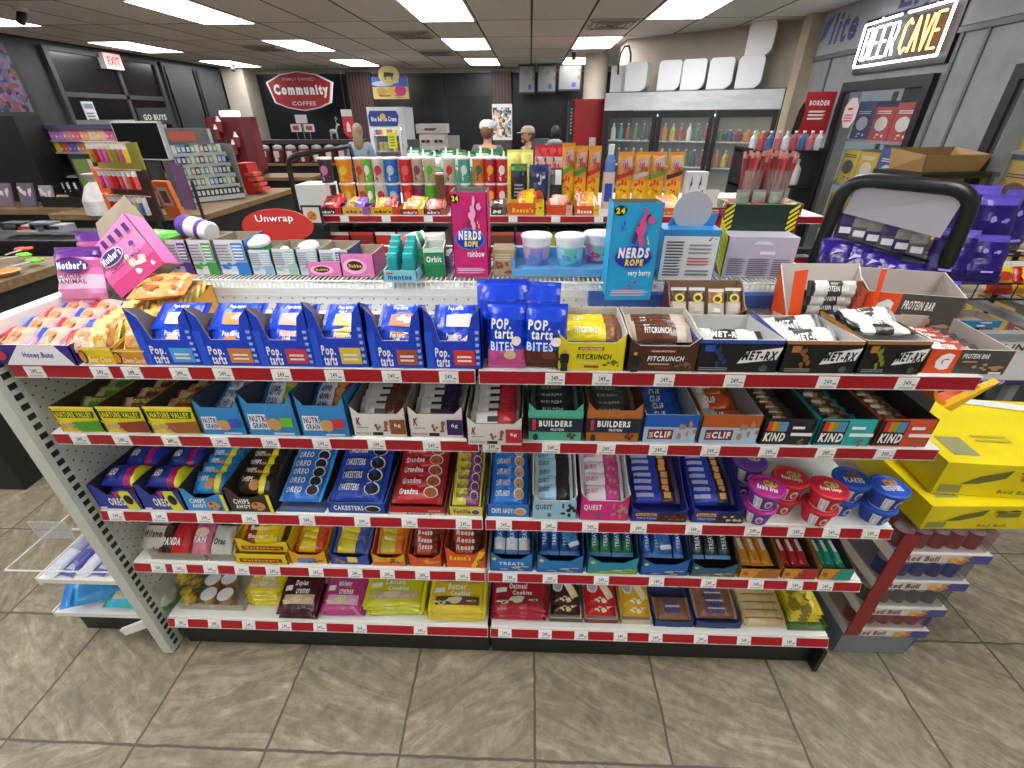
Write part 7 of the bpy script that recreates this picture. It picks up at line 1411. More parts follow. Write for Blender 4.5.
# sunglasses rack
q0, q1 = onY(418, 124, 7.6), onY(444, 124, 7.6); w2 = (q1.x-q0.x)/2; zt2 = q0.z
t = root('sunglasses_rack', ((q0.x+q1.x)/2, 7.6, 0), 'white sunglasses display rack beside the ice cream freezer', 'sunglasses rack')
MB().box(-w2, w2, 0, .25, .4, zt2-.12, '#b8b4ae').box(-.1, .1, .05, .2, 0, .4, '#6a6864').build('rack_body', t); o = MB().box(-w2-.03, w2+.03, -.03, .27, zt2-.12, zt2, '#a8a49e').build('header', t)
m2 = MB(); art(m2, (-w2, -.031, zt2-.12), (2*w2, 0, 0), (0, 0, .12), [('l', .25, .3, .75, .8, '#2a2a2c', 1)]); m2.build('lettering', o)
gp0 = None
for r_ in range(4):
    for c_ in range(2):
        x, z = -w2*.5+w2*c_, zt2-.22-.13*r_
        lab = f'dark sunglasses, {nth(r_, 4, "top")} row, {["left", "right"][c_]} column of the white rack'
        W = t.location+Vector((x, -.04, z))
        if gp0 is None:
            gp0 = root('sunglasses', W, lab, 'sunglasses', 'sunglasses on the white rack')
            for s_ in (-1, 1): MB().ext([(s_*.035+.03*cos(k*pi/5), 0, .02*sin(k*pi/5)) for k in range(10)], (0, .004, 0), '#1c1a1c').build('lens', gp0)
            MB().tube([(-.065, .002, .008), (0, -.002, .01), (.065, .002, .008)], .003, '#2a2624', 5).build('frame', gp0)
        else: clone(gp0, W, label=lab)
MB().box(w2+.03, w2+.2, .05, .1, zt2-.6, zt2-.15, '#8a8480').build('side_wing', t); MB().box(-w2-.2, -w2-.03, .05, .1, zt2-.6, zt2-.2, '#4a4a4c').build('side_wing', t)
# poster on the brown column, menu boards, red tower
q0, q1, q2 = onY(492, 104, 9.2), onY(512, 104, 9.2), onY(500, 140, 9.2); w2 = (q1.x-q0.x)/2
t = root('poster_stand', ((q0.x+q1.x)/2, 9.2, 0), 'white poster stand covered in small pictures in front of the brown column', 'poster stand')
PS = voro_mat('picture_sheet', ['#d8d4cc', '#8a5a4a', '#c8c4bc', '#3a3a40', '#b8a88a', '#6a8a9a'], 22)
MB().box(-w2, w2, 0, .03, q2.z, q0.z, '#d4d0cc').box(-w2*.8, w2*.8, 0, .02, 0, q2.z, '#3a3a3c').build('stand_body', t); MB().box(-w2*.92, w2*.92, -.004, 0, q2.z+.04, q0.z-.05, PS).build('picture_sheet', t)
bx_ = [(518, 536), (537, 557), (558, 582)]
for i, (u0, u1) in enumerate(bx_):
    q0, q1, q2 = onY(u0, 72, 11.0), onY(u1, 72, 11.0), onY(u0, (94, 93, 91)[i], 11.0); w2 = (q1.x-q0.x)/2
    t = root('menu_board', ((q0.x+q1.x)/2, 11.0, q2.z), f'pale hanging menu board, {nth(i, 3, "left")} before the far wall', 'menu board', rz=0); h = CZ-.02-q2.z
    MB().box(-w2+.01, w2-.01, 0, .04, 0, h, '#1c1c1e').build('frame', t); m2 = MB(); art(m2, (-w2+.03, -.002, .03), (2*w2-.06, 0, 0), (0, 0, h-.06), [('r', 0, 0, 1, 1, '#6d716c'), ('b', .5, .3, .95, .9, '#6a4a44', 4), ('l', .1, .2, .5, .8, '#6a6e6c', 5), ('r', .6, .1, .8, .3, '#3a3a8c')]); m2.build('menu_print', t)
q0, q1 = onY(575, 99, 7.6), onY(606, 99, 7.6)
t = root('red_tower', ((q0.x+q1.x)/2, 7.6, 0), 'tall plain red display cabinet with a black left side before the round column', 'display cabinet'); w2 = (q1.x-q0.x)/2
MB().box(-w2, w2, 0, .4, 0, q0.z, M('#a01420', .35)).build('cabinet_body', t); s_ = MB().box(-w2-.07, -w2-.005, .0, .38, 0, q0.z-.02, '#17181a').build('black_side', t)
m2 = MB(); art(m2, (-w2-.065, -.001, q0.z-.45), (.055, 0, 0), (0, 0, .38), [('l', .3, .05, .7, .95, '#a8a8a8', 8)]); m2.build('lettering', s_)
t = root('white_cup', (q0.x+.27, 7.45, 0), 'white cup-like container standing before the red cabinet', 'container'); z_ = onY(594, 150, 7.45).z
MB().lathe([(.045, z_), (.05, z_+.16), (.001, z_+.16)], '#c4c0bc', n=12).build('cup', t); MB().cyl((0, 0, 0), (0, 0, z_), .015, '#3a3a3c').build('pole', t)
t = root('kitchen_counter', (.55, 9.4, 0), 'dark service counter in the deli area behind the people', 'counter'); MB().box(-.95, .3, 0, .5, 0, 1.0, '#101112').box(-.95, .3, 0, .5, 1.0, 1.04, '#3a3c3e').build('counter_body', t); MB().box(-.6, -.2, .1, .4, 1.04, 1.35, '#4a4c4e').box(-.1, .2, .1, .4, 1.04, 1.25, '#2a2b2d').build('appliance', t)
# ================================================================ LEFT: counters, racks, checkout clutter
o = MB().box(-6.495, -6.46, 5.4, 6.78, 1.72, 2.58, '#24262a').build('wall_picture', None, label='large dark framed picture of a purple and blue crowd scene on the left wall', category='picture')
m2 = MB(); m2.box(-6.459, -6.457, 5.46, 6.72, 1.78, 2.52, voro_mat('crowd_picture', ['#2a2440', '#5a4068', '#2c4a6c', '#7a5060', '#1c1c2c', '#5c5a70', '#6a3a34'], 22)); m2.build('picture', o)
def counter(name, x0, x1, y0, y1, h, lab):
    t = root(name, ((x0+x1)/2, (y0+y1)/2, 0), lab, 'counter'); a, b_ = (x1-x0)/2, (y1-y0)/2
    MB().box(-a+.02, a-.03, -b_+.03, b_-.02, 0, h-.045, '#141516').build('counter_body', t); MB().rbox(-a, a, -b_, b_, h-.045, h, WOOD, .03).build('counter_top', t)
    return t
counter('checkout_counter', -3.8, -2.62, 1.7, 2.62, 1.0, 'tan topped checkout counter at the left edge behind the honey bun tray')
counter('checkout_counter', -4.1, -2.72, 3.95, 5.65, 1.0, 'wood edged counter carrying the e-cigarette racks')
counter('checkout_counter', -6.2, -4.13, 4.2, 4.8, 1.0, 'dark rear counter with a black tray and papers on it')
counter('checkout_counter', -6.0, -3.2, 7.2, 7.8, .95, 'far wood edged counter in front of the red glass door cooler')
# lime and orange handled tools
for i, (u, v, c, lab) in enumerate(((12, 256, '#7fd42a', 'lime green handled scissors lying on the checkout counter, left pair'), (24, 262, '#7fd42a', 'lime green handled scissors lying on the checkout counter, right pair'), (17, 250, '#e8643a', 'orange handled scissors between the two lime ones'))):
    q = onZ(u, v, 1.03); t = root('scissors', (max(q.x, -3.7), q.y, 1.006), lab, 'scissors', rz=R(20*i-30))
    mb = MB()
    for s_ in (-1, 1): mb.tube([(s_*.022+.018*cos(k*pi/5), .05+.024*sin(k*pi/5), .02) for k in range(11)], .007, c, 6)
    mb.build('handles', t); MB().ext([(-.012, .03, .016), (.012, .03, .016), (.004, -.09, .016), (-.004, -.09, .016)], (0, 0, .004), '#b8b8b4').build('blades', t)
q = onZ(12, 268, 1.0); closed('magazine', -3.05, -2.82, 2.02, 2.28, 1.001, .012, '#c8c6c0', label='white printed leaflet stack lying at the counter edge', cat='leaflet', topops=[('e', .5, .45, .25, .25, '#6a6864'), ('l', .1, .75, .9, .92, '#8a8884', 3)])
q = onZ(33, 268, 1.0); t = root('tan_dish', (-2.72, 2.25, 1.001), 'small tan dish at the counter corner', 'dish'); MB().lathe([(.05, 0), (.075, .02), (.06, .022), (.045, .006), (.001, .006)], '#c89a5a', n=16).build('dish', t)
# rear counter clutter
def at(u, v, z, y=None): return onZ(u, v, z)
p_ = onY(72, 201, 4.4); closed('black_tray', p_.x-.2, p_.x+.25, 4.3, 4.7, 1.001, .09, '#17181a', label='black shallow tray on the rear counter left of the white plastic bag', cat='tray', open_top=True, inner='#1c1d1f')
p_ = onY(96, 200, 4.0); t = root('plastic_bag', (p_.x+.03, 4.05, .95), 'crumpled white plastic bag at the end of the rear counter', 'plastic bag')
PB = noisy_mat('white_plastic', '#b0a9a6', '#cfc9c6', 9, 5, .35, bump=.6); rr = random.Random(5)
MB().lathe([(.1, 0), (.16, .05), (.15, .16), (.1, .26), (.05, .3), (.09, .36)], PB, n=11).build('bag_body', t)
for i, (u, v, w_, h_, c, lab) in enumerate(((7, 205, .14, .2, '#6a5a68', 'pinkish magazine standing at the far left of the rear counter'), (27, 200, .14, .2, '#5a5060', 'dark pink magazine standing second on the rear counter'), (45, 196, .12, .18, '#8a8488', 'clear leaflet holder on the rear counter'), (58, 191, .1, .1, '#a8865a', 'small tan card box before the leaflet holder'))):
    p_ = onY(u, v, 4.35); closed('leaflet', p_.x-w_/2, p_.x+w_/2, 4.34, 4.36, 1.001, h_, c, [('b', .1, .1, .9, .9, '#c8b8c0', 6)], label=lab, cat='leaflet', tilt=-15)
for i in range(4):
    p_ = onY(18+14*i, 226+2*(i % 2), 3.5); t = root('counter_item', (p_.x, 3.5, 0), f'{["dark gadget box", "open booklet with red and green marks", "small grey boxed gadget", "white-striped packet"][i]} on the low dark shelf at the left', 'packet'); z = p_.z
    MB().rbox(-.09, .09, -.05, .05, z-.02, z+.03, ('#2a2c30', '#c8c4c0', '#6a6c74', '#9a9aa0')[i], .012).box(-.05, .04, -.052, -.05, z, z+.02, ('#5a5c64', '#b8402c', '#3a3a44', '#2a2a30')[i]).build('item', t)
t = root('low_shelf', (-3.9, 3.5, 0), 'low dark shelf unit between the two left counters', 'shelf unit'); z = onY(40, 232, 3.5).z-.02
MB().box(-.75, .75, -.2, .25, z-.02, z-.001, '#1a1b1c').box(-.75, .75, -.2, .25, .3, .32, '#1a1b1c').build('shelf', t)
for sx in (-.75, .73): MB().box(sx, sx+.02, -.2, .25, 0, z-.02, '#131415').build('side_panel', t)
# candy rack with coloured rows
c0, c1 = onY(38, 125, 4.9), onY(112, 125, 4.9)
t = root('checkout_candy_rack', ((c0.x+c1.x)/2, 4.9, 1.0), 'clear and black checkout rack with two rows of bright candy at the left', 'candy rack'); w2 = (c1.x-c0.x)/2; zt3 = c0.z-1.0
MB().box(-w2, -w2+.02, 0, .25, .03, zt3, '#1c1d1f').box(w2-.02, w2, 0, .25, .03, zt3, '#1c1d1f').box(-w2, w2, .23, .25, .03, zt3, '#26282c').build('rack_frame', t)
zr = [onY(70, 140, 4.9).z-1.0, onY(70, 152, 4.9).z-1.0, onY(70, 176, 4.9).z-1.0]
for z in zr: MB().box(-w2+.02, w2-.02, -.02, .23, z-.015, z, '#9a9aa0').build('shelf', t)
MB().box(-w2, w2, -.02, 0, zt3-.04, zt3, '#4a4a6c').build('top_strip', t)
col1 = ['#c87ab8', '#a88ad0', '#d88aa0', '#e0608a', '#e8a07a', '#e8c8a0', '#e8b08a', '#d85a8a']; col2 = ['#d8c83a', '#c85a3a', '#5a5aa0', '#b87a5a', '#c86a3a', '#8a9a5a', '#d83a4a', '#a8b04a']
for r_, (z, cc, h) in enumerate(((zr[0], col1, .1), (zr[1], col2, .085))):
    for i in range(8):
        x = t.location.x-w2+.07+(2*w2-.14)*i/7
        closed('candy_packet', x-w2/9, x+w2/9, 4.91, 4.97, 1.0+z+.001, h, cc[i], [('b', .1, .2, .9, .8, '#e8d8d0', 3)], label=f'bright candy packet, {nth(i, 8, "left")} in the {["pink upper", "mixed lower"][r_]} row of the checkout rack', cat='candy packet', group='packets in the checkout rack')
closed('picture_card', *sorted((onY(74, 160, 4.85).x, onY(98, 160, 4.85).x)), 4.8, 4.82, 1.0, onY(85, 154, 4.85).z-1.0, '#2a2c2a', [('r', .1, .1, .7, .9, '#6f8a4a'), ('r', .72, .1, .9, .9, '#c8b49a')], label='green and tan picture card in a dark frame under the candy rows', cat='card')
for i, u in enumerate((56, 62, 69)): closed('white_packet', onY(u, 170, 4.8).x-.02, onY(u, 170, 4.8).x+.02, 4.79, 4.82, 1.001, .16, '#2a2c30', [('r', .2, .6, .8, .95, '#d8d8d8'), ('r', .3, .1, .7, .5, '#c8c8c8')], label=f'small black and white boxed item below the candy rows, {nth(i, 3, "left")}', cat='packet')
closed('receipt_printer', onY(98, 130, 5.3).x-.2, onY(98, 130, 5.3).x+.2, 5.3, 5.6, 0, onY(98, 120, 5.3).z, '#9a9a9c', [('r', .0, .55, .45, .95, '#8a2a3c'), ('l', .05, .6, .4, .9, '#c84a5a', 3), ('r', .6, .3, .9, .6, '#3a3c40')], label='grey machine with a red front label behind the checkout rack', cat='machine')
# dark cabinet at the far left edge
closed('dark_cabinet', onY(-30, 170, 4.6).x, onY(36, 170, 4.6).x, 4.62, 4.9, 1.001, onY(20, 116, 4.6).z-1.0, '#17181a', label='large dark cabinet back at the far left, below the wall picture', cat='cabinet')
# tall black monitor with sign on top
c0, c1 = onY(120, 160, 4.3), onY(174, 160, 4.3)
t = root('register_monitor', ((c0.x+c1.x)/2, 4.3, 1.0), 'wide black register screen with a pale rim beside the orange trinket rack', 'monitor', rz=R(-10)); w2 = (c1.x-c0.x)/2; za, zb_ = c0.z-1.0, onY(150, 121, 4.3).z-1.0
MB().rbox(-w2, w2, 0, .04, za, zb_, '#b8b8b4', .01, 'y').build('bezel', t); MB().box(-w2+.012, w2-.012, -.004, 0, za+.01, zb_-.014, M('#0f1012', .2)).build('screen', t); MB().box(-.05, .05, .02, .08, .02, za+.1, '#2a2b2d').box(-.12, .12, -.05, .15, .001, .02, '#2a2b2d').build('stand', t)
c2_ = onY(158, 116, 4.4); t = root('small_sign', (c2_.x, 4.36, c2_.z-.06), 'small black sign with white letters on top of the register screen', 'sign'); MB().box(-.14, .14, 0, .01, 0, .12, '#2a2f30').box(-.01, .01, .012, .02, -.13, .05, '#2a2b2d').build('board', t); m2 = MB(); art(m2, (-.14, -.001, 0), (.28, 0, 0), (0, 0, .12), [('t', 'GO BUYS', .15, .25, .85, .6, '#c8c8c4', .03)]); m2.build('lettering', t)
# trinket spinner
c0, c1 = onY(105, 200, 3.2), onY(163, 200, 3.2)
t = root('trinket_rack', ((c0.x+c1.x)/2, 3.2, 0), 'orange counter rack hung with pink and red trinkets', 'trinket rack', rz=R(-15)); w2 = (c1.x-c0.x)/2; tops = [onY(135, 142, 3.2).z, onY(135, 169, 3.2).z, onY(135, 195, 3.2).z]
MB().cyl((0, .1, 0), (0, .1, tops[0]), .02, '#2a2a2c').box(-.2, .2, -.1, .3, 0, .02, '#2a2a2c').build('pole', t)
OR = '#d8641c'
for k, z in enumerate(tops):
    MB().box(-w2, w2, 0, .012, z-.16, z, '#3a2a24' if k else '#8c8a3a').build('back_board', t)
    if k: MB().box(-w2-.05, -w2+.05, -.02, .02, z-.15, z, OR).box(-w2-.02, -w2+.03, -.03, .0, z-.01, z+.01, '#e88a5a').build('orange_side', t)
    MB().tube([(-w2, -.03, z), (w2, -.03, z)], .004, '#c8a08a', 6).build('rail', t)
    RM2 = Matrix.Rotation(R(-15), 3, 'Z')
    for i in range(8):
        v_ = RM2 @ Vector((-w2+.05+(2*w2-.1)*i/7, -.045, 0)); c = (['#b8b83a', '#c83a2a', '#d8609c', '#e07ac0', '#c8a03a', '#8a9a4a', '#e05aa8', '#d8c83a'], ['#e83a9c', '#f0a0c0', '#e84a6a', '#c8201c', '#e86a7a', '#f0b0b8', '#d8402c', '#e8586a'], ['#c8281c', '#b83a5a', '#e04a3a', '#d8a8b8', '#7a5ab8', '#e8d060', '#5a8ac8', '#c8c8d0'])[k][i]
        put('trinket', pouch(.11, .032, .012, ((.3, '#e0d8d4'), (.85, c), (1, c)), (), seed=i % 3), (t.location.x+v_.x, t.location.y+v_.y, z-.06), (0, R(90), R(-15)), f'small {"pink and yellow" if k == 0 else "pink and red" if k == 1 else "red and violet"} hanging trinket, {nth(i, 8, "left")} in the {["top", "middle", "bottom"][k]} row', 'trinket', 'trinkets on the orange rack')
p_ = onY(170, 200, 3.4); closed('picture_card', p_.x-.07, p_.x+.07, 3.4, 3.43, p_.z-.12, .25, '#e0733a', [('r', .15, .35, .8, .85, '#d8b8a8'), ('r', .25, .42, .7, .75, '#6a4a54')], label='orange card with a small picture right of the trinket rack', cat='card', rz=R(-15), tilt=8)
t = root('black_stand', (p_.x+.05, 3.62, 0), 'thin black pole stand behind the orange picture card', 'stand'); MB().cyl((0, 0, 0), (0, 0, p_.z+.1), .012, '#2a2a2c').box(-.1, .1, -.1, .1, 0, .02, '#2a2a2c').build('pole', t)
# e-cigarette racks
c0, c1 = onY(182, 190, 4.5), onY(243, 190, 4.9)
t = root('vape_rack', ((c0.x+c1.x)/2, 4.7, 1.0), 'clear tiered rack of small vapour boxes on the wood edged counter', 'tiered rack', rz=math.atan2(.4, c1.x-c0.x)); w2 = math.hypot(c1.x-c0.x, .4)/2
zt4 = onY(215, 145, 4.7).z-1.0; n_ = 5; RM3 = Matrix.Rotation(t.rotation_euler[2], 3, 'Z'); vb = {}
MB().box(-w2, -w2+.01, -.05, .35, .02, zt4, '#6a6e6c').box(w2-.01, w2, -.05, .35, .02, zt4, '#6a6e6c').box(-w2, w2, .34, .35, .02, zt4, '#5a5e5c').build('rack_frame', t)
for k in range(n_):
    z = .03+(zt4-.12)*k/(n_-1); y = .0+.05*k
    MB().box(-w2+.01, w2-.01, y-.04, y+.1, z-.012, z, '#a0a4a2').box(-w2+.01, w2-.01, y-.045, y-.04, z-.02, z+.02, '#b4b8b6').build('tier', t)
    for i in range(12):
        x = -w2+.05+(2*w2-.1)*i/11; v_ = RM3 @ Vector((x, y+.0, 0)); c = ['#3a3c3e', '#5a9a6a', '#6a7a8a', '#8aa4b0', '#b8c0b8', '#4a7ab0', '#7a9a3a', '#a87a5a', '#2a2c2e', '#c8ccc8'][(i*3+k*4) % 10] if k not in (0,) else '#26282a'
        lab = f'small vapour box, {nth(i, 12, "left")} on tier {["one (lowest)", "two", "three", "four", "five (top)"][k]} of the clear rack'
        key = c
        if key not in vb:
            o = MB().box(-.018, .018, -.012, .012, 0, .085, c).box(-.012, .012, -.0125, -.012, .03, .07, '#d0d4d0').build('vape_box', None, (t.location.x+v_.x, t.location.y+v_.y, 1.0+z+.001), (0, 0, t.rotation_euler[2]), label=lab, category='small box', group='vapour boxes on the clear rack'); vb[key] = o
        else: clone(vb[key], (t.location.x+v_.x, t.location.y+v_.y, 1.0+z+.001), label=lab)
p_ = onY(190, 148, 5.2); closed('blister_rack', p_.x-.22, p_.x+.2, 5.2, 5.25, 1.0, onY(190, 128, 5.2).z-1.0, '#6a6a68', [('r', .1, .82, .75, .95, '#c85a4a'), ('r', .05, .35, .45, .78, '#5a4a64'), ('r', .5, .35, .8, .78, '#8a8a7a'), ('r', .1, .22, .9, .32, '#d8b83a'), ('b', .1, .4, .8, .7, '#8a7a94', 6)], label='small grey card rack with a red header behind the e-cigarette tiers', cat='card rack')
p_ = onY(158, 182, 3.9); closed('purple_card', onY(176, 168, 4.2).x-.05, onY(176, 168, 4.2).x+.05, 4.2, 4.22, 1.0, onY(180, 163, 4.2).z-1.0, '#5a4060', label='dull purple panel between the register screen and the tiered rack', cat='panel')
# red slanted rack
t = root('red_chute_rack', (onY(252, 185, 5.2).x, 5.2, 1.0), 'bright red slanted chute rack at the end of the wood edged counter', 'rack'); zr_ = onY(246, 163, 5.2).z-1.0
MB().ext([(-.05, -.05, .001), (.05, -.05, .001), (.02, -.05, zr_), (-.1, -.05, zr_)], (0, .2, 0), '#c82a1c').build('red_body', t)
for k in range(4): MB().box(.0+.03*(3-k)-.02, .1+.02*(3-k)-.02, -.06, .1, .03+(zr_-.1)*k/4, .06+(zr_-.1)*k/4, '#d8604c').build('chute', t)
# red glass-front cooler
c0, c1 = onY(240, 158, 7.9), onY(272, 158, 7.9)
t = root('red_cooler', ((c0.x+c1.x)/2, 7.5, .951), 'small red sided glass door cooler with a white oval sign on top', 'cooler', rz=R(8)); w2 = (c1.x-c0.x)/2; h = onY(250, 117, 7.6).z-.95
MB().box(-w2, -w2+.03, -.25, .25, 0, h, '#6a1a24').box(w2-.03, w2, -.25, .25, 0, h, '#6a1a24').box(-w2, w2, .23, .25, 0, h, '#7a2a30').box(-w2, w2, -.25, .25, h-.14, h, '#7a1f2a').box(-w2, w2, -.25, .25, 0, .06, '#3a1418').build('cabinet', t)
MB().box(-w2, -w2+.04, -.27, -.25, .06, h-.14, '#b8b8b8').box(w2-.04, w2, -.27, -.25, .06, h-.14, '#b8b8b8').build('door_frame', t); MB().box(-w2+.04, w2-.04, -.262, -.258, .06, h-.14, M('#b9c6c8', kind='glass')).build('pane', t)
MB().lathe([(.14, 0), (.15, .04), (.14, .08), (.001, .085)], M('#e8e8e4', emit=.5), (0, 0, h), n=18, sy=.3).build('oval_sign', t)
RM4 = Matrix.Rotation(R(8), 3, 'Z')
for k in range(3):
    z = .08+(h-.26)*k/3; MB().box(-w2+.03, w2-.03, -.2, .22, z-.01, z, '#c8c8c8').build('shelf', t)
    for i in range(4):
        v_ = RM4 @ Vector((-w2+.09+(2*w2-.18)*i/3, -.1, 0)); tt = root('red_can', (t.location.x+v_.x, t.location.y+v_.y, .951+z+.001), f'red and silver bottle, {nth(i, 4, "left")} on the {["lowest", "middle", "top"][k]} shelf of the red cooler', 'bottle', 'bottles in the red cooler')
        MB().lathe([(.04, 0), (.045, .01), (.045, .13), (.02, .18)], '#8a3a44' if (i+k) % 2 else '#b8b4b4', n=10).build('bottle_body', tt)
t = root('bottle_tower', (onY(236, 160, 6.9).x, 6.9, 0), 'dark red rack with slanted white-capped bottles left of the small red cooler', 'rack'); h = onY(236, 118, 6.9).z
MB().box(-.18, .18, .0, .3, 0, h, '#5a1420').build('rack_body', t)
for k in range(7): MB().lathe([(.03, 0), (.035, .12), (.015, .16), (.015, .18)], '#7a2a34', (-.12+.06*(k % 5), -.06, h-.7+.09*k), n=8, mats=['#7a2a34', '#d8d4d4', '#d8d4d4']).build('bottle', t)
closed('paper_notice', 0, .2, 0, .01, 0, .3, '#c8c8c8', [('l', .1, .1, .9, .6, '#5a5a5c', 4), ('r', .1, .7, .9, .92, '#6a7a8c')], label='white paper notice on the left shopfront glass', cat='notice', rz=R(90)).location = (-6.47, 7.62, 1.62)
o = closed('round_notice', 0, .01, 0, .01, 0, .01, '#8a7a64', label='round tan sticker on the left shopfront', cat='sticker'); o.location = (-6.475, 9.0, 1.62)
o.data = MB().ext([(0, .14*cos(k*pi/10), .14*sin(k*pi/10)) for k in range(20)], (.01, 0, 0), '#a89878').build('tmp').data; bpy.data.objects.remove(bpy.data.objects['tmp'])
# goods on the end unit's side shelves
for i in range(6):
    put('razor_pack', pouch(.2, .05, .02, ((.5, '#4a4a9c' if i % 2 else '#c0c4d0'), (1, '#8a8aa8')), (('l', .1, .2, .9, .8, '#e0e2ea', 3),), seed=i % 2), (-1.62+.055*i, 1.075+.003*i, .352), (R(0), R(-8), R(80)), f'violet and white razor pack, {nth(i, 6, "left")} on the upper side shelf', 'razor pack', 'razor packs on the side shelf')
for i in range(4):
    bag('toothbrush_pack', -1.60+.08*i, 1.3, .335, .07, .16, .02, ((.5, '#9ac8d0'), (1, '#d8e0e4')), [('r', .3, .2, .7, .8, '#5a9ab8')], f'pale blue boxed pack standing behind the razors, {nth(i, 4, "left")}', 'pack', 25, 0, 'pale blue packs')
put('wipes_pack', pouch(.2, .11, .06, ((.15, '#2a9ab8'), (.85, '#3fb8cc'), (1, '#2a9ab8')), (('r', .2, .15, .85, .4, '#d8c8a8'), ('r', .3, .65, .7, .85, '#d8d83a')), seed=2), (-1.43, 1.035, .175), (R(4), 0, .05), 'turquoise wipes pack with a beige label on the low side shelf', 'wipes pack')
put('diaper_pack', pouch(.2, .14, .06, ((.2, '#3a8ad8'), (.8, '#3f9ad8'), (1, '#d85a8a')), (), seed=4), (-1.60, 1.06, .185), (R(14), R(10), .5), 'crumpled sky blue pack with a pink end on the low side shelf', 'pack')
put('wipes_pack', pouch(.2, .11, .06, ((.15, '#2a8ab0'), (.85, '#4ab8d8'), (1, '#2a9ab8')), (), seed=3), (-1.45, 1.18, .178), (R(8), 0, .0), 'light blue pack behind the turquoise wipes', 'wipes pack')
sh = ep(MB().box(PX-.4, PX-.036, .98, 1.66, 1.13, 1.15, SHELFW), 'side_shelf')
put('blue_pack', pouch(.24, .14, .05, ((.2, '#2a5ac8'), (1, '#3f7ad8')), (('b', .2, .2, .8, .8, '#8ab8e8', 3),), seed=3), (-1.5, 1.12, 1.178), (R(8), 0, .3), 'bright blue pack on the outer side shelf behind the honey bun tray', 'pack')
put('white_pack', pouch(.2, .12, .04, ((.5, '#c8c8cc'), (1, '#e0e0e0')), (), seed=3), (-1.48, 1.36, 1.175), (R(8), 0, .1), 'clear and white pack on the outer side shelf near the rail', 'pack')
t = root('clear_sign_holder', (-1.5, .97, .54), 'clear plastic price holder sticking out left of the slotted post', 'sign holder'); MB().box(-.06, .06, 0, .004, 0, .07, M('#c8ccd0', kind='clear')).build('holder', t); MB().tube([(.06, .01, .03), (.19, .01, .035)], .004, WIRE, 5).build('arm', t)
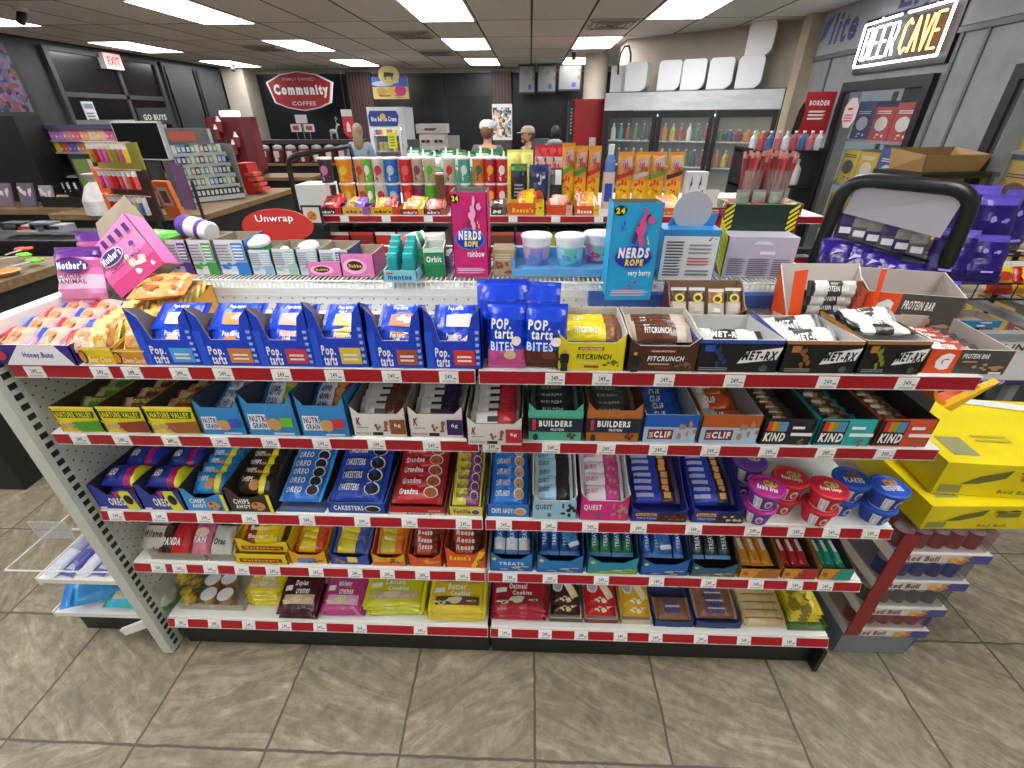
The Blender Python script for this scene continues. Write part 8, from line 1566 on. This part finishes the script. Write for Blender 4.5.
# ================================================================ PEOPLE beyond the far unit
SK = '#c69278'
def person(x, y, h, rz, lab, shirt, hair, cap=None, longhair=False, beard=False, pants='#23262c', hood=False, lean=0):
    t = root('person', (x, y, 0), lab, 'person', rz=rz); k = h/1.75
    # joints (front is -y): body skin surface, clothing follows
    J = {'pel': (0, 0, .95), 'bel': (0, 0, 1.08), 'che': (0, .0, 1.28), 'nk': (0, .01, 1.46), 'hd0': (0, -.0, 1.54), 'hd': (0, -.01, 1.64),
        'sl': (.17, .01, 1.42), 'el': (.24, .03, 1.14), 'wl': (.22, -.12, .95), 'hl': (.21, -.2, .9), 'sr': (-.17, .01, 1.42), 'er': (-.24, .03, 1.14), 'wr': (-.22, -.12, .95), 'hr': (-.21, -.2, .9),
        'tl': (.09, 0, .88), 'kl': (.1, -.02, .5), 'al': (.1, .01, .1), 'fl': (.11, -.12, .04), 'tr': (-.09, 0, .88), 'kr': (-.1, -.02, .5), 'ar': (-.1, .01, .1), 'fr': (-.11, -.12, .04)}
    RAD = {'pel': .13, 'bel': .125, 'che': .145, 'nk': .055, 'hd0': .06, 'hd': .05, 'sl': .068, 'el': .045, 'wl': .03, 'hl': .028, 'sr': .068, 'er': .045, 'wr': .03, 'hr': .028, 'tl': .09, 'kl': .06, 'al': .042, 'fl': .04, 'tr': .09, 'kr': .06, 'ar': .042, 'fr': .04}
    E_ = [('pel', 'bel'), ('bel', 'che'), ('che', 'nk'), ('nk', 'hd0'), ('hd0', 'hd'), ('che', 'sl'), ('sl', 'el'), ('el', 'wl'), ('wl', 'hl'), ('che', 'sr'), ('sr', 'er'), ('er', 'wr'), ('wr', 'hr'), ('pel', 'tl'), ('tl', 'kl'), ('kl', 'al'), ('al', 'fl'), ('pel', 'tr'), ('tr', 'kr'), ('kr', 'ar'), ('ar', 'fr')]
    # five fingers on each hand
    for s_, w in ((1, 'l'), (-1, 'r')):
        hx, hy, hz = J['h'+w]
        for q in range(4): J[f'f{q}{w}'] = (hx+s_*(q-1.5)*.018, hy-.035, hz-.01); J[f'g{q}{w}'] = (hx+s_*(q-1.5)*.019, hy-.062+.004*abs(q-1), hz-.04); RAD[f'f{q}{w}'] = .009; RAD[f'g{q}{w}'] = .008; E_ += [('h'+w, f'f{q}{w}'), (f'f{q}{w}', f'g{q}{w}')]
        J['t'+w+'h'] = (hx-s_*.045, hy-.005, hz-.01); RAD['t'+w+'h'] = .01; E_.append(('w'+w, 't'+w+'h'))
    names = list(J)
    def skin(sub, infl, nm, mat, par=t):
        ns = [n for n in names if n in sub]; me = bpy.data.meshes.new(nm); me.from_pydata([tuple(c*k for c in J[n]) for n in ns], [(ns.index(a), ns.index(b)) for a, b in E_ if a in ns and b in ns], [])
        o = bpy.data.objects.new(nm, me); S.collection.objects.link(o)
        md = o.modifiers.new('s', 'SKIN'); 
        for i, n in enumerate(ns): r = RAD[n]*k+infl; wd = 1.25 if n in ('pel', 'bel', 'che') else 1; me.skin_vertices[0].data[i].radius = (r*wd, r); me.skin_vertices[0].data[i].use_root = (i == 0)
        md.use_smooth_shade = True; sb = o.modifiers.new('u', 'SUBSURF'); sb.levels = 1; sb.render_levels = 1
        dg = bpy.context.evaluated_depsgraph_get(); m3 = bpy.data.meshes.new_from_object(o.evaluated_get(dg)); bpy.data.objects.remove(o)
        m3.materials.clear(); m3.materials.append(M(mat, .7)); 
        for p in m3.polygons: p.use_smooth = True; p.material_index = 0
        o2 = bpy.data.objects.new(nm, m3); S.collection.objects.link(o2); o2.parent = par; return o2
    body = skin(set(names), 0, 'body', SK)
    skin({'pel', 'bel', 'che', 'sl', 'el', 'sr', 'er', 'wl', 'wr'}, .012, 'shirt', shirt)
    skin({'pel', 'tl', 'kl', 'al', 'tr', 'kr', 'ar'}, .012, 'trousers', pants)
    for s_ in (-1, 1): MB().ball((s_*.105*k, -.06*k, .04*k), .05*k, '#1c1c1e', (.9, 2.3, .8)).build('shoe', t)
    hz = 1.645*k; r = .1*k
    mb = MB().ball((0, -.01, hz), r, SK, (.8, .95, 1.18), 16, 12).ball((0, -.108*k, hz-.015*k), .016*k, SK, (.8, 1.2, 1.6)).ball((0, -.085*k, hz-.085*k), .035*k, SK, (1, .7, .7))
    for s_ in (-1, 1): mb.ball((s_*.08*k, .0, hz-.01*k), .024*k, SK, (.4, .8, 1.2))
    mb.build('head', t)
    mb = MB()
    for s_ in (-1, 1): mb.ball((s_*.034*k, -.093*k, hz+.012*k), .011*k, '#e8e4e0').ball((s_*.034*k, -.103*k, hz+.012*k), .005*k, '#2a2018')
    mb.build('eyes', t); MB().box(-.022*k, .022*k, -.098*k, -.09*k, hz-.052*k, hz-.046*k, '#9a5248').build('mouth', t)
    HM = noisy_mat('hair', *hair, 30, 4, .6, (6, 6, 1))
    mb = MB().ball((0, .018*k, hz+.018*k), r*1.06, HM, (.86, .96, 1.14), 16, 10)
    if longhair: mb.ball((0, .07*k, hz-.13*k), .1*k, HM, (.95, .5, 1.9), 14, 12)
    mb.build('hair', t)
    if beard: MB().ball((0, -.07*k, hz-.08*k), .045*k, HM, (1.2, .7, 1)).build('beard', t)
    if cap:
        cp = MB().lathe([(.105*k, 0), (.107*k, .03*k), (.09*k, .075*k), (.05*k, .1*k), (.001, .105*k)], cap, (0, .0, hz+.03*k), n=18, sy=1.08).build('cap', t)
        MB().ext([(-.07*k, -.09*k, hz+.035*k), (-.06*k, -.17*k, hz+.03*k), (0, -.19*k, hz+.03*k), (.06*k, -.17*k, hz+.03*k), (.07*k, -.09*k, hz+.035*k)], (0, 0, .006), cap).build('cap_brim', cp)
    if hood: MB().ball((0, .08*k, 1.5*k), .11*k, shirt, (1.3, .7, .6)).build('hood', t)
    return t
def stand_at(u, v_top, Y): q = onY(u, v_top, Y); return q.x, Y, q.z
x, y, z = stand_at(357, 125, 8.6); person(x, y, z-.0, R(180), 'person with long light hair and a grey-blue top, seen from behind at the coffee bar', '#7f8c9c', ('#6b5a48', '#a89478'), longhair=True)
x, y, z = stand_at(487, 120, 6.6); person(x, y, z-.02, R(170), 'person in a white cap and grey shirt seen from behind', '#55585a', ('#6a4a34', '#8a6448'), cap='#d0cdca')
x, y, z = stand_at(528, 126, 7.6); person(x, y, z-.02, R(-60), 'person in a tan cap and dark shirt facing left', '#1c1d20', ('#5a3f30', '#6f4f3c'), cap='#b3a58c', beard=True)
x, y, z = stand_at(556, 127, 8.5); person(x, y, z-.0, R(170), 'person in a light grey hoodie leaning beside the red cabinet', '#8c8d90', ('#1c1a18', '#2a2622'), hood=True)
